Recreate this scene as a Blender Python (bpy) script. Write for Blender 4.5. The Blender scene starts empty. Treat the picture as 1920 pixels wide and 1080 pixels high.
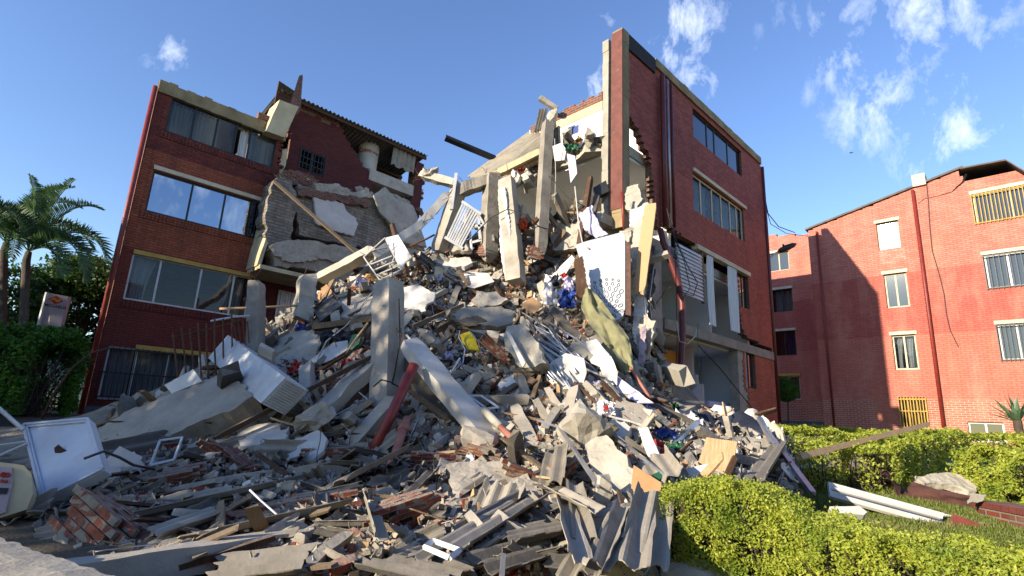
import bpy, bmesh, math, random
import numpy as np
from mathutils import Vector, Matrix, noise
R = random.Random(11)
rad = math.radians
S = bpy.context.scene
COL = S.collection
# ------------------------------------------------------------------ camera
FPX, HZ, EYE = 1010., 245., 1.6
PITCH, ROLL = math.atan(HZ/FPX), math.atan(.048)
V = lambda *a: Vector(a)
CF_ = V(0, math.cos(PITCH), math.sin(PITCH)); u0_ = V(0, -math.sin(PITCH), math.cos(PITCH))
CR_ = V(1,0,0)*math.cos(ROLL) + u0_*math.sin(ROLL)
CU_ = u0_*math.cos(ROLL) - V(1,0,0)*math.sin(ROLL)
cam = bpy.data.cameras.new('camera'); co = bpy.data.objects.new('camera', cam); COL.objects.link(co)
cam.sensor_width = 36; cam.lens = FPX/1920*36; cam.clip_end = 6000; cam.clip_start = .05
m = Matrix((CR_, CU_, -CF_)).transposed().to_4x4(); m.translation = V(0,0,EYE)
co.matrix_world = m; S.camera = co
# ------------------------------------------------------------------ light
SAZ, SEL = rad(234.5), rad(17.5)
W_ = bpy.data.worlds.new('World'); S.world = W_; W_.use_nodes = True
nt = W_.node_tree; nt.nodes.clear()
def N_(nt, t, **k):
    n = nt.nodes.new(t)
    for a, b in k.items(): setattr(n, a, b)
    return n
sky = N_(nt, 'ShaderNodeTexSky', sky_type='NISHITA', sun_disc=False, sun_elevation=SEL, sun_rotation=SAZ, air_density=1.35, dust_density=.3, ozone_density=3.2, altitude=900)
bg = N_(nt, 'ShaderNodeBackground'); bg.inputs[1].default_value = .125
wo = N_(nt, 'ShaderNodeOutputWorld')
tc = N_(nt, 'ShaderNodeTexCoord')
def pixray(px, py): return (CF_*FPX + CR_*(px-960) - CU_*(py-540)).normalized()
def mathn(nt, op, a, b=None, c=None, clamp=False):
    n = N_(nt, 'ShaderNodeMath', operation=op, use_clamp=clamp)
    for i, x in enumerate((a, b, c)):
        if x is None: continue
        if isinstance(x, (int, float)): n.inputs[i].default_value = x
        else: nt.links.new(x, n.inputs[i])
    return n.outputs[0]
# wispy clouds: noise inside a few soft patches of the sky (direction space, part of the world)
clouds = [(1275,40,.10,1.0),(1262,95,.08,.9),(1300,150,.06,1.),(1128,135,.075,1.35),(1165,30,.07,.6),(1740,10,.16,.8),(1600,110,.11,.7),(1650,200,.10,.9),(1800,160,.10,.75),(1780,250,.11,.85),(1560,40,.12,.6),(1880,240,.10,.7),(1480,110,.06,.4),(325,102,.05,.8),(370,100,.04,.6),(1790,315,.04,.7),(212,50,.03,.6)]
extra = [((.83,-.55,.42),.45,.95),((.83,-.5,.62),.3,.9),((.2,-.9,.5),.5,.9),((-.9,-.1,.5),.4,.8),((.75,-.66,.2),.5,.7)]
mp = N_(nt, 'ShaderNodeMapping'); nt.links.new(tc.outputs['Generated'], mp.inputs[0]); 
# long fibres: noise squeezed across one wind direction
wd = (CR_*.45+CU_*.8-CF_*.2).normalized(); wq = wd.to_track_quat('Z', 'Y').to_euler()
mp.vector_type = 'POINT'; mp.inputs['Rotation'].default_value = wd.to_track_quat('Z', 'Y').inverted().to_euler(); mp.inputs['Scale'].default_value = (1,1,.42)
n1 = N_(nt, 'ShaderNodeTexNoise'); n1.inputs['Scale'].default_value = 19; n1.inputs['Detail'].default_value = 12; n1.inputs['Roughness'].default_value = .66; n1.inputs['Distortion'].default_value = .25
nt.links.new(mp.outputs[0], n1.inputs['Vector'])
n2 = N_(nt, 'ShaderNodeTexNoise'); n2.inputs['Scale'].default_value = 3.6; n2.inputs['Detail'].default_value = 4; nt.links.new(tc.outputs['Generated'], n2.inputs['Vector'])
acc = None
for px, py, r_, s_ in clouds:
    extra.append((tuple(pixray(px, py)), r_*1.15, s_))
for d_, r_, s_ in extra:
    d_ = Vector(d_).normalized()
    vd = N_(nt, 'ShaderNodeVectorMath', operation='DISTANCE'); nt.links.new(tc.outputs['Generated'], vd.inputs[0]); vd.inputs[1].default_value = d_
    k = mathn(nt, 'MULTIPLY_ADD', vd.outputs['Value'], -s_/r_, s_, clamp=True)
    acc = k if acc is None else mathn(nt, 'MAXIMUM', acc, k)
nz = mathn(nt, 'ADD', mathn(nt, 'MULTIPLY', n1.outputs[0], .72), mathn(nt, 'MULTIPLY', n2.outputs[0], .28))
q = mathn(nt, 'MULTIPLY_ADD', mathn(nt, 'ADD', nz, mathn(nt, 'MULTIPLY', acc, .17)), 4.6, -2.78, clamp=True)
q = mathn(nt, 'MULTIPLY', q, mathn(nt, 'MULTIPLY', acc, 1.35, clamp=True), clamp=True)
mx = N_(nt, 'ShaderNodeMix', data_type='RGBA'); nt.links.new(q, mx.inputs[0])
hs = N_(nt, 'ShaderNodeHueSaturation'); hs.inputs['Saturation'].default_value = 1.09; hs.inputs['Value'].default_value = 1.2; hs.inputs['Hue'].default_value = .515; nt.links.new(sky.outputs[0], hs.inputs['Color'])
nt.links.new(hs.outputs[0], mx.inputs[6]); mx.inputs[7].default_value = (6.0,6.5,7.3,1)
nt.links.new(mx.outputs[2], bg.inputs[0]); nt.links.new(bg.outputs[0], wo.inputs[0])
sl = bpy.data.lights.new('sun', 'SUN'); sl.energy = 5; sl.angle = rad(.55); sl.color = (1,.86,.66)
so = bpy.data.objects.new('sun', sl); COL.objects.link(so)
sdir = V(math.sin(SAZ)*math.cos(SEL), math.cos(SAZ)*math.cos(SEL), math.sin(SEL))
so.rotation_euler = sdir.to_track_quat('Z', 'Y').to_euler(); so.location = sdir*60
vs = S.view_settings; vs.view_transform = 'Standard'; vs.look = 'None'; vs.exposure = 0.9; vs.gamma = 1
S.cycles.max_bounces = 7; S.cycles.diffuse_bounces = 5; S.cycles.glossy_bounces = 3; S.cycles.transparent_max_bounces = 8
S.cycles.caustics_reflective = False; S.cycles.caustics_refractive = False; S.cycles.sample_clamp_indirect = 6
# ------------------------------------------------------------------ geometry helpers
UP = V(0,0,1); CAM = V(0,0,EYE)
TB = rad(45.2); Bd = V(math.sin(TB), math.cos(TB), 0); Ad = V(-math.cos(TB), math.sin(TB), 0)
def hit(px, py, p0, n):
    v = pixray(px, py); return CAM + v*((Vector(p0)-CAM).dot(n)/v.dot(n))
def P(px, py, d):
    v = pixray(px, py); return CAM + v*(d/v.y)
def atz(px, py, z):
    v = pixray(px, py); return CAM + v*((z-EYE)/v.z)
def proj(p):
    q = Vector(p)-CAM; z = q.dot(CF_); return (960+FPX*q.dot(CR_)/z, 540-FPX*q.dot(CU_)/z) if z > .01 else (-999, -999)
class Frame:
    """local x along the wall, y into the building, z up"""
    def __init__(s, o, ex): s.o = Vector((o[0], o[1], 0)); s.ex = ex; s.ey = UP.cross(ex)
    def W(s, u, y, z): return s.o + s.ex*u + s.ey*y + UP*z
    def uz(s, px, py, y=0):
        p = hit(px, py, s.o + s.ey*y, s.ey); return ((p-s.o).dot(s.ex), p.z)
    def mat(s, zb=0):
        m = Matrix((s.ex, s.ey, UP)).transposed().to_4x4(); m.translation = s.o + UP*zb; return m
class MB:
    def __init__(s): s.v = []; s.f = []; s.m = []
    def add(s, vs, fs, mi=0):
        b = len(s.v); s.v += [Vector(v) for v in vs]
        for f in fs: s.f.append([b+i for i in f]); s.m.append(mi)
    def quad(s, a, b, c, d, mi=0): s.add([a,b,c,d], [(0,1,2,3)], mi)
    def box8(s, p, mi=0): s.add(p, [(0,3,2,1),(4,5,6,7),(0,1,5,4),(1,2,6,5),(2,3,7,6),(3,0,4,7)], mi)
    def fbox(s, fr, u0, u1, y0, y1, z0, z1, mi=0):
        s.box8([fr.W(u0,y0,z0),fr.W(u1,y0,z0),fr.W(u1,y1,z0),fr.W(u0,y1,z0),fr.W(u0,y0,z1),fr.W(u1,y0,z1),fr.W(u1,y1,z1),fr.W(u0,y1,z1)], mi); return s
    def box(s, c, ax, ay, az, mi=0):
        c = Vector(c); s.box8([c-ax-ay-az,c+ax-ay-az,c+ax+ay-az,c-ax+ay-az,c-ax-ay+az,c+ax-ay+az,c+ax+ay+az,c-ax+ay+az], mi); return s
    def bar(s, p, q, w, h=None, mi=0, up=UP):
        p, q = Vector(p), Vector(q); h = h or w; t = (q-p).normalized(); x = t.cross(up)
        if x.length < .05: x = t.cross(V(1,0,0))
        x.normalize(); y = x.cross(t)
        s.box((p+q)/2, (q-p)/2, y*h/2, -x*w/2, mi); return s
    def tube(s, pts, r, n=8, mi=0, cap=True):
        pts = [Vector(p) for p in pts]; b = len(s.v); L = len(pts)
        x = None
        for i, p in enumerate(pts):
            t = (pts[min(i+1,L-1)]-pts[max(i-1,0)]).normalized()
            if x is None:
                x = t.cross(UP)
                if x.length < .05: x = t.cross(V(1,0,0))
            x = (x - t*x.dot(t)).normalized(); y = t.cross(x)
            rr = r[i] if isinstance(r, (list, tuple)) else r
            for k in range(n):
                a = 2*math.pi*k/n; s.v.append(p + x*math.cos(a)*rr + y*math.sin(a)*rr)
        for i in range(L-1):
            for k in range(n):
                a = b+i*n+k; c = b+i*n+(k+1)%n; s.f.append([a, a+n, c+n, c]); s.m.append(mi)
        if cap:
            s.f.append([b+k for k in range(n)]); s.m.append(mi); s.f.append([b+(L-1)*n+k for k in range(n)][::-1]); s.m.append(mi)
        return s
MTX = {}
def mkmesh(name, mb, mats, inv=None, smooth=False):
    me = bpy.data.meshes.new(name)
    vv = [(inv @ v)[:] for v in mb.v] if inv is not None else [tuple(v) for v in mb.v]
    me.from_pydata(vv, [], mb.f)
    for x in (mats if isinstance(mats, (list, tuple)) else [mats]): me.materials.append(x)
    if any(mb.m): me.polygons.foreach_set('material_index', mb.m)
    if smooth: me.shade_smooth()
    me.update(); return me
def lab(o, label, cat, group=None, kind=None):
    if label: o['label'] = label
    if cat: o['category'] = cat
    if group: o['group'] = group
    if kind: o['kind'] = kind
    return o
def root(name, label, cat, M, group=None):
    if not isinstance(M, Matrix): M = Matrix.Translation(Vector(M))
    o = bpy.data.objects.new(name, None); o.empty_display_size = .2; COL.objects.link(o)
    o.matrix_world = M; MTX[o] = M.copy(); return lab(o, label, cat, group)
def obj(name, mb, mats, parent=None, M=None, smooth=False, label=None, cat=None, group=None, kind=None):
    """world-space builder -> one mesh object (child shares its thing's frame)"""
    if parent is not None: M = MTX[parent]
    elif M is None:
        c = sum(mb.v, Vector())/max(1, len(mb.v)); M = Matrix.Translation(c)
    elif not isinstance(M, Matrix): M = Matrix.Translation(Vector(M))
    me = mkmesh(name, mb, mats, M.inverted(), smooth)
    o = bpy.data.objects.new(name, me); COL.objects.link(o)
    if parent is not None: o.parent = parent
    else: o.matrix_world = M
    MTX[o] = M.copy()
    return lab(o, label, cat, group, kind)
def inpoly(x, y, pg):
    c = False; j = len(pg)-1
    for i in range(len(pg)):
        xi, yi = pg[i]; xj, yj = pg[j]
        if (yi > y) != (yj > y) and x < (xj-xi)*(y-yi)/(yj-yi)+xi: c = not c
        j = i
    return c
def lines(a, b, step, extra=()):
    L = [a + (b-a)*i/max(1, round((b-a)/step)) for i in range(max(1, round((b-a)/step))+1)]
    ex = sorted(e for e in extra if a < e < b)
    L = [l for l in L if all(abs(l-e) > step*.35 for e in ex) or l in (L[0], L[-1])]
    return sorted(set(L+ex))
def maskwall(mb, fr, us, zs, y0, y1, test, mi=(0,1,2)):
    """a wall of small cells; cells where test fails are missing, so broken edges step brick by brick"""
    nu, nz = len(us)-1, len(zs)-1
    K = [[test((us[i]+us[i+1])/2, (zs[j]+zs[j+1])/2) for j in range(nz)] for i in range(nu)]
    idx = {}
    def vid(i, j, s):
        k = (i, j, s)
        if k not in idx: idx[k] = len(mb.v); mb.v.append(fr.W(us[i], (y0, y1)[s], zs[j]))
        return idx[k]
    def F(l, m): mb.f.append(l); mb.m.append(m)
    for i in range(nu):
        for j in range(nz):
            if not K[i][j]: continue
            F([vid(i,j,0),vid(i+1,j,0),vid(i+1,j+1,0),vid(i,j+1,0)], mi[0])
            F([vid(i,j,1),vid(i,j+1,1),vid(i+1,j+1,1),vid(i+1,j,1)], mi[2])
            if i == 0 or not K[i-1][j]: F([vid(i,j,0),vid(i,j+1,0),vid(i,j+1,1),vid(i,j,1)], mi[1])
            if i == nu-1 or not K[i+1][j]: F([vid(i+1,j,0),vid(i+1,j,1),vid(i+1,j+1,1),vid(i+1,j+1,0)], mi[1])
            if j == 0 or not K[i][j-1]: F([vid(i,j,0),vid(i,j,1),vid(i+1,j,1),vid(i+1,j,0)], mi[1])
            if j == nz-1 or not K[i][j+1]: F([vid(i,j+1,0),vid(i+1,j+1,0),vid(i+1,j+1,1),vid(i,j+1,1)], mi[1])
    return mb
# ------------------------------------------------------------------ materials
def hexc(h):
    c = [int(h[i:i+2], 16)/255 for i in (0,2,4)]
    return tuple(x/12.92 if x <= .04045 else ((x+.055)/1.055)**2.4 for x in c)+(1,)
def C_(c): return hexc(c) if isinstance(c, str) else tuple(c)+(1,)
def base_mat(name):
    m = bpy.data.materials.new(name); m.use_nodes = True; nt = m.node_tree
    b = nt.nodes['Principled BSDF']; return m, nt, b
def noise_(nt, vec, sc, det=5, ro=.6, dist=0):
    n = N_(nt, 'ShaderNodeTexNoise'); n.inputs['Scale'].default_value = sc; n.inputs['Detail'].default_value = det
    n.inputs['Roughness'].default_value = ro; n.inputs['Distortion'].default_value = dist
    nt.links.new(vec, n.inputs['Vector']); return n.outputs[0]
def mixc(nt, f, a, b, mode='MIX'):
    n = N_(nt, 'ShaderNodeMix', data_type='RGBA', blend_type=mode)
    for i, x in ((0, f), (6, a), (7, b)):
        if isinstance(x, (int, float)): n.inputs[i].default_value = x
        elif isinstance(x, tuple): n.inputs[i].default_value = x
        else: nt.links.new(x, n.inputs[i])
    return n.outputs[2]
def boxvec(nt):
    """object coordinates laid flat on whichever vertical (or top) face they meet"""
    tc = N_(nt, 'ShaderNodeTexCoord'); sp = N_(nt, 'ShaderNodeSeparateXYZ'); nt.links.new(tc.outputs['Object'], sp.inputs[0])
    sn = N_(nt, 'ShaderNodeSeparateXYZ'); nt.links.new(tc.outputs['Normal'], sn.inputs[0])
    isx = mathn(nt, 'GREATER_THAN', mathn(nt, 'ABSOLUTE', sn.outputs[0]), .6)
    isz = mathn(nt, 'GREATER_THAN', mathn(nt, 'ABSOLUTE', sn.outputs[2]), .6)
    def sel(f, a, b): return mathn(nt, 'ADD', mathn(nt, 'MULTIPLY', f, b), mathn(nt, 'MULTIPLY', mathn(nt, 'SUBTRACT', 1., f), a))
    u = sel(isx, sp.outputs[0], sp.outputs[1]); v = sel(isz, sp.outputs[2], sp.outputs[1])
    cb = N_(nt, 'ShaderNodeCombineXYZ'); nt.links.new(u, cb.inputs[0]); nt.links.new(v, cb.inputs[1])
    return tc, sp, cb.outputs[0]
def bumpn(nt, h, b, st, dist=.02):
    n = N_(nt, 'ShaderNodeBump'); n.inputs['Strength'].default_value = st; n.inputs['Distance'].default_value = dist
    nt.links.new(h, n.inputs['Height']); nt.links.new(n.outputs[0], b.inputs['Normal'])
def gen(name, c1, c2, sc=2.5, rough=.9, bump=.5, bsc=25, metal=0, spot=None, ssc=6, samt=.5, rnd=.2, c3=None, stretch=None, bd=.02, trans=0, dust=0):
    m, nt, b = base_mat(name)
    tc = N_(nt, 'ShaderNodeTexCoord'); vec = tc.outputs['Object']
    oi = N_(nt, 'ShaderNodeObjectInfo')
    va = N_(nt, 'ShaderNodeVectorMath', operation='ADD'); nt.links.new(vec, va.inputs[0])
    vm = N_(nt, 'ShaderNodeVectorMath', operation='SCALE'); vm.inputs[0].default_value = (37,11,23); nt.links.new(oi.outputs['Random'], vm.inputs['Scale'])
    nt.links.new(vm.outputs[0], va.inputs[1]); vec = va.outputs[0]
    if stretch:
        mp = N_(nt, 'ShaderNodeMapping'); nt.links.new(vec, mp.inputs[0]); mp.inputs['Scale'].default_value = stretch; vec = mp.outputs[0]
    f = mathn(nt, 'MULTIPLY_ADD', noise_(nt, vec, sc, 8, .65), 2.6, -.8, clamp=True)
    col = mixc(nt, f, C_(c1), C_(c2))
    if c3: col = mixc(nt, mathn(nt, 'MULTIPLY_ADD', noise_(nt, vec, sc*.45, 4, .6, .5), 6, -3.1, clamp=True), col, C_(c3))
    if spot: col = mixc(nt, mathn(nt, 'MULTIPLY_ADD', noise_(nt, vec, ssc, 9, .7), 9, -9*(1-samt*.5), clamp=True), col, C_(spot))
    if dust:
        ge = N_(nt, 'ShaderNodeNewGeometry'); sz_ = N_(nt, 'ShaderNodeSeparateXYZ'); nt.links.new(ge.outputs['Normal'], sz_.inputs[0])
        fd = mathn(nt, 'MULTIPLY_ADD', sz_.outputs[2], 1.1, mathn(nt, 'MULTIPLY_ADD', noise_(nt, tc.outputs['Object'], 7, 6, .7), 2.4, -1.55), clamp=True)
        col = mixc(nt, mathn(nt, 'MULTIPLY', fd, dust), col, C_('9c9384'))
    hs = N_(nt, 'ShaderNodeHueSaturation'); nt.links.new(col, hs.inputs['Color'])
    nt.links.new(mathn(nt, 'MULTIPLY_ADD', oi.outputs['Random'], 2*rnd, 1-rnd), hs.inputs['Value'])
    nt.links.new(hs.outputs[0], b.inputs['Base Color'])
    b.inputs['Roughness'].default_value = rough; b.inputs['Metallic'].default_value = metal
    if bump: bumpn(nt, mathn(nt, 'ADD', noise_(nt, vec, bsc, 8, .7), mathn(nt, 'MULTIPLY', noise_(nt, vec, bsc*.2, 4), 1.5)), b, bump, bd)
    if trans: b.inputs['Transmission Weight'].default_value = trans
    return m
def brick(name, c1, c2, mortar, stain=None, samt=.4, bands=None, bump=.9, patch=None, ms=.012, bw=.25, bh=.08, rnd=.0, course=.35, vr=.62, dk=.35):
    m, nt, b = base_mat(name); tc, sp, uv = boxvec(nt)
    br = N_(nt, 'ShaderNodeTexBrick'); nt.links.new(uv, br.inputs['Vector'])
    for k, v in (('Scale',1),('Mortar Size',ms),('Mortar Smooth',.25),('Bias',0),('Brick Width',bw),('Row Height',bh)): br.inputs[k].default_value = v
    br.inputs['Color1'].default_value = C_(c1); br.inputs['Color2'].default_value = C_(c2); br.inputs['Mortar'].default_value = C_(mortar)
    col = br.outputs['Color']; vec = tc.outputs['Object']
    if bands:   # repainted bands up the wall
        for z, c, mo in bands:
            f = mathn(nt, 'LESS_THAN', mathn(nt, 'ADD', sp.outputs[2], mathn(nt, 'MULTIPLY', noise_(nt, vec, 1.2, 3), .10)), z)
            c2_ = mixc(nt, br.outputs['Fac'], C_(c), C_(mo)); c2_ = mixc(nt, .25, c2_, mixc(nt, .5, col, c2_))
            col = mixc(nt, f, col, c2_)
    if patch: col = mixc(nt, mathn(nt, 'MULTIPLY_ADD', noise_(nt, vec, .55, 5, .6), 7, -3.9, clamp=True), col, mixc(nt, br.outputs['Fac'], C_(patch), C_(mortar)))
    if stain:
        mp = N_(nt, 'ShaderNodeMapping'); nt.links.new(vec, mp.inputs[0]); mp.inputs['Scale'].default_value = (1,1,.3)
        col = mixc(nt, mathn(nt, 'MULTIPLY', mathn(nt, 'MULTIPLY_ADD', noise_(nt, mp.outputs[0], 1.4, 8, .7), 5, -2.3, clamp=True), samt), col, C_(stain))
    # brick to brick variation
    br2 = N_(nt, 'ShaderNodeTexBrick'); nt.links.new(uv, br2.inputs['Vector'])
    for k, v in (('Scale',1),('Mortar Size',0),('Brick Width',bw),('Row Height',bh),('Bias',-.2)): br2.inputs[k].default_value = v
    br2.inputs['Color1'].default_value = (1,1,1,1); br2.inputs['Color2'].default_value = (vr,vr,vr,1)
    col = mixc(nt, .75, col, br2.outputs['Color'], 'MULTIPLY')
    nn = noise_(nt, vec, 9, 7, .7); col = mixc(nt, mathn(nt, 'MULTIPLY_ADD', nn, 1.6, -.55, clamp=True), mixc(nt, dk, col, (0,0,0,1)), col)
    nt.links.new(col, b.inputs['Base Color']); b.inputs['Roughness'].default_value = .8
    h = mathn(nt, 'SUBTRACT', mathn(nt, 'MULTIPLY', nn, .35), br.outputs['Fac'])
    bumpn(nt, h, b, bump, .02); return m
M = {}
M['conc'] = gen('concrete', 'aaa396', '857e73', 2.2, bump=.7, bsc=18, spot='5c574f', samt=.5, rnd=.25, dust=0.4)
M['conc_l'] = gen('light_concrete', 'b3ada0', '938d81', 2.2, bump=.6, bsc=20, spot='6d665b', samt=.5, rnd=.15, dust=0.2)
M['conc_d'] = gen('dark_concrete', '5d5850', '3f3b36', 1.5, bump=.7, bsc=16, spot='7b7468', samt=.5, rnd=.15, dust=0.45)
M['band'] = gen('weathered_band', 'a08f6c', '6f6046', 1.6, bump=.5, bsc=14, spot='3a3328', samt=.75, rnd=0)
M['lintel'] = gen('cream_paint', 'd6cbb2', 'bbae93', 3, bump=.25, bsc=14, spot='7d6b4e', samt=.4, rnd=0)
M['ylintel'] = gen('yellow_paint', 'c2a25a', '9c7f40', 3, bump=.25, bsc=14, spot='5d4620', samt=.5, rnd=0)
M['plaster'] = gen('white_plaster', 'd8d3ca', 'b9b3aa', 1.6, bump=.25, bsc=16, spot='8b8378', samt=.45, rnd=.08, dust=0.35)
M['white'] = gen('white_board', 'd2cfc9', 'b3afa8', 1.5, rough=.6, bump=.15, bsc=12, spot='857d72', samt=.6, rnd=.1, dust=0.35)
M['whiteb'] = gen('bluish_white_enamel', 'c6cad2', 'a9acb4', 1.5, rough=.4, bump=.1, bsc=9, spot='6f665e', ssc=9, samt=.55, rnd=.05)
M['cream'] = gen('cream_plaster', 'cbbd9b', 'a89a7a', 1.5, bump=.25, bsc=14, spot='6f6450', samt=.45, rnd=.05, dust=0.2)
M['int'] = gen('interior_white_paint', 'eeedea', 'dedede', .8, bump=.08, bsc=9, rnd=0)
M['intb'] = gen('pale_blue_paint', 'e2eaef', 'd6e0e6', .8, bump=.08, bsc=9, rnd=0, spot='8f989c', samt=.35)
M['orange'] = gen('orange_paint', 'd98a3a', 'c67a2f', 1, bump=.1, rnd=0)
M['eter'] = gen('fibre_cement', '9c9588', '787266', 3, bump=.55, bsc=40, spot='3b3732', ssc=4, samt=.6, rnd=.25, c3='9c9280', bd=.01, dust=0.45)
M['eterd'] = gen('old_fibre_cement', '66625c', '484541', 3, bump=.55, bsc=40, spot='2b2926', ssc=4, samt=.6, rnd=.25, bd=.01, dust=0.4)
M['wood'] = gen('weathered_wood', '8b7558', '5c4a36', 5, bump=.5, bsc=10, rnd=.25, stretch=(14,14,1), dust=0.4)
M['woodd'] = gen('dark_wood', '5a3f2c', '36261b', 5, bump=.5, bsc=10, rnd=.2, stretch=(14,14,1), dust=0.4)
M['woodl'] = gen('pale_wood', 'c9a983', 'a5845e', 5, bump=.4, bsc=10, rnd=.1, stretch=(14,14,1), spot='6b5138', samt=.4)
M['steel'] = gen('bare_aluminium', 'b9bcc2', '8f9298', 4, rough=.35, bump=.1, metal=.7, rnd=.15)
M['wmetal'] = gen('white_painted_metal', 'd0d1d2', 'a9aaa9', 3, rough=.45, bump=.1, rnd=.08, spot='7e6a55', samt=.55)
M['rust'] = gen('rusty_bar', '6d4a33', '45301f', 8, bump=.5, metal=.2, rnd=.3)
M['redp'] = gen('red_painted_pipe', '8a3229', '6c241e', 5, rough=.5, bump=.2, bsc=12, spot='9c8878', samt=.42, rnd=0)
M['pinkp'] = gen('faded_pink_pipe', 'a9705e', '8a4f40', 5, rough=.6, bump=.2, bsc=12, spot='9c8f80', samt=.55, rnd=0)
M['dpipe'] = gen('brown_red_pipe', '6b2c28', '57211e', 3, rough=.45, bump=.1, rnd=0)
M['rpaint'] = gen('peeling_red_paint', '6f382d', '4f2720', 5, rough=.7, bump=.6, bsc=12, spot='968570', ssc=6, samt=.75, rnd=0)
M['black'] = gen('black_plastic', '1c1c1e', '121213', 3, rough=.5, bump=.1, dust=0.35)
M['dark'] = gen('dark_metal_frame', '2a2b2e', '1d1e20', 3, rough=.45, bump=.1, metal=.3)
M['cable'] = gen('cable_sheath', '2b2927', '1a1918', 3, rough=.6, bump=0, rnd=.4)
M['wcable'] = gen('white_cable', 'c9c5bd', 'a8a39a', 3, rough=.6, bump=0, rnd=.1)
M['olive'] = gen('olive_cloth', '908e6a', '767456', 3, rough=.95, bump=.4, bsc=7, rnd=0, bd=.04)
M['brownc'] = gen('brown_cloth', '5b3a34', '3d2521', 3, rough=.95, bump=.4, bsc=9, rnd=0, bd=.04)
M['curt'] = gen('curtain_cloth', 'd6d0c5', 'b8b1a6', 2, rough=.95, bump=.1, rnd=.05, stretch=(6,6,.4))
M['wcurt'] = gen('white_curtain', 'e6e3e2', 'd3d0d0', 2, rough=.95, bump=.1, rnd=.05, stretch=(6,6,.4))
M['card'] = gen('cardboard', 'b08c66', '94724f', 2, bump=.2, rnd=.1)
M['blacktop'] = gen('bitumen_flashing', '2b2d33', '1f2126', 3, bump=.3, rnd=0)
M['plinth'] = gen('grey_blue_plinth', '5c6670', '4b545c', 2, bump=.3, rnd=0, spot='343a40', samt=.5)
M['brickm'] = brick('broken_brick', '93452c', '7c3722', '8e8576', stain='8a7f70', samt=.55, bump=1, bw=.22, bh=.075, ms=.014)
M['brickr'] = brick('red_faced_brick', '7c2f26', '6d2720', '54201b', stain='8d8070', samt=.35, bump=1, bw=.22, bh=.075, ms=.014)
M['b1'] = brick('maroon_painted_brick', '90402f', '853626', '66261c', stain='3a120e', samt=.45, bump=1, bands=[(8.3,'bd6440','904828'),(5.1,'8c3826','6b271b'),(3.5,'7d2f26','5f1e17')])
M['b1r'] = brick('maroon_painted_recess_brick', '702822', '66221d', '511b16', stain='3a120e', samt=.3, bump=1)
M['b2'] = brick('dark_red_painted_brick', 'be6252', 'b25545', '8f4438', stain='73382c', samt=.45, bump=1, bands=[(7.9,'c96853','a44e3c'),(3.3,'d07056','ac583f')])
M['b3'] = brick('salmon_red_painted_brick', 'cf8070', 'c57565', 'ad6252', stain='dc9c86', samt=.4, bump=.7, vr=.8, dk=.18, patch='c97358', bands=[(6.7,'b85a4e','a04a40'),(4.15,'cb7562','b05f50'),(1.65,'b35c4c','cfb79e')])
M['tank'] = gen('grey_fibre_tank', 'b9b7ae', '9d9b92', 2, rough=.7, bump=.15, rnd=0, spot='6f6d64', samt=.35)
M['text'] = gen('red_lettering', 'a83a30', '8e2f27', 3, bump=0, rnd=0)
M['dtext'] = gen('dark_lettering', '26262a', '1c1c20', 3, bump=0, rnd=0)
M['sign'] = gen('pale_pink_grey_board', 'a99a9a', '9b8c8c', 1, bump=0, rnd=0)
M['yel'] = gen('yellow_plastic', 'cdb81f', 'b39f18', 2, rough=.45, bump=.15, rnd=0)
M['logo_y'] = gen('logo_yellow', 'c09a2a', 'a98420', 3, bump=0, rnd=0)
M['grn'] = gen('green_plastic', '1f5c3a', '17482d', 2, rough=.5, bump=.1, rnd=.1)
M['blu'] = gen('blue_plastic', '1f3f8c', '18306c', 2, rough=.5, bump=.1, rnd=.1)
M['redc'] = gen('red_cloth', 'a82a22', '86201a', 2, bump=.3, rnd=.1, dust=0.3)
M['navy'] = gen('navy_cloth', '20283c', '151b2a', 2, bump=.3, rnd=.1)
M['orc'] = gen('orange_cloth', 'c8572a', 'a34420', 2, bump=.3, rnd=.1)
M['pinkc'] = gen('pink_grey_cloth', 'a99aa2', '8a7b84', 2, bump=.3, rnd=.15)
M['lav'] = gen('lavender_sheet', 'c3bdd6', 'aaa4c0', 2, bump=.2, rnd=0)
M['tan'] = gen('tan_plush', 'b08a5c', '957148', 4, bump=.8, bsc=60, rnd=0)
M['mix'] = gen('rubble_dirt', '8b8272', '5f574b', 3.5, bump=1, bsc=22, spot='7a5544', ssc=9, samt=.45, rnd=0, c3='9a9384', bd=.05, dust=0.5)
M['vent'] = gen('terrazzo_side', '6b4f44', '4d372f', 12, bump=.4, rnd=0, spot='a08f86', ssc=30, samt=.8)
def glassm(name, col, r=.03, metal=.0, spec=1.0, mx=.0):
    m, nt, b = base_mat(name); b.inputs['Base Color'].default_value = C_(col); b.inputs['Roughness'].default_value = r
    b.inputs['Metallic'].default_value = metal; b.inputs['Specular IOR Level'].default_value = spec; b.inputs['IOR'].default_value = 1.6
    if mx:  # thin pane: partly see-through
        tr = N_(nt, 'ShaderNodeBsdfTransparent'); tr.inputs[0].default_value = (.82,.86,.87,1)
        ms = N_(nt, 'ShaderNodeMixShader'); ms.inputs[0].default_value = mx
        out = nt.nodes['Material Output']; nt.links.new(tr.outputs[0], ms.inputs[2]); nt.links.new(b.outputs[0], ms.inputs[1]); nt.links.new(ms.outputs[0], out.inputs[0])
    return m
M['mirror'] = glassm('reflective_film_glass', '9aa5b5', .02, 1.0)
M['glass'] = glassm('clear_window_glass', '20262a', .03, 0, 1.0, .74)
M['bglass'] = glassm('tinted_window_glass', '3a4250', .05, .55, 1.0)
M['gglass'] = glassm('grey_window_glass', '4a545a', .06, .35, 1.0, .25)
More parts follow.
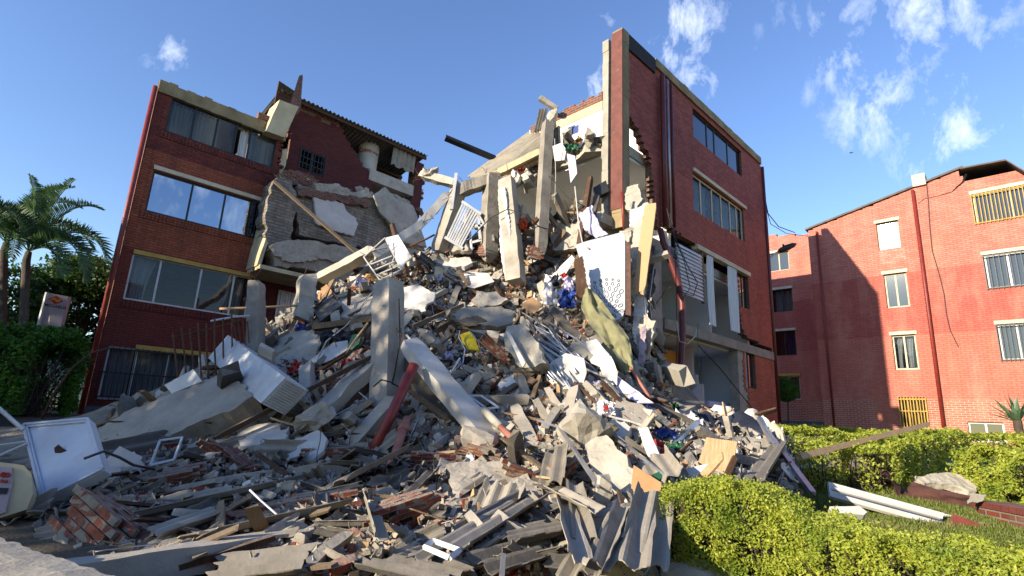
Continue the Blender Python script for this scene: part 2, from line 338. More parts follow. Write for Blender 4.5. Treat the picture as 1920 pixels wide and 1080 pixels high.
def leafm(name, c1, c2, c3, tr=.35):
    m, nt, b = base_mat(name)
    oi = N_(nt, 'ShaderNodeTexCoord'); g = N_(nt, 'ShaderNodeNewGeometry')
    r_ = g.outputs['Random Per Island']
    col = mixc(nt, r_, C_(c1), C_(c2)); col = mixc(nt, mathn(nt, 'MULTIPLY_ADD', noise_(nt, oi.outputs['Object'], 2.3, 4), 5, -2.4, clamp=True), col, C_(c3))
    nt.links.new(col, b.inputs['Base Color']); b.inputs['Roughness'].default_value = .55
    t = N_(nt, 'ShaderNodeBsdfTranslucent'); nt.links.new(col, t.inputs[0])
    ms = N_(nt, 'ShaderNodeMixShader'); ms.inputs[0].default_value = tr; out = nt.nodes['Material Output']
    nt.links.new(b.outputs[0], ms.inputs[1]); nt.links.new(t.outputs[0], ms.inputs[2]); nt.links.new(ms.outputs[0], out.inputs[0]); return m
M['leafy'] = leafm('golden_hedge_leaf', '95a834', 'bfc054', '67832b', .42)
M['leafg'] = leafm('green_leaf', '3f6b20', '5c8a28', '2c4d18')
M['leafd'] = leafm('dark_green_leaf', '2b4a1c', '3b5f22', '56752a')
M['palm'] = leafm('palm_leaf', '4a6840', '5c7d4a', '38502e', .3)
M['cact'] = gen('agave_green', '5f7a5c', '48634a', 2, rough=.6, bump=.2, rnd=0)
M['bark'] = gen('bark', '5c5044', '3b332b', 4, bump=.9, bsc=14, rnd=.1, stretch=(5,5,1))
M['grass'] = leafm('grass_blade', '5d6f2a', '77803a', '8a8650', .3)
M['blockw'] = brick('rendered_block_masonry', 'a1978a', '8f8578', '776e62', stain='b8b0a2', samt=.8, bump=1.2, patch='8f6a58', bw=.32, bh=.11, ms=.02)
# ------------------------------------------------------------------ ground
def ground(x, y):
    t = max(0, min(14, y)); return .085*t + .05*noise.noise(V(x*.35, y*.35, 0)) + (.02*noise.noise(V(x*1.7, y*1.7, 3)))
def grid_obj(name, xs, ys, hf, mat, kind='structure', smooth=True):
    mb = MB(); mb.v = [V(x, y, hf(x, y)) for y in ys for x in xs]; n = len(xs)
    mb.f = [[j*n+i, j*n+i+1, (j+1)*n+i+1, (j+1)*n+i] for j in range(len(ys)-1) for i in range(n-1)]; mb.m = [0]*len(mb.f)
    return obj(name, mb, mat, M=V(0,0,0), smooth=smooth, kind=kind)
def gm():
    m, nt, b = base_mat('soil_and_lawn'); tc = N_(nt, 'ShaderNodeTexCoord'); v = tc.outputs['Object']
    f = mathn(nt, 'MULTIPLY_ADD', noise_(nt, v, .5, 8, .65), 5, -2.3, clamp=True)
    sx = N_(nt, 'ShaderNodeSeparateXYZ'); nt.links.new(v, sx.inputs[0]); f = mathn(nt, 'MAXIMUM', f, mathn(nt, 'MULTIPLY_ADD', sx.outputs[0], -.6, 1.2, clamp=True)); c = mixc(nt, f, C_('5c6632'), C_('544a3b')); c = mixc(nt, mathn(nt, 'MULTIPLY', mathn(nt, 'SUBTRACT', 1., f), mathn(nt, 'MULTIPLY_ADD', noise_(nt, v, 14, 6), 3, -1.2, clamp=True)), c, C_('4a5228'))
    nt.links.new(c, b.inputs['Base Color']); b.inputs['Roughness'].default_value = 1
    bumpn(nt, noise_(nt, v, 30, 6), b, .8, .03); return m
M['soil'] = gm()
gx = [-3000,-800,-200,-80,-40]+[x*1. for x in range(-24,33)]+[42,80,200,800,3000]
gy = [-3000,-400,-60,-20,-8]+[y*.5 for y in range(0,60)]+[32,36,45,60,100,250,800,3000,5000]
grid_obj('ground', gx, gy, ground, M['soil'])
# hill far away on the left
mb = MB(); nx, ny = 60, 16
def hillh(x, y): return max(0, 1)*(330*math.exp(-((x+1750)/330)**2)+120*math.exp(-((x+1250)/200)**2))*math.sin(math.pi*min(1,max(0,(y-1100)/900)))*(1+.25*noise.noise(V(x*.006, y*.006, 1)))
grid_obj('hills', [-2600+i*38 for i in range(nx)], [1100+j*60 for j in range(ny)], hillh, gen('far_forest', '48584a', '384838', .02, bump=0, rnd=0))
# ------------------------------------------------------------------ building helpers
def rectq(fr, y, q):
    """four picture corners (tl, tr, br, bl) on a wall plane -> upright rectangle u0,u1,z0,z1"""
    p = [fr.uz(a, b, y) for a, b in q]
    return ((p[0][0]+p[3][0])/2, (p[1][0]+p[2][0])/2, (p[2][1]+p[3][1])/2, (p[0][1]+p[1][1])/2)
def curtain(fr, u0, u1, z0, z1, y, amp=.04, wl=.12, mi=0, taper=0):
    mb = MB(); n = max(6, int((u1-u0)/wl*6)); k = 5
    for j in range(k+1):
        t = j/k; w = 1-taper*math.sin(math.pi*.5*min(1, t*1.0)) if taper else 1
        for i in range(n+1):
            s = i/n; a = amp*(1+.4*math.sin(s*17))*math.sin(s*(u1-u0)/wl*2*math.pi+1.3*math.sin(j*.7))
            mb.v.append(fr.W(u0+(u1-u0)*s*w, y+a, z1+(z0-z1)*t))
    for j in range(k):
        for i in range(n): mb.f.append([j*(n+1)+i, j*(n+1)+i+1, (j+1)*(n+1)+i+1, (j+1)*(n+1)+i]); mb.m.append(mi)
    return mb
def window(parent, fr, rc, y, n, fm, gm_, fw=.05, splits=None, skip=(), curtains=(), glab=None):
    u0, u1, z0, z1 = rc; mb = MB(); d = .05
    mb.fbox(fr, u0, u1, y, y+d, z0, z0+fw); mb.fbox(fr, u0, u1, y, y+d, z1-fw, z1)
    mb.fbox(fr, u0, u0+fw, y, y+d, z0+fw, z1-fw); mb.fbox(fr, u1-fw, u1, y, y+d, z0+fw, z1-fw)
    sp = splits or [i/n for i in range(1, n)]
    for s in sp:
        c = u0+(u1-u0)*s; mb.fbox(fr, c-fw/2, c+fw/2, y, y+d, z0+fw, z1-fw)
    w = obj('window', mb, fm, parent)
    ed = [0]+list(sp)+[1]; g = MB()
    for i in range(len(ed)-1):
        if i in skip: continue
        a, b = u0+(u1-u0)*ed[i]+fw/2, u0+(u1-u0)*ed[i+1]-fw/2
        g.fbox(fr, a, b, y+.02, y+.028, z0+fw, z1-fw)
    if g.v: obj('pane', g, gm_, w)
    for c in curtains:
        a, b, mt = c[:3]; obj('curtain', curtain(fr, u0+(u1-u0)*a, u0+(u1-u0)*b, z0+.02, z1-.03, y+.2, taper=c[3] if len(c) > 3 else 0), mt, w, smooth=True)
    return w
def grille(parent, fr, rc, y, n, mt, rows=(0,1), r=.012, name='window_grille'):
    u0, u1, z0, z1 = rc; mb = MB()
    for i in range(n+1):
        u = u0+(u1-u0)*i/n; mb.fbox(fr, u-r, u+r, y-r, y+r, z0, z1)
    for t in rows:
        z = z0+(z1-z0)*t; mb.fbox(fr, u0-.03, u1+.03, y+r+.002, y+r+.012, z-.02, z+.02)
    return obj(name, mb, mt, parent)
def inr(u, z, rcs): return any(a < u < b and c < z < d for a, b, c, d in rcs)
def shell(parent, fr, u0, u1, y0, y1, z0, z1, mt, floors=(), name='inner_wall', left=True):
    mb = MB(); t = .15
    if left: mb.fbox(fr, u0, u0+t, y0, y1, z0, z1)
    mb.fbox(fr, u1-t, u1, y0, y1, z0, z1); mb.fbox(fr, u0+t, u1-t, y1-t, y1, z0, z1)
    return obj(name, mb, mt, parent)
# ================================================================== LEFT BUILDING
Lo = atz(300, 150, EYE+10); F1 = Frame(Lo, Bd)
b1 = root('apartment_building', 'leaning maroon four-storey apartment block with wide strip windows at the left of the collapse', 'building', F1.mat(1.0))
Y2 = .6     # the set-back middle wall
w1 = [rectq(F1, 0, q) for q in (((320,180),(520,258),(512,312),(311,250)), ((287,320),(500,383),(487,447),(272,398)), ((248,478),(474,517),(462,592),(230,565)), ((203,645),(420,672),(408,762),(184,745)))]
edge = [F1.uz(*p) for p in ((530,250),(522,340),(500,380),(497,440),(485,500),(470,520),(470,800))]
def u_edge(z):
    for (u0, z0), (u1, z1) in zip(edge, edge[1:]):
        if z1 <= z <= z0: return u0+(u1-u0)*(z0-z)/max(.01, z0-z1)
    return edge[0][0] if z > edge[0][1] else edge[-1][0]
H1 = 11.6
us = lines(0, 4.6, .13, [r for w in w1 for r in w[:2]]); zs = lines(1.0, H1, .08, [r for w in w1 for r in w[2:]])
jag = lambda u, z: .10*noise.noise(V(u*3, z*4, 2))+(.06 if int(z/.08) % 2 else -.04)
mb = maskwall(MB(), F1, us, zs, 0, .22, lambda u, z: not inr(u, z, w1) and u < min(u_edge(z), 4.6)+jag(u, z))
obj('front_wall', mb, [M['b1'], M['brickm'], M['plaster']], b1)
# side wall runs straight back from the corner, then shell
mb = MB(); c0 = F1.W(0,.0,0); dside = V(math.sin(rad(-36.3)), math.cos(rad(-36.3)), 0); e0 = c0+dside*7; nrm = V(dside.y, -dside.x, 0)*.2
mb.box8([c0+UP*1, c0+nrm+UP*1, e0+nrm+UP*1, e0+UP*1, c0+UP*(H1-.25), c0+nrm+UP*(H1-.25), e0+nrm+UP*(H1-.25), e0+UP*(H1-.25)]); obj('side_wall', mb, M['b1'], b1)
mb = MB().fbox(F1, .9, 11, 6.7, 6.9, 1, 11.3); obj('back_wall', mb, M['b1'], b1)
mb = MB()
for z in (3.45, 6.05, 8.75): e_ = 4.2 if z > 6 else 6; mb.box8([F1.W(a, b, z+c) for c in (-.02,.12) for a, b in ((.3,.23),(e_,.23),(e_,6.6),(1.2,6.6))])
obj('floor_slab', mb, M['conc'], b1)
mb = MB(); mb.box8([F1.W(a, b, c) for c in (11.1,11.25) for a, b in ((.3,.23),(3.2,.23),(3.2,6.6),(1.2,6.6))]); obj('roof_slab', mb, M['conc'], b1)
# roof band
mb = MB(); n = 16
for i in range(n):
    a, b = 4.1*i/n, 4.1*(i+1)/n; mb.fbox(F1, a, b-.002, -.07, .2, 11.17+.03*R.random(), 11.6+.09*noise.noise(V(i*.7,0,0)))
obj('parapet_band', mb, M['band'], b1)
mb = MB().fbox(F1, 3.05, 3.6, -.02, .2, 11.66, 11.9); obj('parapet_brick_stub', mb, M['brickm'], b1)
# lintels and pipes
def lint(parent, fr, a, b, y, h, mt, out=.06):
    u0, z0 = fr.uz(*a, y); u1, z1 = fr.uz(*b, y); z = (z0+z1)/2
    return obj('lintel', MB().fbox(fr, u0, u1, y-out, y+.1, z-h/2, z+h/2), mt, parent)
lint(b1, F1, (288,315), (503,377), 0, .13, M['lintel']); lint(b1, F1, (250,474), (480,517), 0, .13, M['ylintel']); lint(b1, F1, (255,648), (400,668), 0, .13, M['ylintel'])
obj('downpipe', MB().tube([F1.W(-.09,-.06,1.0), F1.W(-.09,-.06,11.3)], .07, 10), M['redp'], b1, smooth=True)
obj('plinth', MB().fbox(F1, -.05, 4.7, -.05, .0, .8, 1.4), M['plinth'], b1)
for i, (w, n, fm, g) in enumerate(zip(w1, (5,4,4,4), (M['dark'],M['dark'],M['wmetal'],M['wmetal']), (M['glass'],M['mirror'],M['bglass'],M['bglass']))):
    sp = ([.215,.42,.60,.74],[.33,.62,.86],[.22,.55,.84],[.23,.5,.78])[i]
    cu = ([(.02,.22,M['curt']),(.24,.45,M['curt']),(.66,.74,M['wcurt']),(.76,.98,M['curt'])], [], [(.03,.2,M['wcurt'],.3),(.8,.95,M['curt'])], [(.02,.22,M['wcurt']),(.26,.98,M['wcurt'])])[i]
    window(b1, F1, w, .06, n, fm, (M['glass'],M['mirror'],M['glass'],M['glass'])[i], .055, sp, skip=(3,) if i == 0 else (), curtains=cu)
    # brick sill course
    mb = MB(); k = int((w[1]-w[0]+.2)/.1)
    for j in range(k): mb.fbox(F1, w[0]-.1+j*.1, w[0]-.1+j*.1+.085, -.03, .1, w[2]-.24, w[2]-.01)
    obj('brick_sill', mb, M['b1'], b1)
grille(b1, F1, (w1[3][0]-.03, w1[3][1], w1[3][2], w1[3][3]), -.06, 22, M['dark'], (.05,.5,.95), .009)
grille(b1, F1, (w1[1][0]+(w1[1][1]-w1[1][0])*.87, w1[1][1], w1[1][2], w1[1][3]), -.05, 5, M['dark'], (.03,.3,.6,.95), .012)
# set-back middle wall, attic, beam
pg = [F1.uz(a, b, Y2) for a, b in ((557,184),(639,222),(641,240),(650,262),(667,285),(680,312),(694,322),(695,352),(690,420),(700,610),(700,830),(440,830),(440,560),(500,420),(535,330),(548,205))]
pw = rectq(F1, Y2, ((563,278),(611,293),(607,330),(560,318)))
U0, U1 = 3.6, 8.9
us = lines(U0, U1, .13, pw[:2]); zs = lines(1, 14.2, .08, pw[2:])
mb = maskwall(MB(), F1, us, zs, Y2, Y2+.2, lambda u, z: inpoly(u+.07*noise.noise(V(u*4,z*5,0)), z, pg) and not inr(u, z, [pw]))
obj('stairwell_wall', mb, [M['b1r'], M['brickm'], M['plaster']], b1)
zt = F1.uz(557,189,Y2)[1]; ztop = F1.uz(600,205,Y2)[1]
mb = maskwall(MB(), F1, lines(4.4, 6.62, .13), lines(zt-.42, zt+.03, .08), Y2-.015, Y2-.002, lambda u, z: u < 6.4 and z < zt+.05*noise.noise(V(u*6,0,0)) and z > zt-.36-.1*(u > 5.2)*math.sin(u*9))
obj('bare_brick_parapet', mb, [M['brickm']]*3, b1)
w = window(b1, F1, pw, Y2+.02, 2, M['dark'], M['glass'], .06, skip=(0,1)); grille(b1, F1, pw, Y2-.01, 7, M['dark'], (.05,.33,.62), .012)
# rest of set-back volume
zb = F1.uz(740,335,Y2)[1]
u9, z9 = F1.uz(780,352,Y2); u6, z6 = F1.uz(696,318,Y2)
obj('ring_beam', MB().fbox(F1, 7.95, 10.75, Y2-.05, Y2+.3, z6-.5, z6+.02), M['conc'], b1)
zr = F1.uz(700,240,Y2)[1]
mb = MB().fbox(F1, 8.1, 10.6, 2.4, 2.5, 9.2, z6-.5); obj('recess_back_wall', mb, M['cream'], b1)
mb = MB().fbox(F1, 8.0, 10.7, Y2-.1, 2.6, 9.1, 9.25); obj('recess_floor', mb, M['conc'], b1)
mb = MB().fbox(F1, 8.0, 10.7, Y2+.3, 2.6, z6-.3, z6-.15); obj('attic_floor', mb, M['conc'], b1)
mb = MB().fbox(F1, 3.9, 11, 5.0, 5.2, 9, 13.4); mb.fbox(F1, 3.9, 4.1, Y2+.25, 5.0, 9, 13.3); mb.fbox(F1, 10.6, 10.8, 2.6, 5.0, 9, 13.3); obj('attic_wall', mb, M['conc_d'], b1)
pg2 = [F1.uz(a, b, Y2) for a, b in ((780,306),(790,308),(791,345),(789,400),(784,410),(776,405),(777,350))]
uu = [p[0] for p in pg2]; zz = [p[1] for p in pg2]
mb = MB(); ul, ur = min(uu)-.02, max(uu)
mb = maskwall(mb, F1, lines(ul, ur, .12), lines(min(zz), max(zz), .08), Y2-.1, Y2+.5, lambda u, z: u < ur-.08+.1*noise.noise(V(0,z*5,1)))
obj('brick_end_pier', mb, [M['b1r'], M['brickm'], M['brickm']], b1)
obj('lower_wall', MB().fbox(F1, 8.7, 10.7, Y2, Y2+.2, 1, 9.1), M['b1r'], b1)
# window below the overhang
rc = rectq(F1, Y2, ((520,545),(565,550),(560,600),(516,598)))
mb = MB(); 
for i in range(9): a = rc[0]+(rc[1]-rc[0])*i/9; mb.fbox(F1, a, a+(rc[1]-rc[0])/9-.015, Y2-.03-.01*(i%2), Y2-.004, rc[2], rc[3])
obj('grey_shutter', mb, M['steel'], b1)
# corrugated roof over the attic
def corr(fr, u0, u1, y0, y1, z0, z1, amp=.035, pitch=.18, th=.012, edge=None):
    """corrugated sheet, ridges running front to back"""
    mb = MB(); n = int((u1-u0)/pitch*8); pts = []
    for s in (0, 1):
        for j, (y, z) in enumerate(((y0, z0), ((y0+y1)/2, (z0+z1)/2), (y1, z1))):
            for i in range(n+1):
                u = u0+(u1-u0)*i/n; mb.v.append(fr.W(u, y+(edge(u) if edge and j == 0 else 0), z+amp*math.cos((u-u0)/pitch*2*math.pi)-s*th))
    k = n+1
    for s in (0, 1):
        for j in range(2):
            for i in range(n):
                a = s*3*k+j*k+i; f = [a, a+1, a+k+1, a+k]; mb.f.append(f if s == 0 else f[::-1]); mb.m.append(0)
    for i in range(n): mb.f.append([i, 3*k+i, 3*k+i+1, i+1]); mb.m.append(0)
    return mb
zr0 = F1.uz(525,155,Y2-.4)[1]; zr1 = F1.uz(775,288,Y2-.4)[1]; zr = (zr0+zr1)/2
obj('corrugated_roof', corr(F1, 3.75, 10.6, Y2-.4, 5.3, zr, zr-.9), M['eterd'], b1, smooth=True)
mb = MB()
for y in (Y2-.3, Y2+1.6, Y2+3.4): mb.fbox(F1, 3.7, 10.6, y, y+.08, zr-.17-.21*(y-Y2+.3), zr-.05-.21*(y-Y2+.3))
obj('roof_purlin', mb, M['woodd'], b1)
pts = [F1.uz(a, b, Y2-.25) for a, b in ((523,152),(553,172),(548,200),(512,205))]
mb = MB(); q = [F1.W(u, Y2-.28, z) for u, z in pts]; q2 = [F1.W(u, Y2-.2, z) for u, z in pts]; mb.box8(q+q2); obj('gable_board', mb, M['woodd'], b1)
# water tank
tk = root('water_tank', 'round grey water tank with red lettering standing in the open attic of the left block', 'water tank', F1.mat(0) @ Matrix.Translation((0,0,0)))
tu, tz0 = F1.uz(688,322,1.3); tz1 = F1.uz(686,262,1.3)[1]; tc_ = F1.W(tu, 1.35, 0)
MTX[tk] = Matrix.Translation(tc_+UP*tz0); tk.matrix_world = MTX[tk]
tr = .46; ht = tz1-tz0
mb = MB().tube([tc_+UP*(tz0), tc_+UP*(tz0+ht*.9), tc_+UP*(tz0+ht*.92), tc_+UP*(tz0+ht*.99), tc_+UP*(tz0+ht)], [tr*.88, tr, tr*1.04, tr*1.04, tr*.9], 32)
obj('tank_body', mb, M['tank'], tk, smooth=False)
def text(s, size, pos, xdir, ydir, mt, parent, name='lettering', ext=.004, bend=None, bold=0, sx=1):
    cu_ = bpy.data.curves.new(name, 'FONT'); cu_.body = s; cu_.size = size; cu_.align_x = 'CENTER'; cu_.extrude = ext; cu_.offset = bold
    t = bpy.data.objects.new(name, cu_); COL.objects.link(t)
    dg = bpy.context.evaluated_depsgraph_get(); me = bpy.data.meshes.new_from_object(t.evaluated_get(dg)); bpy.data.objects.remove(t)
    x = Vector(xdir).normalized(); y = Vector(ydir).normalized(); z = x.cross(y)
    mb = MB(); pos = Vector(pos)
    for v in me.vertices:
        if bend: c, r_ = bend; a = v.co.x*sx/r_; mb.v.append(Vector(c)+(z*math.cos(a)+x*math.sin(a))*(r_+v.co.z)+y*v.co.y)
        else: mb.v.append(pos+x*v.co.x*sx+y*v.co.y+z*v.co.z)
    for p in me.polygons: mb.f.append(list(p.vertices)); mb.m.append(0)
    return obj(name, mb, mt, parent)
face = (CAM-tc_); face.z = 0; face.normalize(); tx = UP.cross(face)
text('Colmena', .27, (0,0,0), tx, (UP-tx*.22), M['text'], tk, bend=(tc_+UP*(tz0+ht*.52), tr*.99), bold=.008)
# corrugated piece hung on the attic
rc = rectq(F1, Y2, ((738,272),(778,292),(775,330),(732,308)))
mb = MB(); n = 40; 
for s in (0, .012):
    for z in (rc[3]+.05, rc[2]):
        for i in range(n+1): mb.v.append(F1.W(rc[0]+(rc[1]-rc[0])*i/n+(.0 if z > rc[2] else -.05), Y2-.12+.035*math.cos(i/n*5*2*math.pi)+s, z+(.05*math.sin(i*.4) if z == rc[2] else 0)))
k = n+1
for s in (0, 1):
    for i in range(n): a = s*2*k+i; mb.f.append([a, a+k, a+k+1, a+1] if s == 0 else [a, a+1, a+k+1, a+k]); mb.m.append(0)
obj('roof_sheet', mb, M['eter'], M=F1.W(rc[0], Y2, rc[2]), smooth=True, label='grey corrugated sheet standing upright at the right end of the attic beside the water tank', cat='roofing sheet')
# protruding slab and spike at the break
def prismw(name, pts, n, thick, mt, rough=0, cuts=2, parent=None, seed=0, jag=0, **k):
    """solid cut from a plane: world outline pts, front normal n, extruded back by thick"""
    bm = bmesh.new(); n = Vector(n).normalized()
    if jag:
        rj = random.Random(seed+len(pts)); q2 = []
        for a, b in zip(pts, pts[1:]+pts[:1]):
            d_ = b-a; m_ = max(1, int(d_.length/(jag*2.6))); sd = d_.cross(n).normalized()
            for i in range(m_): q2.append(a+d_*((i+(rj.uniform(-.3,.3) if i else 0))/m_)+sd*(rj.uniform(-1,1)*jag if i else 0))
        pts = q2
    vs = [bm.verts.new(p) for p in pts]; f = bm.faces.new(vs); f.normal_update()
    if f.normal.dot(n) < 0: f.normal_flip()
    r_ = bmesh.ops.extrude_face_region(bm, geom=[f]); ev = [e for e in r_['geom'] if isinstance(e, bmesh.types.BMVert)]
    # extruded copy becomes the front; the original is pushed back
    for v in vs: v.co -= n*thick
    bmesh.ops.recalc_face_normals(bm, faces=bm.faces)
    if rough:
        bmesh.ops.triangulate(bm, faces=bm.faces)
        for _ in range(cuts):
            L = max((e.calc_length() for e in bm.edges), default=0)
            bmesh.ops.subdivide_edges(bm, edges=[e for e in bm.edges if e.calc_length() > L*.45], cuts=1, use_grid_fill=False)
            bmesh.ops.triangulate(bm, faces=bm.faces)
        for v in bm.verts:
            q = v.co*5+V(seed, 0, 0); v.co += V(noise.noise(q), noise.noise(q+V(9,0,0)), noise.noise(q+V(0,9,0)))*rough
            q = v.co*16; v.co += V(noise.noise(q), noise.noise(q+V(9,0,0)), noise.noise(q+V(0,9,0)))*rough*.45
    c = sum((v.co for v in bm.verts), Vector())/len(bm.verts)
    ex = n.cross(UP); ex = ex.normalized() if ex.length > .1 else V(1,0,0); ey = n.cross(ex)
    Mx = Matrix((ex, n, ex.cross(n))).transposed().to_4x4(); Mx.translation = c
    if parent is not None: Mx = MTX[parent]
    bm.transform(Mx.inverted()); me = bpy.data.meshes.new(name); bm.to_mesh(me); bm.free(); me.materials.append(mt)
    o = bpy.data.objects.new(name, me); COL.objects.link(o)
    if parent is not None: o.parent = parent
    else: o.matrix_world = Mx
    MTX[o] = Mx.copy(); return lab(o, k.get('label'), k.get('cat'), k.get('group'), k.get('kind'))
q = [F1.W(*((lambda t: (t[0], -.35, t[1]))(F1.uz(a, b, -.35)))) for a, b in ((499,245),(524,187),(560,200),(534,258))]
prismw('roof_overhang', q, -F1.ey, .9, M['cream'], .02, 2, b1)
q = [F1.W(*((lambda t: (t[0], -.3, t[1]))(F1.uz(a, b, -.3)))) for a, b in ((541,203),(561,142),(567,140),(562,205),(556,212))]
prismw('standing_slab_shard', q, V(.2,-1,0), .12, M['brickm'], .02, 2, b1)
q = [F1.W(*((lambda t: (t[0], .15, t[1]))(F1.uz(a, b, .15)))) for a, b in ((514,335),(530,280),(540,278),(536,310),(522,340))]
prismw('torn_plaster_edge', q, -F1.ey, .3, M['cream'], .02, 2, b1)
# collapsed bay hanging off the block
bay = root('collapsed_wall_section', 'huge broken grey wall section with a white plaster patch hanging from the left block', 'wall section', F1.mat(6))
def f1p(y, L): return [F1.W(F1.uz(a, b, y)[0], y, F1.uz(a, b, y)[1]) for a, b in L]
BP = (('left_pier', ((500,395),(508,352),(522,332),(548,340),(556,372),(550,430),(548,452),(520,462),(500,470)), -.95, .8, 'blockw', .03, 1),
 ('middle_panel', ((560,345),(600,350),(660,362),(700,366),(728,385),(745,415),(770,450),(740,470),(690,468),(620,452),(562,440),(556,400)), -.85, .6, 'blockw', .035, 2),
 ('beam_band', ((505,462),(560,448),(620,458),(700,470),(770,462),(798,470),(780,490),(735,500),(690,502),(640,490),(560,478),(515,480)), -1.0, .7, 'conc_l', .03, 3),
 ('lower_panel', ((512,478),(560,474),(625,488),(660,500),(668,520),(640,530),(600,512),(560,502),(515,499)), -.9, .7, 'conc', .03, 4),
 ('right_slab', ((705,368),(735,362),(772,384),(788,425),(797,470),(765,462),(740,425),(715,395)), -1.05, .22, 'conc_l', .05, 5),
 ('top_ledge', ((515,330),(545,318),(580,324),(600,338),(590,352),(540,345)), -.7, .5, 'brickm', .05, 6),
 ('ledge_rubble', ((592,342),(625,344),(668,360),(690,356),(700,368),(660,374),(600,362)), -.95, .35, 'conc_l', .06, 7))
for nm, pt, y_, th, mt, rg, sd in BP: prismw(nm, f1p(y_, pt), -F1.ey, th, M[mt], rg, 4, bay, sd, jag=.07)
q = f1p(-1.0, ((586,367),(600,367),(642,380),(650,395),(668,410),(672,420),(664,442),(625,432),(592,418),(590,385))); prismw('plaster_patch', q, -F1.ey, .12, M['white'], .012, 3, bay, 8, jag=.04)
q = f1p(-1.0, ((528,462),(545,450),(585,452),(598,465),(597,486),(560,492),(530,489))); prismw('bare_patch', q, -F1.ey, .1, M['conc_l'], .03, 4, bay, 9, jag=.04)
q = f1p(-1.02, ((560,352),(600,358),(690,372),(695,388),(640,378),(560,366))); prismw('brick_course', q, -F1.ey, .2, M['brickm'], .03, 4, bay, 4, jag=.05)
rz = random.Random(12)
for i in range(26):   # rubble heaped along the broken top and right edge
    t = i/25; px = 520+265*t; py = 330+22*math.sin(t*2.5)+ (45*max(0,t-.6)/.4) + rz.uniform(-6,8); u, z = F1.uz(px, py, -.6)
    prismw('edge_lump', [F1.W(u+a, -.6+rz.uniform(-.2,.2), z+b) for a, b in [(rz.uniform(.07,.2)*math.cos(k), rz.uniform(.05,.14)*math.sin(k)) for k in (0,1.1,2.1,3.2,4.2,5.3)]], V(rz.uniform(-.6,.6),-1,rz.uniform(-.2,.5)), rz.uniform(.1,.3), M[rz.choice(('conc_l','conc','brk' if 'brk' in M else 'brickm'))], .03, 1, bay, i)
u0, z0 = F1.uz(486,512,-1.0); u1, z1 = F1.uz(590,520,-1.0)
obj('bay_floor', MB().fbox(F1, 3.55, 6.3, -1.15, .6, 5.98, 6.12), M['cream'], bay)
q = [F1.W(3.5,-1.0,6.1), F1.W(3.5,.0,6.1), F1.W(3.62,.0,7.6), F1.W(3.75,-.9,7.7)]
prismw('bay_side', q, -F1.ex, .12, M['cream'], .015, 2, bay)
mb = MB().bar(F1.W(*(lambda t: (t[0],-1.1,t[1]))(F1.uz(514,340,-1.1))), F1.W(*(lambda t: (t[0],-1.6,t[1]))(F1.uz(668,474,-1.6))), .09, .09)
obj('wooden_pole', mb, M['woodl'], M=F1.W(6,-1.3,7), label='long pale wooden pole leaning diagonally across the collapsed grey wall section', cat='pole')
q = [F1.W(F1.uz(a, b, -1.2)[0], -1.2, F1.uz(a, b, -1.2)[1]) for a, b in ((700,365),(722,350),(742,372),(775,385),(790,430),(800,462),(760,455),(735,420),(712,398))]
prismw('fallen_slab', q, V(.3,-1,.3), .12, M['conc_l'], .03, 3, label='pale concrete slab lying against the upper right end of the collapsed wall section', cat='concrete slab')
# ================================================================== RIGHT-CENTRE BUILDING (sheared)
No = atz(1165, 60, EYE+10.5); F2 = Frame(No, Bd)
b2 = root('apartment_building', 'tall sheared brick block in the middle with a fin-like corner column and open torn rooms', 'building', F2.mat(1.2))
w2 = [rectq(F2, 0, q) for q in (((1299,203),(1390,283),(1391,330),(1300,258)), ((1300,332),(1395,386),(1395,448),(1300,398)), ((1386,505),(1404,520),(1405,583),(1388,572)), ((1397,650),(1415,655),(1418,728),(1398,728)))]
pg = [F2.uz(a, b) for a, b in ((1168,58),(1425,293),(1443,540),(1462,830),(1410,830),(1404,780),(1404,735),(1396,730),(1394,648),(1412,652),(1446,664),(1450,656),(1400,632),(1390,612),(1388,590),(1386,505),(1310,461),(1300,455),(1278,440),(1243,420),(1234,432),(1229,400),(1224,340),(1221,300),(1212,278),(1200,250),(1185,222),(1170,196))]
us = lines(0, 10.1, .125, [r for w in w2 for r in w[:2]]); zs = lines(1.2, 12.25, .08, [r for w in w2 for r in w[2:]])
def t2(u, z):
    if inr(u, z, w2): return False
    j = .05*noise.noise(V(u*5, z*6, 7))+(.05 if int(z/.08) % 2 else -.03)
    return inpoly(u+j if u < 3.5 or u > 7 else u, z+(.06*noise.noise(V(u*5,3,1))), pg) if u < 9.8 or z < 12 else inpoly(u, z, pg)
mb = maskwall(MB(), F2, us, zs, 0, .2, t2); obj('brick_facade', mb, [M['b2'], M['brickm'], M['int']], b2)
mb = MB()
for i in range(24):
    a, b = 1.75+8.15*i/24, 1.75+8.15*(i+1)/24; mb.fbox(F2, a, b-.002, -.06, .2, 11.93+.03*R.random(), 12.24+.04*noise.noise(V(i*.9,5,0)))
obj('parapet_band', mb, M['band'], b2)
obj('bitumen_flashing', MB().fbox(F2, .3, 1.72, -.05, .2, 11.72, 12.2), M['blacktop'], b2)
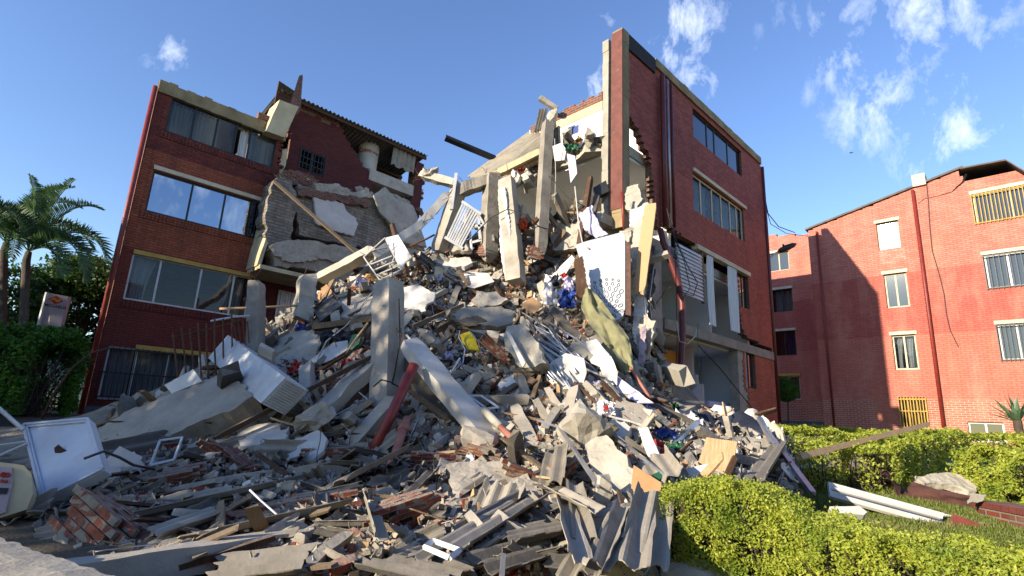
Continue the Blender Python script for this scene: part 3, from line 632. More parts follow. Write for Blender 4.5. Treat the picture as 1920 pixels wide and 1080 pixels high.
# corner column
zc0 = 6.4
mb = MB(); n = 14
for i in range(n):
    a, b = zc0+(12.22-zc0)*i/n, zc0+(12.22-zc0)*(i+1)/n; j = .012*noise.noise(V(i*1.3,0,0)); mb.fbox(F2, -.02+j, .30+j, -.05-j, .28, a, b)
col = obj('corner_column', mb, M['band'], b2)
obj('painted_strip', MB().fbox(F2, -.045, -.012, -.055, .3, 6.9, 12.15), M['rpaint'], b2)
mb = MB(); n = 16
for i in range(n):
    a, b = 6.3+(12.1-6.3)*i/n, 6.3+(12.1-6.3)*(i+1)/n; mb.fbox(F2, .0+.03*noise.noise(V(i*.9,1,0)), .25, .42, .62+.03*noise.noise(V(i*.9,4,0)), a, b)
obj('torn_wall_edge', mb, M['conc_l'], b2)
# lintels, pipes, sills
lint(b2, F2, (1299,327), (1397,383), 0, .12, M['lintel']); u_, z_ = F2.uz(1304,460)
obj('lintel', MB().fbox(F2, u_, 8.05, -.08, .12, 6.88, 7.02), M['lintel'], b2)
for px, r_, mt in ((1236,.075,M['dpipe']), (1245,.035,M['steel']), (1252,.045,M['dpipe'])):
    u, z = F2.uz(px, 200 if px < 1240 else 190); zb = F2.uz(px, 425)[1]
    obj('downpipe', MB().tube([F2.W(u,-.12,zb), F2.W(u,-.12,11.75)], r_, 10), mt, b2, smooth=True)
bp = [(1238,430,-.14),(1244,455,-.2),(1258,490,-.35),(1272,530,-.45),(1279,570,-.5),(1280,620,-.55),(1277,680,-.6),(1270,735,-.7),(1260,772,-.8)]
obj('bent_downpipe', MB().tube([F2.W(F2.uz(a, b, y)[0], y, F2.uz(a, b, y)[1]) for a, b, y in bp], .085, 10), M['dpipe'], b2, smooth=True)
obj('edge_pipe', MB().tube([F2.W(10.05,-.03,1.2), F2.W(10.05,-.03,11.9)], .06, 8), M['dpipe'], b2, smooth=True)
window(b2, F2, w2[0], .08, 4, M['dark'], M['bglass'], .06, [.3,.45,.73], curtains=[(.02,.98,M['curt'])])
window(b2, F2, w2[1], .08, 5, M['lintel'], M['glass'], .06, [.17,.38,.56,.74,.88], curtains=[(.02,.35,M['wcurt']),(.4,.54,M['ylintel']),(.57,.98,M['wcurt'])])
window(b2, F2, w2[2], .08, 2, M['woodd'], M['bglass'], .05); window(b2, F2, w2[3], .08, 2, M['woodd'], M['bglass'], .07)
# slabs (ragged free ends), columns, inside walls
def slab(u0, u1, y0, y1, z0, z1, rag=.5, seed=0, name='floor_slab', mt=None):
    mb = MB(); n = 14; A = []; 
    for i in range(n+1):
        y = y0+(y1-y0)*i/n; a = u0+rag*noise.noise(V(y*1.3, seed, 0))+rag*.4*noise.noise(V(y*5, seed, 2)); A.append((a, y))
    for i in range(n):
        (a, ya), (b, yb) = A[i], A[i+1]
        mb.box8([F2.W(a,ya,z0), F2.W(u1,ya,z0), F2.W(u1,yb,z0), F2.W(b,yb,z0), F2.W(a+.06,ya,z1), F2.W(u1,ya,z1), F2.W(u1,yb,z1), F2.W(b+.04,yb,z1)])
    return obj(name, mb, mt or M['conc_l'], b2)
slab(.05, 9.85, .25, 4.2, 8.78, 9.06, .3, 1); slab(-.5, 9.85, .25, 4.2, 6.45, 6.72, .5, 2); slab(1.9, 9.85, .02, 4.2, 4.15, 4.42, .15, 3); slab(1.7, 9.85, .25, 4.2, 1.72, 1.9, .2, 4, 'floor_slab', M['plaster'])
slab(3.6, 9.85, .25, 4.2, 11.55, 11.7, .05, 5, 'roof_slab')
obj('ceiling_white', MB().fbox(F2, .3, 9.8, .3, 4.1, 8.70, 8.775), M['int'], b2)
obj('ceiling_white', MB().fbox(F2, .4, 9.8, .3, 4.1, 6.38, 6.445), M['int'], b2)
obj('ceiling_white', MB().fbox(F2, 2.2, 9.8, .3, 4.1, 4.09, 4.145), M['int'], b2)
# top-floor section wall facing the gap
mb = MB(); FA = Frame(No, Ad)   # x runs back along the cross wall, y points to -B
mb = maskwall(MB(), FA, lines(.6, 3.9, .13), lines(9.06, 10.5, .08), -.15, 0.0, lambda u, z: z < 10.45-.03*abs(math.sin(u*7))+.04*noise.noise(V(u*6,0,0)) and not (u > 3.2 and z > 10.45-(u-3.2)*.8))
obj('top_floor_cross_wall', mb, [M['int'], M['brickm'], M['int']], b2)
obj('cream_band', maskwall(MB(), FA, lines(.6, 3.3, .13), lines(9.9, 10.25, .05), .0, .02, lambda u, z: z > 9.95+.02*noise.noise(V(u*5,0,0))), [M['cream']]*3, b2)
obj('bare_brick_edge', maskwall(MB(), FA, lines(.6, 3.3, .11), lines(10.22, 10.5, .075), -.16, .03, lambda u, z: z < 10.46+.1*noise.noise(V(u*8,z*9,0))), [M['brickm']]*3, b2)
# posters on that wall
for a, z, w_, h_, mt in ((1.72,9.42,.26,.3,M['navy']), (1.42,9.56,.24,.24,M['blu']), (2.1,9.3,.22,.26,M['orc'])):
    obj('poster', MB().fbox(FA, a, a+w_, .004, .012, z, z+h_), mt, b2)
mb = MB().fbox(F2, 2.9, 3.05, .3, 4.0, 6.72, 8.7); mb.fbox(F2, 3.2, 3.35, .3, 4.0, 9.06, 11.5); obj('cross_wall', mb, M['int'], b2)
mb = MB().fbox(F2, .0, 9.8, 4.0, 4.15, 1.9, 8.7); mb.fbox(F2, 3.4, 9.8, 4.0, 4.15, 9.06, 11.5); obj('back_wall', mb, M['int'], b2)
mb = MB().fbox(F2, 9.8, 9.95, .22, 5.6, 1.3, 12.0); obj('end_wall', mb, [M['b2']], b2)
# open rooms on the facade side
for px0, px1, z0, z1, y in ((1224,1244,1.9,6.45,.0), (1386,1402,1.9,4.15,.02)):
    u0, u1 = F2.uz(px0, 700)[0], F2.uz(px1, 700)[0]; mb = MB(); n = 10
    for i in range(n): a, b = z0+(z1-z0)*i/n, z0+(z1-z0)*(i+1)/n; j = .02*noise.noise(V(i*1.1, px0, 0)); mb.fbox(F2, u0+j, u1+j, y, y+.32, a, b)
    obj('concrete_column', mb, M['conc'], b2)
u5 = F2.uz(1322, 700, .4)[0]
mb = maskwall(MB(), Frame(F2.W(u5,0,0), Ad), lines(.45, 4.0, .15), lines(1.9, 4.09, .1), 0, .14, lambda u, z: u > .6+.25*noise.noise(V(z*2,1,0))+.2*math.sin(z*2)); obj('partition_wall', mb, [M['intb'], M['conc'], M['intb']], b2)
u6_ = F2.uz(1326, 540, .4)[0]
obj('partition_wall', maskwall(MB(), Frame(F2.W(u6_,0,0), Ad), lines(.3, 4.0, .15), lines(4.42, 6.38, .1), 0, .14, lambda u, z: u > .35+.1*noise.noise(V(z*2,1,0))), [M['int'], M['conc'], M['int']], b2)
obj('room_back_wall', MB().fbox(F2, 2.3, 9.7, 1.9, 2.0, 1.9, 4.09), M['intb'], b2); obj('room_back_wall', MB().fbox(F2, 2.3, 9.7, 2.2, 2.3, 4.42, 6.38), M['int'], b2)
rc = rectq(F2, 1.2, ((1243,655),(1275,660),(1272,800),(1243,800))); obj('orange_wall_panel', MB().fbox(F2, rc[0]-.5, rc[1], 1.2, 1.3, 1.9, rc[3]), M['orange'], b2)
obj('partition_wall', MB().fbox(F2, 8.1, 8.2, .25, 4.0, 1.9, 4.09), M['intb'], b2); obj('partition_wall', MB().fbox(F2, 8.3, 8.4, .25, 4.0, 4.42, 6.38), M['int'], b2)
obj('slab_edge', MB().fbox(F2, 2.0, 9.95, -.03, .018, 4.13, 4.42), M['conc'], b2)
# shutter panel
rc = rectq(F2, -.02, ((1258,450),(1316,478),(1317,566),(1280,550)))
mb = MB(); k = 13
for i in range(k):
    z = rc[2]+(rc[3]-rc[2])*i/k; mb.box8([F2.W(rc[0]+.25*(1-i/k),-.06,z), F2.W(rc[1],-.06,z), F2.W(rc[1],.0,z+.02), F2.W(rc[0]+.25*(1-i/k),.0,z+.02), F2.W(rc[0]+.25*(1-i/k),-.03,z+.1), F2.W(rc[1],-.03,z+.1), F2.W(rc[1],.02,z+.1), F2.W(rc[0]+.25*(1-i/k),.02,z+.1)])
sh = root('louvre_panel', 'white louvred panel hanging askew in the open second-storey room beside the bent red pipe', 'shutter', F2.W(rc[0],0,rc[2])); obj('slats', mb, M['wmetal'], sh)
obj('side_frame', MB().fbox(F2, rc[1], rc[1]+.05, -.06, .03, rc[2]-.05, rc[3]+.15), M['wood'], sh)
# curtains in the opening
for q, l in ((((1326,478),(1334,482),(1336,612),(1328,606)), 'narrow white curtain strip hanging at the left side of the open second-storey window'), (((1330,480),(1336,484),(1342,614),(1336,610)), 'white curtain strip with a long tail hanging below the second-storey floor'), (((1365,500),(1382,506),(1386,625),(1368,618)), 'wide white curtain drawn to the right side of the open second-storey window')):
    rc = rectq(F2, -.03, q); obj('curtain', curtain(F2, rc[0], rc[1], rc[2], rc[3], -.04, .025, .1), M['wcurt'], M=F2.W(rc[0],0,rc[2]), smooth=True, label=l, cat='curtain')
rc = rectq(F2, 1.4, ((1338,535),(1344,537),(1344,570),(1338,568))); obj('wall_television', MB().fbox(F2, rc[0], rc[0]+.55, 1.4, 1.46, rc[2]-.1, rc[3]+.1), M['black'], M=F2.W(rc[0],1.4,rc[2]), label='black flat television on the wall of the open second-storey room', cat='television')
# bed
bu0, bz0 = F2.uz(1328,765,.5); bu1 = F2.uz(1394,770,.5)[0]
bd = root('bed', 'bed with lavender sheets standing in the open ground-floor room', 'bed', F2.W(bu0,.5,1.9)); bt = F2.uz(1360,755,.45)[1]
bm_ = bmesh.new(); 
obj('bed_base', MB().fbox(F2, bu0, bu1, .45, 2.2, bt-.42, bt-.2), M['woodd'], bd)
mb = MB().fbox(F2, bu0+.02, bu1-.02, .47, 2.15, bt-.2, bt); o = obj('mattress', mb, M['lav'], bd)
for me_ in (o,): bv = me_.modifiers.new('b', 'BEVEL'); bv.width = .05; bv.segments = 3
mb = MB().fbox(F2, bu0+.08, bu0+.6, .9, 1.7, bt+.001, bt+.14); o = obj('pillow', mb, M['lav'], bd); bv = o.modifiers.new('b', 'BEVEL'); bv.width = .06; bv.segments = 3
# sink
su, sz = F2.uz(1292,722,.9); mb = MB().tube([F2.W(su,.8,sz-.16), F2.W(su,.8,sz), F2.W(su,.8,sz+.03)], [.08,.24,.25], 16); sk = root('wash_basin', 'small white wash basin on a pedestal in the blue-walled ground-floor room', 'basin', F2.W(su,.8,1.9))
obj('bowl', mb, M['wmetal'], sk, smooth=False); obj('pedestal', MB().tube([F2.W(su,.8,1.9), F2.W(su,.8,sz-.16)], .06, 10), M['wmetal'], sk)
# ================================================================== RIGHT BUILDING
F3 = Frame(Bd*26, -Ad)
b3 = root('apartment_building', 'sunlit salmon-red brick block on the right with small windows and a damaged roof corner', 'building', F3.mat(1.45))
q3 = [((1642,420),(1683,412),(1690,464),(1648,470)), ((1655,516),(1699,509),(1706,574),(1665,578)), ((1670,629),(1716,626),(1724,692),(1680,694)), ((1686,745),(1737,744),(1742,830),(1695,832)),
      ((1822,368),(1930,341),(1940,400),(1830,421)), ((1844,480),(1935,465),(1942,532),(1853,542)), ((1868,609),(1945,603),(1952,673),(1880,676)), ((1815,791),(1880,792),(1890,830),(1818,830))]
w3 = [rectq(F3, 0, q) for q in q3]
uR = 2.5
rl = [F3.uz(a, b) for a, b in ((1515,432),(1700,348),(1737,330),(1795,316))]
def top3(u):
    if u < rl[2][0]: return rl[0][1]+(rl[1][1]-rl[0][1])*(u-rl[0][0])/(rl[1][0]-rl[0][0])
    if u < -1.45: return 11.75+.2*(u-rl[2][0])
    return 11.42
zq = F3.uz(1800,318)[1]
def t3(u, z):
    if inr(u, z, w3): return False
    if u < -1.5+.25*noise.noise(V(z*6,1,0)): return z < (rl[0][1]+(11.95-rl[0][1])*(u-rl[0][0])/(-1.5-rl[0][0]))
    return z < 11.42+.03*noise.noise(V(u*7,0,0))+max(0, .3-(u+1.5)*1.5)
u3a = F3.uz(1516,440)[0]
us = lines(u3a, uR, .2, [r for w in w3 for r in w[:2]]+[-1.6,-1.5,-1.4,-1.3]); zs = lines(1.45, 12.4, .08, [r for w in w3 for r in w[2:]])
obj('brick_facade', maskwall(MB(), F3, us, zs, 0, .22, t3), [M['b3'], M['brickm'], M['int']], b3)
obj('edge_column', MB().fbox(F3, u3a-.02, u3a+.3, -.03, .0, 1.45, 10.45), M['b3'], b3)
mb = MB(); mb.fbox(F3, u3a, u3a+.2, .22, 6, 1.45, 10.3); mb.fbox(F3, uR-.2, uR, .22, 6, 1.45, 11.3); mb.fbox(F3, u3a, uR, 6, 6.2, 1.45, 10.3); obj('outer_wall', mb, M['b3'], b3)
mb = MB()
for z in (4.2, 6.7, 9.2): mb.fbox(F3, u3a+.2, uR-.2, .22, 6, z-.1, z+.1)
obj('floor_slab', mb, M['conc'], b3)
mb = MB(); a0, a1 = rl[0], rl[1]
mb.box8([F3.W(a0[0]-.1,-.1,a0[1]), F3.W(-1.35,-.1,12.0), F3.W(-1.35,6,12.0), F3.W(a0[0]-.1,6,a0[1]), F3.W(a0[0]-.1,-.1,a0[1]+.08), F3.W(-1.35,-.1,12.08), F3.W(-1.35,6,12.08), F3.W(a0[0]-.1,6,a0[1]+.08)])
obj('roof', mb, M['eterd'], b3)
rq = [F3.uz(a, b, -.4) for a, b in ((1800,314),(1885,298),(1925,322))]
mb = MB(); A, B_, C2 = [(u, z) for u, z in rq]
for (u0, z0), (u1, z1) in ((A, B_), (B_, C2)): mb.box8([F3.W(u0,-.4,z0-.06), F3.W(u1,-.4,z1-.06), F3.W(u1,4,z1+.3), F3.W(u0,4,z0+.3), F3.W(u0,-.4,z0), F3.W(u1,-.4,z1), F3.W(u1,4,z1+.36), F3.W(u0,4,z0+.36)])
obj('attic_roof', mb, M['eterd'], b3)
obj('attic_back_wall', MB().fbox(F3, -2.2, uR, 3.5, 3.7, 9.3, 12.2), M['woodd'], b3)
rc = rectq(F3, -.12, ((1709,329),(1733,324),(1736,346),(1711,349))); obj('parapet_block', MB().fbox(F3, rc[0], rc[1], -.12, .5, rc[2], rc[3]), M['lintel'], b3)
u, z = F3.uz(1743,575); obj('downpipe', MB().tube([F3.W(u-.07,-.1,1.45), F3.W(u-.02,-.1,11.5)], .06, 8), M['redp'], b3, smooth=True)
u, z = F3.uz(1548,640); obj('downpipe', MB().tube([F3.W(u3a+.36,-.08,1.45), F3.W(u3a+.36,-.08,10.5)], .045, 8), M['redp'], b3, smooth=True)
obj('hanging_wire', MB().tube([F3.W(*(lambda t: (t[0],-.04,t[1]))(F3.uz(a, b))) for a, b in ((1737,340),(1741,380),(1744,430),(1748,470),(1760,510),(1770,550),(1775,590),(1782,620),(1797,650))], .016, 5), M['cable'], b3)
obj('crack', MB().tube([F3.W(*(lambda t: (t[0],-.004,t[1]))(F3.uz(a, b))) for a, b in ((1722,382),(1733,373),(1760,367),(1785,360),(1795,350),(1805,342),(1812,326))], [.012,.015,.012,.016,.03,.035,.04], 5), M['black'], b3)
kinds = ((1,M['lintel'],M['gglass']), (2,M['lintel'],M['gglass']), (2,M['lintel'],M['glass']), (3,M['ylintel'],M['glass']), (3,M['lintel'],M['gglass']), (2,M['wmetal'],M['gglass']), (2,M['wmetal'],M['gglass']), (2,M['wmetal'],M['gglass']))
for i, (w, (n, fm, g)) in enumerate(zip(w3, kinds)):
    cu = [] if i not in (2, 3, 4, 6) else ([(.15,.45,M['wcurt'],.5),(.5,.85,M['wcurt'],.3)] if i == 2 else [(.0,1,M['ylintel'])] if i == 3 else [(.4,1,M['curt'])] if i == 4 else [(.02,1,M['wcurt'])])
    window(b3, F3, w, .1, n, fm, g, .06, curtains=cu)
    if i in (0,1,2,4,5,6): obj('lintel', MB().fbox(F3, w[0]-.06, w[1]+.06, -.04, .08, w[3]+.002, w[3]+.13), M['lintel'], b3)
    if i in (3,4,5,6): grille(b3, F3, (w[0]-.02,w[1]+.02,w[2]-.05,w[3]), -.06, (9,15,9,9)[(3,4,5,6).index(i)], M['ylintel'] if i < 5 else M['dark'], (.04,.96) if i != 3 else (.05,.35,.7,.95), .014 if i < 5 else .01)
M['patch'] = brick('flaked_pale_brick', 'd9a08e', 'd09482', 'b98472', stain='e2b8a6', samt=.5, bump=.8)
rc = rectq(F3, 0, ((1648,468),(1696,462),(1698,490),(1652,497))); obj('flaked_paint_patch', maskwall(MB(), F3, lines(rc[0], rc[1], .1), lines(rc[2], rc[3], .08), -.004, -.001, lambda u, z: abs((u-(rc[0]+rc[1])/2)/(rc[1]-rc[0])*2)**4+abs((z-(rc[2]+rc[3])/2)/(rc[3]-rc[2])*2)**4 < .9+.5*noise.noise(V(u*6,z*6,0))), [M['patch']]*3, b3)
# wing behind
F4 = Frame(Bd*29, -Ad)
b4 = root('apartment_building', 'far red brick wing half in shadow between the sheared block and the salmon-red block', 'building', F4.mat(1.45))
w4 = [rectq(F4, 0, q) for q in (((1440,477),(1478,470),(1480,505),(1443,510)), ((1446,545),(1484,540),(1488,583),(1448,586)), ((1448,622),(1491,619),(1494,666),(1452,667)), ((1457,706),(1499,704),(1502,748),(1461,750)))]
u4a = -14.5
us = lines(u4a, -5.5, .3, [r for w in w4 for r in w[:2]]); zs = lines(1.45, 12.8, .16, [r for w in w4 for r in w[2:]])
zA, uA = F4.uz(1440,441)[::-1]; zB, uB = F4.uz(1515,441)[::-1]
obj('brick_facade', maskwall(MB(), F4, us, zs, 0, .22, lambda u, z: not inr(u, z, w4) and z < zA+(zB-zA)*(u-uA)/(uB-uA)), [M['b3'], M['brickm'], M['int']], b4)
mb = MB().fbox(F4, u4a, u4a+.2, .22, 6, 1.45, 11); mb.fbox(F4, u4a, -5.5, 6, 6.2, 1.45, 11); obj('outer_wall', mb, M['b3'], b4)
obj('roof', MB().fbox(F4, u4a, -5.5, .22, 6, 10.9, 11.05), M['eterd'], b4)
obj('plinth', MB().fbox(F4, u4a, -5.5, -.06, .0, 1.2, 2.15), M['plinth'], b4)
for i, w in enumerate(w4):
    window(b4, F4, w, .1, 2, M['lintel'] if i in (0,3) else M['dark'], M['gglass'] if i == 0 else M['glass'], .05, curtains=[(.1,.9,M['curt'])] if i == 1 else [(.55,1,M['blu'])] if i == 2 else [(.5,1,M['curt'])] if i == 3 else [])
    obj('lintel', MB().fbox(F4, w[0]-.06, w[1]+.06, -.05, .08, w[3]+.002, w[3]+.12), M['lintel'] if i < 3 else M['ylintel'], b4)
# street lamp
d = 21.2; pl = P(1441,560,d); lp = root('street_lamp', 'street lamp with a flat dark head on a curved arm beside the sheared block', 'street lamp', (pl.x, pl.y, 1.2))
top = P(1437,505,d)
obj('pole', MB().tube([(pl.x,pl.y,1.2), P(1438,560,d), top, P(1440,488,d), P(1452,476,d), P(1462,470,d)], [.07,.055,.05,.045,.04,.035], 8), M['steel'], lp, smooth=True)
hp, hq = P(1459,471,d), P(1493,457,d); mb = MB(); mb.tube([hp, hp.lerp(hq,.15), hp.lerp(hq,.5), hp.lerp(hq,.85), hq], [.04,.1,.13,.1,.03], 8); obj('lamp_head', mb, M['dark'], lp, smooth=True)
obj('sensor', MB().tube([hp.lerp(hq,.3)+UP*.1, hp.lerp(hq,.3)+UP*.2], .04, 6), M['dark'], lp)
# ================================================================== the mound: a height field through points read off the pile
ctl = [(0,1062,4.7),(150,1078,4.6),(300,1078,4.4),(700,1078,4.2),(1100,1078,4.2),(1250,1070,4.3),(50,960,6),(300,950,6),(550,930,6.3),(800,940,6.2),(1050,930,6.3),(1230,920,6.0),
 (150,860,7.8),(400,860,7.8),(650,850,8),(850,840,8),(1050,820,8),(1300,840,7.8),(1430,860,7.6),(1520,900,7),(300,790,9.6),(480,750,9.5),(600,740,9.3),(750,720,9.5),(950,770,9.1),(860,750,9.3),(850,690,11.3),(915,700,11.7),(975,715,11.6),(800,655,11.2),(1035,745,9.6),(1045,690,10.3),(760,690,9.8),(1100,730,9.5),(1200,755,9.8),(1300,790,10.8),(1400,797,11.5),(1440,815,10),
 (480,660,11),(600,650,10.8),(800,640,10.8),(950,650,10.8),(1080,640,11),(1170,680,11),(560,585,12),(700,560,12.2),(850,545,12.6),(1000,545,12.8),(1100,560,12.2),(700,505,13.2),(850,490,13.8),(1000,480,14),(1090,490,13.4),
 (840,458,14.6),(900,447,15),(950,440,15),(1005,418,14.9),(1065,405,14.5),(1115,412,14.0)]
cp = [P(*c) for c in ctl]
cp += [V(*c) for c in ((-3,19,2),(2,20,3.2),(-6.5,17,1.6),(5.5,16.5,2.3),(-9,10.5,1.1),(-12,9,.9),(-12,6,.6),(-8,3.5,.35),(0,2.2,.25),(3,2.5,.25),(-9,14,1.3),(8,14,1.6),(8,11,1.3),(6,8.3,.9),(5,6.5,.65),(9,17,1.6),(2.8,4,.45),(3.5,5.4,.6),(-1,22,1.5),(6,22,1.4),(-5,2.2,.2))]
cp += [F2.W(u, y, z) for u, y, z in ((2.4,-.5,1.8),(3.6,-.7,1.7),(5,-1,1.6),(7,-1.2,1.45),(9,-1.2,1.35),(1.3,-.6,2.9),(2.5,1.5,1.6),(6,1.5,1.5))]
X = np.array([[p.x, p.y] for p in cp]); Z = np.array([p.z for p in cp]); nC = len(X)
def tps(r2): return np.where(r2 > 1e-9, .5*r2*np.log(np.maximum(r2, 1e-9)), 0)
Kq = tps(((X[:,None]-X[None])**2).sum(-1))+np.eye(nC)*.12; Pq = np.c_[np.ones(nC), X]
A_ = np.block([[Kq, Pq], [Pq.T, np.zeros((3,3))]]); sol = np.linalg.solve(A_, np.r_[Z, 0, 0, 0])
gxs = np.arange(-12, 9.01, .15); gys = np.arange(2, 21.01, .15); GX, GY = np.meshgrid(gxs, gys)
Q = np.c_[GX.ravel(), GY.ravel()]; Hh = (tps(((Q[:,None]-X[None])**2).sum(-1))@sol[:nC]+np.c_[np.ones(len(Q)), Q]@sol[nC:]).reshape(GX.shape)
for j in range(len(gys)):
    for i in range(len(gxs)):
        x, y = gxs[i], gys[j]; Hh[j,i] = max(Hh[j,i], ground(x, y)-.25)
# keep the mound clear of the open rooms
for j in range(len(gys)):
    for i in range(len(gxs)):
        q = V(gxs[i], gys[j], 0)-F2.o; u = q.dot(F2.ex); y = q.dot(F2.ey)
        if u > .6 and y > -3.2: Hh[j,i] = min(Hh[j,i], 1.95+max(0, 1.7-u)*1.6+max(0, -.7-y)*.22)
        if u > 1.9 and y > -.1: Hh[j,i] = min(Hh[j,i], 1.6)
        a_, b_ = proj((gxs[i], gys[j], ground(gxs[i], gys[j])))
        if gxs[i] > 1.5 and gys[j] < 11 and a_ > 1470+max(0, b_-900)*.3: Hh[j,i] = min(Hh[j,i], ground(gxs[i], gys[j])-.25)
        if gxs[i] > 1.2 and a_ > 1235 and b_ > 1010: Hh[j,i] = min(Hh[j,i], ground(gxs[i], gys[j])-.2)
        if u > -.3 and y > .6: Hh[j,i] = min(Hh[j,i], 6.3 if u < 1.9 else 1.8)
def hgt(x, y):
    fx = (x-gxs[0])/.15; fy = (y-gys[0])/.15
    if not (0 <= fx < len(gxs)-1 and 0 <= fy < len(gys)-1): return ground(x, y)-.3
    i, j = int(fx), int(fy); a, b = fx-i, fy-j
    return (Hh[j,i]*(1-a)+Hh[j,i+1]*a)*(1-b)+(Hh[j+1,i]*(1-a)+Hh[j+1,i+1]*a)*b
def onpile(px, py):
    v = pixray(px, py); y = 2.3; last = None
    while y < 20.5:
        p = CAM+v*(y/v.y)
        if p.z <= hgt(p.x, p.y): 
            lo, hi = y-.1, y
            for _ in range(8):
                md = (lo+hi)/2; p = CAM+v*(md/v.y)
                if p.z <= hgt(p.x, p.y): hi = md
                else: lo = md
            return CAM+v*(hi/v.y)
        y += .1
    return None
def hnorm(x, y):
    e = .2; return V(hgt(x-e,y)-hgt(x+e,y), hgt(x,y-e)-hgt(x,y+e), 2*e).normalized()
def D(px, py, off=0):
    p = onpile(px, py); return (p.y if p else 13.5)+off
mb = MB(); n = len(gxs)
for j in range(len(gys)):
    for i in range(n):
        x, y = gxs[i], gys[j]; mb.v.append(V(x, y, Hh[j,i]-.10+.10*noise.noise(V(x*1.6,y*1.6,0))+.06*noise.noise(V(x*5,y*5,5))))
for j in range(len(gys)-1):
    for i in range(n-1):
        if max(Hh[j,i], Hh[j+1,i+1])-ground(gxs[i], gys[j]) > -.1: mb.f.append([j*n+i, j*n+i+1, (j+1)*n+i+1, (j+1)*n+i]); mb.m.append(0)
obj('rubble_mound', mb, M['mix'], M=V(0,0,0), kind='structure')
# ------------------------------------------------------------------ debris prototypes
def bm_done(bm, name, mats, smooth=False):
    me = bpy.data.meshes.new(name); bm.normal_update(); bm.to_mesh(me); bm.free()
    for m_ in (mats if isinstance(mats, list) else [mats]): me.materials.append(m_)
    if smooth: me.shade_smooth()
    return me
def chunk_mesh(name, mt, sx, sy, sz, seed, npt=16, rough=.03):
    r = random.Random(seed); bm = bmesh.new()
    for k in range(npt):
        v = V(r.uniform(-1,1), r.uniform(-1,1), r.uniform(-1,1)); mxx = max(abs(c) for c in v); v = v/mxx*(r.uniform(.75,1)); bm.verts.new((v.x*sx/2, v.y*sy/2, v.z*sz/2))
    r_ = bmesh.ops.convex_hull(bm, input=bm.verts); bmesh.ops.delete(bm, geom=[g for g in r_['geom_interior'] if isinstance(g, bmesh.types.BMVert)], context='VERTS')
    bmesh.ops.triangulate(bm, faces=bm.faces)
    for _ in range(2):
        L = max(e.calc_length() for e in bm.edges); bmesh.ops.subdivide_edges(bm, edges=[e for e in bm.edges if e.calc_length() > L*.5], cuts=1); bmesh.ops.triangulate(bm, faces=bm.faces)
    for v in bm.verts:
        q = v.co*7+V(seed,0,0); v.co += V(noise.noise(q), noise.noise(q+V(7,0,0)), noise.noise(q+V(0,7,0)))*rough; q = v.co*25; v.co += V(noise.noise(q), noise.noise(q+V(7,0,0)), noise.noise(q+V(0,7,0)))*rough*.5
    return bm_done(bm, name, mt)
def irr(r, n, a, b):
    return [(a*math.cos(t)*k, b*math.sin(t)*k) for t, k in ((2*math.pi*(i+r.uniform(-.28,.28))/n, r.uniform(.72,1.1)) for i in range(n))]
def slab_mesh(name, mt, a, b, t, seed, n=6, rough=.012, edge=None):
    r = random.Random(seed); bm = bmesh.new(); pts = irr(r, n, a/2, b/2)
    # break long sides into small steps
    P2 = []
    for (x0,y0), (x1,y1) in zip(pts, pts[1:]+pts[:1]):
        k = r.choice((1,1,3,4)); 
        for i in range(k): s = i/k; j = .05*min(a,b) if i else 0; P2.append((x0+(x1-x0)*s+r.uniform(-j,j), y0+(y1-y0)*s+r.uniform(-j,j)))
    lo = [bm.verts.new((x,y,-t/2)) for x, y in P2]; hi = [bm.verts.new((x*1.0+r.uniform(-t,t)*.25, y+r.uniform(-t,t)*.25, t/2)) for x, y in P2]
    bm.faces.new(lo[::-1]); bm.faces.new(hi); n2 = len(P2)
    for i in range(n2):
        f = bm.faces.new([lo[i], lo[(i+1)%n2], hi[(i+1)%n2], hi[i]]); f.material_index = 1 if edge else 0
    bmesh.ops.triangulate(bm, faces=bm.faces)
    for _ in range(2):
        bmesh.ops.subdivide_edges(bm, edges=[e for e in bm.edges if e.calc_length() > max(a,b)*.22], cuts=1); bmesh.ops.triangulate(bm, faces=bm.faces)
    for v in bm.verts: q = v.co*6+V(seed,3,0); v.co += V(noise.noise(q), noise.noise(q+V(7,0,0)), noise.noise(q+V(0,7,0)))*rough
    return bm_done(bm, name, [mt, edge] if edge else mt)
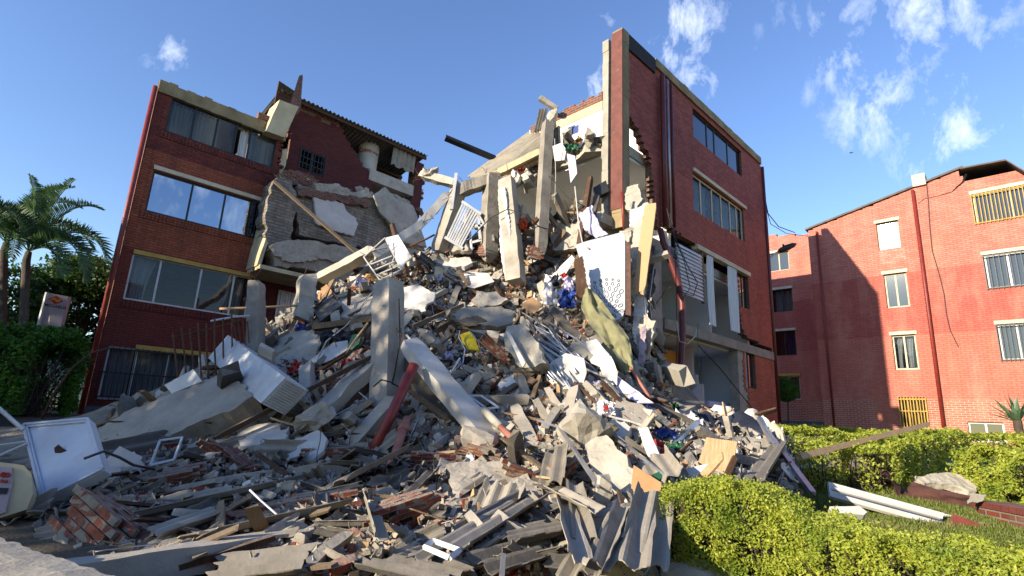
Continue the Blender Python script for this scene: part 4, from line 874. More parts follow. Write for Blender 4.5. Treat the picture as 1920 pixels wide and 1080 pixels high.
def masonry_mesh(name, nx, ny, nz, seed, face=0, hole=True, mts=None):
    """a lump of brickwork: staggered bricks proud of their mortar, corners knocked off"""
    r = random.Random(seed); mb = MB(); bw, bh, bd = .22, .075, .11; cx, cy, cz = nx*bw/2, ny*bd/2, nz*bh/2
    for k in range(nz):
        for j in range(ny):
            for i in range(-1, nx+1):
                x = i*bw+(bw/2 if (k+j) % 2 else 0)-cx; y = j*bd-cy; z = k*bh-cz
                e = ((x+bw/2)/cx)**2*.75+((y+bd/2)/cy)**2*.35+((z+bh/2)/cz)**2*.45
                if e > 1.12+r.uniform(-.3,.3) or x < -cx-.12 or x+bw > cx+.12: continue
                if r.random() < .1 and nx*ny*nz > 40: continue
                g = .006; x0, x1 = x+g, x+bw-g
                if r.random() < .25: x1 -= r.uniform(.02,.12)
                j_ = lambda: r.uniform(-.006,.006)
                mb.box8([V(x0+j_(),y+g+j_(),z+g+j_()), V(x1+j_(),y+g+j_(),z+g+j_()), V(x1+j_(),y+bd-g+j_(),z+g+j_()), V(x0+j_(),y+bd-g+j_(),z+g+j_()), V(x0+j_(),y+g+j_(),z+bh-g+j_()), V(x1+j_(),y+g+j_(),z+bh-g+j_()), V(x1+j_(),y+bd-g+j_(),z+bh-g+j_()), V(x0+j_(),y+bd-g+j_(),z+bh-g+j_())], 0)
                m_ = .008
                mb.box8([V(x-.002,y+m_,z+m_-.012), V(x+bw+.002,y+m_,z+m_-.012), V(x+bw+.002,y+bd-m_,z+m_-.012), V(x-.002,y+bd-m_,z+m_-.012), V(x-.002,y+m_,z+bh-m_), V(x+bw+.002,y+m_,z+bh-m_), V(x+bw+.002,y+bd-m_,z+bh-m_), V(x-.002,y+bd-m_,z+bh-m_)], 1)
    return mkmesh(name, mb, mts or [M['brk'], M['mort']])
M['brk'] = gen('fired_brick', '8e4a33', '70402d', 9, bump=.7, bsc=30, spot='93806c', ssc=5, samt=.8, rnd=.25, dust=.7)
M['brkr'] = gen('painted_brick', '73332b', '5c2b25', 9, bump=.6, bsc=30, spot='93806c', ssc=5, samt=.6, rnd=.2, dust=.45)
M['mort'] = gen('mortar', '9a9080', '7f7566', 9, bump=.8, bsc=30, rnd=.15)
def corrm(name, mt, waves, L, seed, amp=.028, pitch=.17, th=.009, bend=0):
    r = random.Random(seed); mb = MB(); n = waves*8; m_ = 10; w = waves*pitch
    e0 = [.12*L*noise.noise(V(i*.35, seed, 0))+.04*L*noise.noise(V(i*1.3, seed, 5)) for i in range(n+1)]; e1 = [.14*L*noise.noise(V(i*.35, seed, 9)) + .04*L*noise.noise(V(i*1.3, seed, 15)) for i in range(n+1)]
    sk = r.uniform(-.25,.25)*L/w
    for s in (0, 1):
        for j in range(m_+1):
            for i in range(n+1):
                t = j/m_; x = (i/n-.5)*w; y0 = -L/2+e0[i]+x*sk; y1 = L/2+e1[i]+x*sk*.5; y = y0+(y1-y0)*t
                x2 = x+(.03*noise.noise(V(t*4, seed, 0)) if i in (0, n) else 0)
                mb.v.append(V(x2, y, amp*math.cos(i/8*2*math.pi)-s*th-bend*(y/L)**2))
    N2 = n+1; T = (m_+1)*N2
    for j in range(m_):
        for i in range(n):
            a = j*N2+i; mb.f += [[a, a+1, a+N2+1, a+N2], [T+a, T+a+N2, T+a+N2+1, T+a+1]]; mb.m += [0, 0]
    for i in range(n): a = i; b = m_*N2+i; mb.f += [[a, T+a, T+a+1, a+1], [b, b+1, T+b+1, T+b]]; mb.m += [0, 0]
    for j in range(m_): a = j*N2; b = a+n; mb.f += [[a, a+N2, T+a+N2, T+a], [b, T+b, T+b+N2, b+N2]]; mb.m += [0, 0]
    return mkmesh(name, mb, mt)
def beam_mesh(name, mt, L, w, h, seed, rough=.015, n=10, tip=True):
    r = random.Random(seed); mb = MB()
    for i in range(n+1):
        t = i/n; y = (t-.5)*L; k = 1-(.35*r.random() if tip and i in (0, n) else 0)
        for sx, sz in ((-1,-1),(1,-1),(1,1),(-1,1)):
            q = V(sx*3, y*3, sz*3+seed); mb.v.append(V(sx*w/2*k+rough*noise.noise(q), y+(r.uniform(-.08,.08)*w*3 if i in (0,n) else 0), sz*h/2*k+rough*noise.noise(q+V(5,0,0))))
    for i in range(n):
        for k in range(4): a = i*4+k; b = i*4+(k+1)%4; mb.f.append([a, b, b+4, a+4]); mb.m.append(0)
    mb.f += [[0,1,2,3][::-1], [n*4, n*4+1, n*4+2, n*4+3]]; mb.m += [0, 0]
    return mkmesh(name, mb, mt)
def wire_mesh(name, mt, L, r0, seed, wob=.1, n=9, k=6):
    r = random.Random(seed); p = V(0,-L/2,0); pts = [p]; d = V(0,1,0)
    for i in range(n): d = (d+V(r.uniform(-1,1), r.uniform(-.3,.3), r.uniform(-.6,.6))*wob).normalized(); p = p+d*L/n; pts.append(p)
    c = sum(pts, Vector())/len(pts); return mkmesh(name, MB().tube([q-c for q in pts], r0, k), mt, smooth=True)
def cloth_mesh(name, mt, a, b, seed, amp=.08):
    mb = MB(); n = 16
    for s in (0, 1):
        for j in range(n+1):
            for i in range(n+1):
                x = (i/n-.5)*a; y = (j/n-.5)*b; q = V(x*4/max(a,.3), y*4/max(b,.3), seed)
                mb.v.append(V(x+amp*.8*noise.noise(q+V(3,0,0)), y+amp*.8*noise.noise(q+V(0,3,0)), amp*1.6*noise.noise(q)+amp*.7*noise.noise(q*2.7)-s*.006))
    N2 = n+1; T = N2*N2
    for j in range(n):
        for i in range(n): a_ = j*N2+i; mb.f += [[a_, a_+1, a_+N2+1, a_+N2], [T+a_, T+a_+N2, T+a_+N2+1, T+a_+1]]; mb.m += [0,0]
    return mkmesh(name, mb, mt, smooth=True)
def channel_mesh(name, mt, L, w, seed):
    """a bent light-gauge metal channel"""
    r = random.Random(seed); mb = MB(); n = 6; t = .003; dx = [0]; 
    for i in range(n): dx.append(dx[-1]+r.uniform(-.05,.05)*(1 if i > 2 else .3))
    prof = [(-w/2,-w/2),(-w/2,w/4),(-w/2+t,w/4),(-w/2+t,-w/2+t),(w/2-t,-w/2+t),(w/2-t,w/4),(w/2,w/4),(w/2,-w/2)]; m_ = len(prof)
    for i in range(n+1):
        for x, z in prof: mb.v.append(V(x+dx[i], (i/n-.5)*L, z+dx[i]*.6))
    for i in range(n):
        for k in range(m_): a = i*m_+k; b = i*m_+(k+1)%m_; mb.f.append([a, b, b+m_, a+m_]); mb.m.append(0)
    return mkmesh(name, mb, mt)
# ================================================================== named pieces of the collapse
HULLS = []  # picture footprints of the named pieces, so loose debris does not bury them
LM = []     # landmarks for the labels of small debris
def dirv(az, el): return V(math.sin(rad(az))*math.cos(rad(el)), math.cos(rad(az))*math.cos(rad(el)), math.sin(rad(el)))
def dd(px, py, d): return D(px, py, d) if abs(d) < 2.5 else d
def SL(name, label, cat, pts, d, az, el, th, mt, rough=.02, cuts=2, seed=0, parent=None, lm=None):
    jg = .035 if name in ('concrete_slab','plaster_slab','concrete_block','broken_shard','stone_slab') else (.015 if rough >= .01 and name != 'white_board' else 0)
    cx = sum(p[0] for p in pts)/len(pts); cy = sum(p[1] for p in pts)/len(pts); n = dirv(az, el); c = P(cx, cy, dd(cx, cy, d))
    if lm: LM.append((lm, cx, cy))
    return prismw(name, [hit(a, b, c, n) for a, b in pts], n, th, M[mt] if isinstance(mt, str) else mt, rough, cuts, parent, seed, jg, label=label, cat=cat)
def PT(t): return P(t[0], t[1], dd(*t))
def along(a, b, roll=0):
    y = (b-a).normalized(); x = y.cross(UP)
    if x.length < .1: x = V(1,0,0)
    x.normalize(); z = x.cross(y); c, s = math.cos(rad(roll)), math.sin(rad(roll)); x, z = x*c+z*s, z*c-x*s
    m = Matrix((x, y, z)).transposed().to_4x4(); m.translation = (a+b)/2; return m
def place(me, m, label, cat, group=None, name=None, parent=None):
    o = bpy.data.objects.new(name or me.name, me); COL.objects.link(o)
    if parent is not None: o.parent = parent; o.matrix_parent_inverse = MTX[parent].inverted()
    o.matrix_world = m; MTX[o] = m.copy(); return lab(o, label, cat, group)
def BE(name, label, cat, a, b, w, h, mt, roll=0, rough=.02, tip=True, seed=None, parent=None, lm=None):
    if lm: LM.append((lm, (a[0]+b[0])/2, (a[1]+b[1])/2))
    A, B = PT(a), PT(b); mm = along(A, B, roll); o = place(beam_mesh(name, M[mt], (B-A).length, w, h, seed if seed is not None else int(a[0]+a[1]), rough, 14, tip), mm, label, cat, name=name, parent=parent)
    if name.startswith('concrete') and w > .17:
        r = random.Random(int(a[0]*3+b[1])); L = (B-A).length/2
        for e in (-1, 1):
            for k in range(r.choice((2,3,4))):
                x, z = r.choice((-1,1))*w*.33, r.choice((-1,1))*h*.33; q = V(x, e*(L-.05), z); d = V(r.gauss(0,.35), e, r.gauss(0,.35)); pts = [q]
                for _ in range(5): d = (d+V(r.gauss(0,.3), r.gauss(0,.1), r.gauss(0,.3))).normalized(); pts.append(pts[-1]+d*r.uniform(.05,.11))
                obj('rebar', MB().tube([mm @ q for q in pts], .007, 5), M['rust'], o, smooth=True)
    return o
def TU(name, label, cat, pts, r, mt, parent=None, n=8, lm=None):
    if lm: LM.append((lm, pts[len(pts)//2][0], pts[len(pts)//2][1]))
    q = [PT(p) for p in pts]
    return obj(name, MB().tube(q, r, n), M[mt], parent, smooth=True, label=label, cat=cat)
def SHT(label, a, b, waves, roll, mt='eter', seed=0, bend=0, lm=None, pitch=.17, amp=.028):
    if lm: LM.append((lm, (a[0]+b[0])/2, (a[1]+b[1])/2))
    a, b = [(q[0], q[1], q[2]-.12) if abs(q[2]) < 2 else q for q in (a, b)]; A, B = PT(a), PT(b); return place(corrm('roofing_sheet', M[mt], waves, (B-A).length, seed, amp, pitch, bend=bend), along(A, B, roll), label, 'roofing sheet')
def MS(label, px, py, d, nx, ny, nz, rot, seed=0, mts=None, lm=None):
    if lm: LM.append((lm, px, py))
    from mathutils import Euler
    m = Matrix.Translation(P(px, py, dd(px, py, d))) @ Euler([rad(a) for a in rot]).to_matrix().to_4x4() @ Matrix.Scale(.66, 4)
    return place(masonry_mesh('brickwork_chunk', nx, ny, nz, seed, mts=mts), m, label, 'brickwork')
def CH(label, px, py, d, sx, sy, sz, rot, mt='conc', seed=0, rough=.03, lm=None, name='concrete_chunk', cat='concrete chunk'):
    from mathutils import Euler
    if lm: LM.append((lm, px, py))
    m = Matrix.Translation(P(px, py, dd(px, py, d))) @ Euler([rad(a) for a in rot]).to_matrix().to_4x4()
    return place(chunk_mesh(name, M[mt], sx, sy, sz, seed, 18, rough), m, label, cat)
redm = [M['brkr'], M['mort']]
# --- lower left
SL('concrete_slab', 'huge smooth grey-brown concrete slab tilted against the rubble below the rusty railing', 'concrete slab', [(182,805),(245,768),(330,735),(425,698),(474,742),(440,765),(350,800),(260,850),(205,884),(188,850)], 8.5, 205, 42, .42, 'conc', .02, 3, lm='huge tilted slab')
bx = root('air_conditioner_case', 'white sunlit metal appliance case lying tilted on the big grey slab', 'appliance case', P(470,690,9.1)); LM.append(('white appliance case', 470, 690))
n_ = dirv(222, 22); c_ = P(462,692,9.0)
fp = [hit(a, b, c_, n_) for a, b in ((427,628),(390,671),(489,756),(535,708))]
prismw('case', fp, n_, .42, M['wmetal'], 0, 0, bx)
e1 = (fp[2]-fp[3]).normalized(); e2 = (fp[3]-fp[0]).normalized(); mb = MB()
for i in range(12):
    q = fp[3].lerp(fp[2], (i+.5)/12)+e2*.012; mb.bar(q-n_*.03, q-n_*.38, .02, .02, up=e1)
obj('side_grille', mb, M['wmetal'], bx)
SL('board', 'white broken board leaning behind the big grey slab under the rusty railing', 'board', [(308,722),(362,692),(378,715),(322,738)], 9.3, 215, 20, .03, 'white', .004, 1)
rl_ = root('rusty_railing', 'rusty metal railing with upright bars bent over the big grey slab', 'railing', P(395,680,10)); mb = MB()
for i in range(8):
    t = i/7; a = P(324+110*t, 625-32*t-6*(i%2), 10); b = P(336+98*t, 728-18*t, 9.9); mb.tube([a, a.lerp(b, .5)+V(.02*math.sin(i),0,0), b], .016, 6)
for i in range(4): a = P(437+9*i, 594+3*i, 10.2); b = P(446+7*i, 655-4*i, 10.1); mb.tube([a, b], .013, 6)
obj('bars', mb, M['rust'], rl_)
obj('rail', MB().tube([P(320,634,10), P(390,618,10), P(455,600,10)], .018, 6), M['rust'], rl_); obj('rail', MB().tube([P(395,602,10.1), P(440,594,10.2), P(468,592,10.2)], .02, 6), M['wmetal'], rl_)
BE('concrete_post', 'short upright grey concrete post beside the maroon facade, left of the rubble', 'concrete post', (481,530,10.6), (479,668,10.5), .25, .25, 'conc', 12, lm='short concrete post')
TU('bamboo_pole', 'thin horizontal pole lying behind the short concrete post', 'pole', [(412,579,10.9),(480,577,11),(556,573,11.2)], .025, 'woodl')
TU('curved_branch', 'long thin dry branch arching in front of the dark hedge', 'branch', [(78,785,9),(100,740,9),(135,690,9),(170,662,9.2),(205,652,9.4)], .018, 'rust')
# appliance lid
n_ = dirv(196, 34); c_ = P(125,862,6.1)
ld = root('freezer_lid', 'large dirty white freezer lid with a raised rim standing on edge at the left', 'freezer lid', c_); LM.append(('white freezer lid', 120, 862))
o4 = [hit(a, b, c_, n_) for a, b in ((44,796),(168,785),(197,882),(80,940))]
prismw('lid_panel', o4, n_, .10, M['whiteb'], .004, 2, ld)
mb = MB(); cc = sum(o4, Vector())/4
for k, (a, b) in enumerate(zip(o4, o4[1:]+o4[:1])):
    for s, h in ((.03,.03),(.10,.02)): a2, b2_ = a.lerp(cc, s)+n_*h/2, b.lerp(cc, s)+n_*h/2; mb.bar(a2, b2_, .028, h, up=n_)
obj('rim', mb, M['whiteb'], ld)
q = [cc.lerp(o4[2], .2), cc.lerp(o4[2], .2)+(o4[1]-o4[0])*0, ]
prismw('moulded_step', [cc.lerp(o4[2],.15), cc.lerp(o4[2],.15)+(o4[1]-o4[0])*.30, o4[2].lerp(cc,.12)+(o4[1]-o4[0])*.02, o4[2].lerp(cc,.12)-(o4[1]-o4[0])*.26], n_, .03, M['whiteb'], 0, 0, ld).location += Vector((0,0,0))
prismw('dirt_mark', [cc+n_*.004+Vector(v) for v in ((-.12,0,.03),(-.08,0,.07),(-.02,0,.03),(.06,0,-.01),(-.04,0,-.02),(-.1,0,-.02))], n_, .003, M['woodd'], 0, 0, ld)
# washing machine
wm = root('washing_machine', 'beige washing machine with a printed control panel cut by the left edge', 'washing machine', P(20,960,5.4)); LM.append(('beige washing machine', 25, 915))
n_ = dirv(150, 24); c_ = P(28,915,5.4); o_ = prismw('casing', [hit(a, b, c_, n_) for a, b in ((-60,880),(-20,864),(44,872),(58,888),(62,925),(50,955),(8,968),(-50,985))], n_, .5, M['cream'], .006, 2, wm)
c2 = c_+n_*.02; prismw('control_panel', [hit(a, b, c2, n_) for a, b in ((-50,872),(22,876),(24,905),(10,960),(-50,985))], n_, .03, M['sign'], 0, 0, wm)
c3_ = c2+n_*.012; mb = MB()
for a, b, r_ in ((6,890,.022),(14,891,.022),(4,902,.014),(12,903,.014)):
    q = hit(a, b, c3_, n_); mb.tube([q, q+n_*.012], r_, 12)
obj('knobs', mb, M['redc'], wm); prismw('display', [hit(a, b, c3_, n_) for a, b in ((-10,914),(16,915),(12,926),(-12,926))], n_, .008, M['black'], 0, 0, wm)
wf = root('blue_window_frame', 'blue and white metal frame leaning at the left edge above the washing machine', 'window frame', P(10,800,6.4))
obj('frame_bars', MB().tube([P(-20,750,6.4), P(44,806,6.4)], .022, 6).tube([P(-20,775,6.4), P(10,772,6.4)], .015, 6).tube([P(-10,858,6.2), P(50,832,6.3)], .015, 6).tube([P(-10,836,6.2), P(48,828,6.3)], .012, 6), M['wmetal'], wf)
prismw('blue_panel', [P(-20,758,6.45), P(30,800,6.45), P(-20,800,6.45)], V(0,-1,.1), .02, M['navy'], 0, 0, wf)
# low wall in front
a_, b_ = atz(-60,988,.74), atz(228,1086,.74); dv = (b_-a_).normalized(); pn = V(dv.y, -dv.x, 0); mb = MB()
lw = root('low_wall', 'low pale cement-capped wall running out of the bottom left corner', 'low wall', ((a_+b_)/2).xy.to_3d()); n = 30
def stripbox(a, b, pn, w, z0, z1, n, seed, rg=.012):
    mb = MB()
    for i in range(n+1):
        c = a.lerp(b, i/n)
        for k, (s, z) in enumerate(((0,z0),(w,z0),(w,z1),(w*.5,z1+.01),(0,z1))): q = V(i*.6, k*1.7, seed); mb.v.append(V(c.x, c.y, 0)+pn*(s+rg*noise.noise(q))+UP*(z+(rg*1.5*noise.noise(q+V(9,0,0)) if z > z0 else 0)))
    for i in range(n):
        for k in range(5): p_ = i*5+k; q_ = i*5+(k+1)%5; mb.f.append([p_, q_, q_+5, p_+5]); mb.m.append(0)
    mb.f += [list(range(5))[::-1], [n*5+k for k in range(5)]]; mb.m += [0,0]; return mb
obj('capping', stripbox(a_, b_+dv*.8, pn, .30, .64, .74, 40, 1), M['conc_l'], lw); obj('wall_body', stripbox(a_+pn*.05, b_+dv*.8+pn*.05, pn, .2, -.1, .635, 20, 2), M['cream'], lw)
# --- brickwork lumps
MS('big lump of orange brickwork with white mortar crust lying near the low front wall', 195, 992, -.25, 5, 5, 8, (68,18,-25), 3, lm='big orange brick lump')
MS('brickwork lump with a bare earthy side just below the big tilted slab', 335, 895, -.35, 3, 3, 4, (20,-12,28), 5, lm='earthy brick lump')
MS('painted red brickwork piece with even courses left of the white plaster shards', 455, 870, -.2, 3, 2, 4, (35,28,-15), 7, redm, lm='red brick piece')
MS('orange brick cluster beneath the white slab shard in the lower left', 408, 845, -.2, 3, 2, 3, (12,30,40), 8)
MS('dusty square brickwork block with grid-like top in the lower middle', 752, 960, -.5, 4, 3, 5, (8,-14,32), 9, lm='square brick block')
MS('red-faced brick panel lying level just right of the pink pipe', 822, 868, -.2, 4, 2, 5, (4,2,8), 10, redm, lm='red brick panel')
MS('standing remains of a red brick wall behind the pink pipe', 770, 828, 9.0, 2, 2, 12, (0,0,10), 11, redm, lm='red wall stub')
MS('long row of brickwork lying flat under the corrugated sheets at lower left', 545, 945, -.2, 8, 2, 2, (12,-10,18), 12, lm='long flat brick row')
MS('brickwork slab crossing under the grey roofing sheets beside the dark beam', 615, 850, -.2, 4, 2, 3, (5,-4,6), 13)
MS('sunlit orange brickwork lump hanging over the dark hollow in the middle', 930, 656, 9.9, 4, 2, 4, (10,38,18), 14, lm='sunlit brick lump over the hollow')
MS('brick stump with a mortar crown below the leaning wooden post', 1003, 475, 12.6, 2, 2, 6, (0,6,20), 15, lm='brick stump')
MS('orange brick lump beside the round concrete boulder in the lower middle', 893, 845, -.3, 4, 3, 4, (24,10,-20), 16, lm='orange brick lump')
MS('light brick block with holes below the fallen post pieces', 978, 888, -.4, 3, 2, 3, (14,20,25), 17)
MS('brick block leaning right of the lit metal tubes', 1058, 880, -.3, 2, 3, 4, (10,-20,50), 18)
# --- slabs and shards
SL('plaster_slab', 'flat white slab shard with a rounded end lying left of the chunky lit boulder', 'plaster slab', [(444,818),(468,800),(505,792),(536,796),(541,806),(534,824),(450,838)], -.35, 200, 60, .1, 'white', .01, 2, lm='flat white slab shard')
SL('plaster_slab', 'broken white plaster plate with ragged edge above the lower left roofing sheets', 'plaster slab', [(530,842),(556,820),(598,807),(613,822),(606,845),(585,862),(558,872),(536,862)], -.3, 205, 48, .06, 'white', .02, 2, lm='ragged white plaster plate')
CH('rounded sunlit concrete lump left of the dark cavity under the beams', 588, 785, -.5, .75, .4, .35, (0,-35,20), 'conc_l', 3, .05, lm='rounded lit boulder')
SL('concrete_slab', 'wide dusty concrete slab with a thick pale front edge in the lower middle', 'concrete slab', [(838,872),(900,862),(955,868),(1012,905),(1015,940),(940,952),(850,935)], -.4, 185, 62, .3, 'conc', .03, 3, lm='wide dusty slab')
CH('cracked concrete boulder with a brick underside above the wide dusty slab', 895, 825, -.5, .62, .5, .35, (10,15,0), 'conc', 11, .05)
CH('big sunlit pale concrete block with a rough side in the middle of the lower pile', 1105, 812, -.7, .75, .6, .6, (20,30,15), 'conc_l', 21, .05, lm='big pale concrete block')
SL('concrete_slab', 'long sunlit concrete plate sloping down right of the pale block', 'concrete slab', [(1098,832),(1135,815),(1210,905),(1205,925),(1175,935),(1150,925),(1105,868)], -.7, 215, 40, .22, 'conc_l', .03, 3, lm='long sunlit plate')
SL('concrete_slab', 'grey-brown flat slab resting below the long olive cloth', 'concrete slab', [(1152,788),(1172,750),(1205,758),(1222,780),(1212,800),(1185,808)], -.5, 200, 52, .1, 'conc', .015, 2, lm='slab below the olive cloth')
SL('plaster_slab', 'white cracked plaster piece between the pale block and the grey slab', 'plaster slab', [(1133,792),(1152,785),(1182,800),(1178,815),(1162,822),(1143,815)], -.7, 205, 48, .1, 'white', .015, 2)
SL('white_board', 'white curved sheet panel standing in bright sun right of the pale block', 'panel', [(1195,803),(1215,800),(1235,850),(1252,880),(1240,885),(1220,868)], -.7, 222, 25, .03, 'white', .02, 2, lm='white curved panel')
CH('small upright sunlit concrete lump near the corrugated shards', 1132, 920, -.6, .16, .14, .32, (0,8,0), 'conc_l', 31, .02)
CH('log-shaped concrete fragment lying across the lower shards', 1165, 965, -.5, .62, .2, .2, (0,-12,12), 'conc_l', 33, .03, lm='log-shaped fragment')
SL('hardboard', 'brown hardboard sheet standing on edge behind the near hedge', 'board', [(1188,872),(1240,905),(1236,950),(1183,915)], -.7, 230, 10, .012, 'card', .004, 1, lm='brown hardboard')
SL('wooden_board', 'large pale board propped in the sun above the near hedge', 'board', [(1325,820),(1382,828),(1368,905),(1290,902),(1308,870)], -.5, 212, 38, .02, 'woodl', .006, 2, lm='large pale board')
SL('white_board', 'small white sheet folded in front of the large pale board', 'panel', [(1285,878),(1330,870),(1345,882),(1300,902)], -.9, 225, 50, .01, 'white', .01, 2)
SL('concrete_slab', 'grey slab leaning behind the large pale board', 'concrete slab', [(1380,830),(1400,818),(1462,822),(1455,848),(1395,862)], -.3, 200, 45, .06, 'conc', .02, 2)
SL('wooden_board', 'brown broken board pointing down into the hedge at the right end of the pile', 'board', [(1455,868),(1482,872),(1580,942),(1548,953),(1500,912)], -.3, 190, 50, .025, 'wood', .01, 2, lm='brown board at the pile end')
SL('plaster_slab', 'large pale plaster plate high in the pile left of the upright columns', 'plaster slab', [(765,496),(800,487),(880,482),(886,492),(870,500),(790,505)], -.2, 190, 40, .12, 'white', .015, 2, lm='pale plate below the columns')
SL('plaster_slab', 'dirty white plaster sheet with torn edge left of the yellow bag', 'plaster slab', [(752,538),(780,534),(815,548),(812,565),(800,570),(798,584),(770,580),(752,586)], -.4, 195, 30, .05, 'plaster', .02, 2, lm='torn white plaster sheet')
SL('white_board', 'smooth white board lying in the upper middle of the pile', 'panel', [(862,515),(882,510),(915,512),(927,528),(905,535),(890,540),(868,536)], -.3, 195, 38, .02, 'white', .006, 1, lm='smooth white board')
SL('concrete_slab', 'thick concrete slab piece with a brick back above the grey plates', 'concrete slab', [(883,562),(895,548),(930,546),(952,562),(930,572),(900,575)], -.4, 185, 25, .12, 'conc', .03, 2)
SL('concrete_slab', 'long grey plate roofing the dark hollow in the middle', 'concrete slab', [(845,590),(870,578),(940,575),(965,585),(962,605),(935,612),(900,608),(868,606)], 10.3, 185, 40, .12, 'conc', .03, 2, lm='grey plate over the hollow')
SL('concrete_block', 'beige concrete block with a white painted edge hanging over the dark hollow', 'concrete block', [(950,612),(975,608),(1005,640),(1022,678),(985,690),(965,680),(945,640)], 9.8, 205, 20, .35, 'conc_l', .03, 3, lm='beige block over the hollow')
SL('plaster_layer', 'white painted strip on the beige block over the hollow', 'plaster', [(948,622),(954,620),(985,680),(980,688)], 9.62, 215, 15, .03, 'white', .006, 1)
SL('concrete_slab', 'broad slab with broken side lying left of the tall upright column', 'concrete slab', [(608,578),(640,560),(690,548),(712,552),(712,585),(660,595),(615,598)], -.3, 195, 48, .14, 'conc', .03, 3, lm='broad slab left of the tall column')
BE('wooden_beam', 'thick wooden-edged beam under the broad slab left of the tall column', 'beam', (588,615,-.5), (705,598,-.5), .16, .12, 'wood', 10)
SL('plaster_slab', 'big curved beige render sheet right of the short concrete post', 'plaster slab', [(508,645),(545,622),(585,618),(600,640),(588,672),(545,690),(512,680)], -.3, 200, 40, .05, 'conc_l', .04, 3, lm='curved render sheet')
SL('white_board', 'white thin sheet lying below the green pouch', 'panel', [(578,678),(625,642),(652,638),(652,655),(625,672),(590,688)], -.4, 195, 45, .015, 'white', .008, 2, lm='white sheet below the green pouch')
SL('white_board', 'large beige panel folded below the bundle of metal tubes', 'panel', [(1018,690),(1060,662),(1095,672),(1100,700),(1092,728),(1050,732),(1025,712)], -.4, 205, 35, .02, 'plaster', .02, 2, lm='beige panel below the tubes')
SL('white_board', 'white torn board under the olive cloth', 'panel', [(1098,640),(1118,636),(1142,665),(1130,690),(1108,680)], -.5, 215, 30, .02, 'white', .01, 2)
SL('white_board', 'long lavender-white board sliding down below the olive cloth', 'panel', [(1140,705),(1162,708),(1210,745),(1225,755),(1195,755),(1165,738)], -.7, 215, 40, .02, 'lav', .01, 2, lm='lavender board')
SL('white_board', 'curled white veneer sheet standing beside the olive cloth', 'panel', [(1122,664),(1145,668),(1158,700),(1155,722),(1132,716)], -.7, 220, 15, .015, 'plaster', .03, 2)
SL('cardboard', 'brown cardboard square lying among the metal tubes', 'cardboard', [(975,572),(998,556),(1016,572),(1002,588)], -.6, 190, 30, .01, 'card', .004, 1, lm='brown cardboard')
SL('white_board', 'white board leaning left of the patterned mattress', 'panel', [(1030,520),(1072,478),(1078,486),(1050,530)], -.4, 215, 20, .02, 'white', .006, 1)
SL('dark_board', 'dark angular board forming the edge of the hollow', 'board', [(850,602),(895,590),(918,606),(880,612)], 10.2, 180, 20, .03, 'conc_d', .01, 1)
SL('brown_board', 'brown strip board standing in front of the patterned mattress', 'board', [(1076,486),(1092,480),(1102,540),(1090,560),(1080,548)], 11.2, 205, 5, .03, 'woodd', .01, 1)
# --- beams and columns
BE('concrete_column', 'tall grey concrete column standing upright in the middle of the pile', 'concrete column', (729,533,9.7), (722,880,8.7), .40, .40, 'conc', 32, .02, lm='tall upright column')
BE('concrete_beam', 'white-faced concrete beam sloping down right from the tall column', 'concrete beam', (768,645,9.0), (930,838,8.2), .36, .2, 'white', -20, .02, lm='white-faced beam')
BE('concrete_beam', 'dark concrete beam below the white-faced sloping beam', 'concrete beam', (765,688,9.4), (880,820,8.7), .3, .3, 'conc_d', 10, .03, lm='dark sloping beam')
BE('concrete_beam', 'broken pale beam with splintered side sloping down left of the tall column', 'concrete beam', (700,682,9.3), (575,800,8.6), .34, .2, 'conc_l', 10, .035, lm='splintered pale beam')
BE('wooden_plank', 'long brown plank running from the tall column down to the big tilted slab', 'plank', (706,664,9.3), (404,822,7.9), .1, .07, 'woodd', 0, .01, lm='long brown plank')
BE('timber', 'short rounded timber under the splintered pale beam', 'timber', (690,720,9.2), (618,795,8.7), .14, .14, 'woodd', 0, .02)
BE('concrete_beam', 'grey lintel beam over the dark opening at the foot of the tall column', 'concrete beam', (745,765,9.3), (875,775,9.3), .3, .18, 'conc', 0, .02)
BE('concrete_beam', 'pale beam rising right from the stub beside the bay to the broken wall', 'concrete beam', (598,524,-.3), (705,468,12.4), .28, .2, 'conc_l', 10, .02, lm='pale rising beam')
BE('concrete_beam', 'white cracked beam rising to the broken upper frame', 'concrete beam', (700,480,12.4), (790,420,13.2), .2, .2, 'white', 10, .02, lm='white cracked beam')
BE('concrete_beam', 'upper white beam half bent toward the leaning dark post', 'concrete beam', (782,428,13.2), (838,366,13.6), .24, .22, 'white', 10, .02)
BE('concrete_stub', 'rough concrete stub column under the left end of the pale rising beam', 'concrete post', (576,520,11.6), (566,600,11.3), .34, .3, 'conc_l', 15, .06, lm='rough stub column')
BE('concrete_post', 'dark leaning post below the white hanging strut', 'concrete post', (862,352,13.6), (822,470,13.4), .32, .3, 'conc', 30, .03, lm='dark leaning post')
BE('metal_strut', 'white strut hanging from the broken top beam', 'strut', (857,326,13.3), (845,392,13.3), .08, .08, 'wmetal', 0, .004, False)
BE('concrete_column', 'thick sunlit concrete column hanging left of the white-sided column', 'concrete column', (921,328,13.5), (917,490,13.4), .36, .36, 'conc', 28, .03, lm='thick hanging column')
BE('concrete_column', 'leaning column with a white left side in the upper middle', 'concrete column', (950,336,13.2), (968,532,12.5), .38, .38, 'conc', 38, .02, lm='white-sided column')
SL('plaster_layer', 'white plaster layer peeling off the left side of the leaning column', 'plaster', [(934,355),(946,350),(955,420),(958,500),(948,528),(938,470)], 12.75, 232, 0, .04, 'white', .02, 2)
BE('wooden_post', 'tall weathered post standing in front of the torn upper rooms', 'wooden post', (1027,228,13.6), (1012,478,12.9), .27, .26, 'conc', 36, .02, lm='tall weathered post')
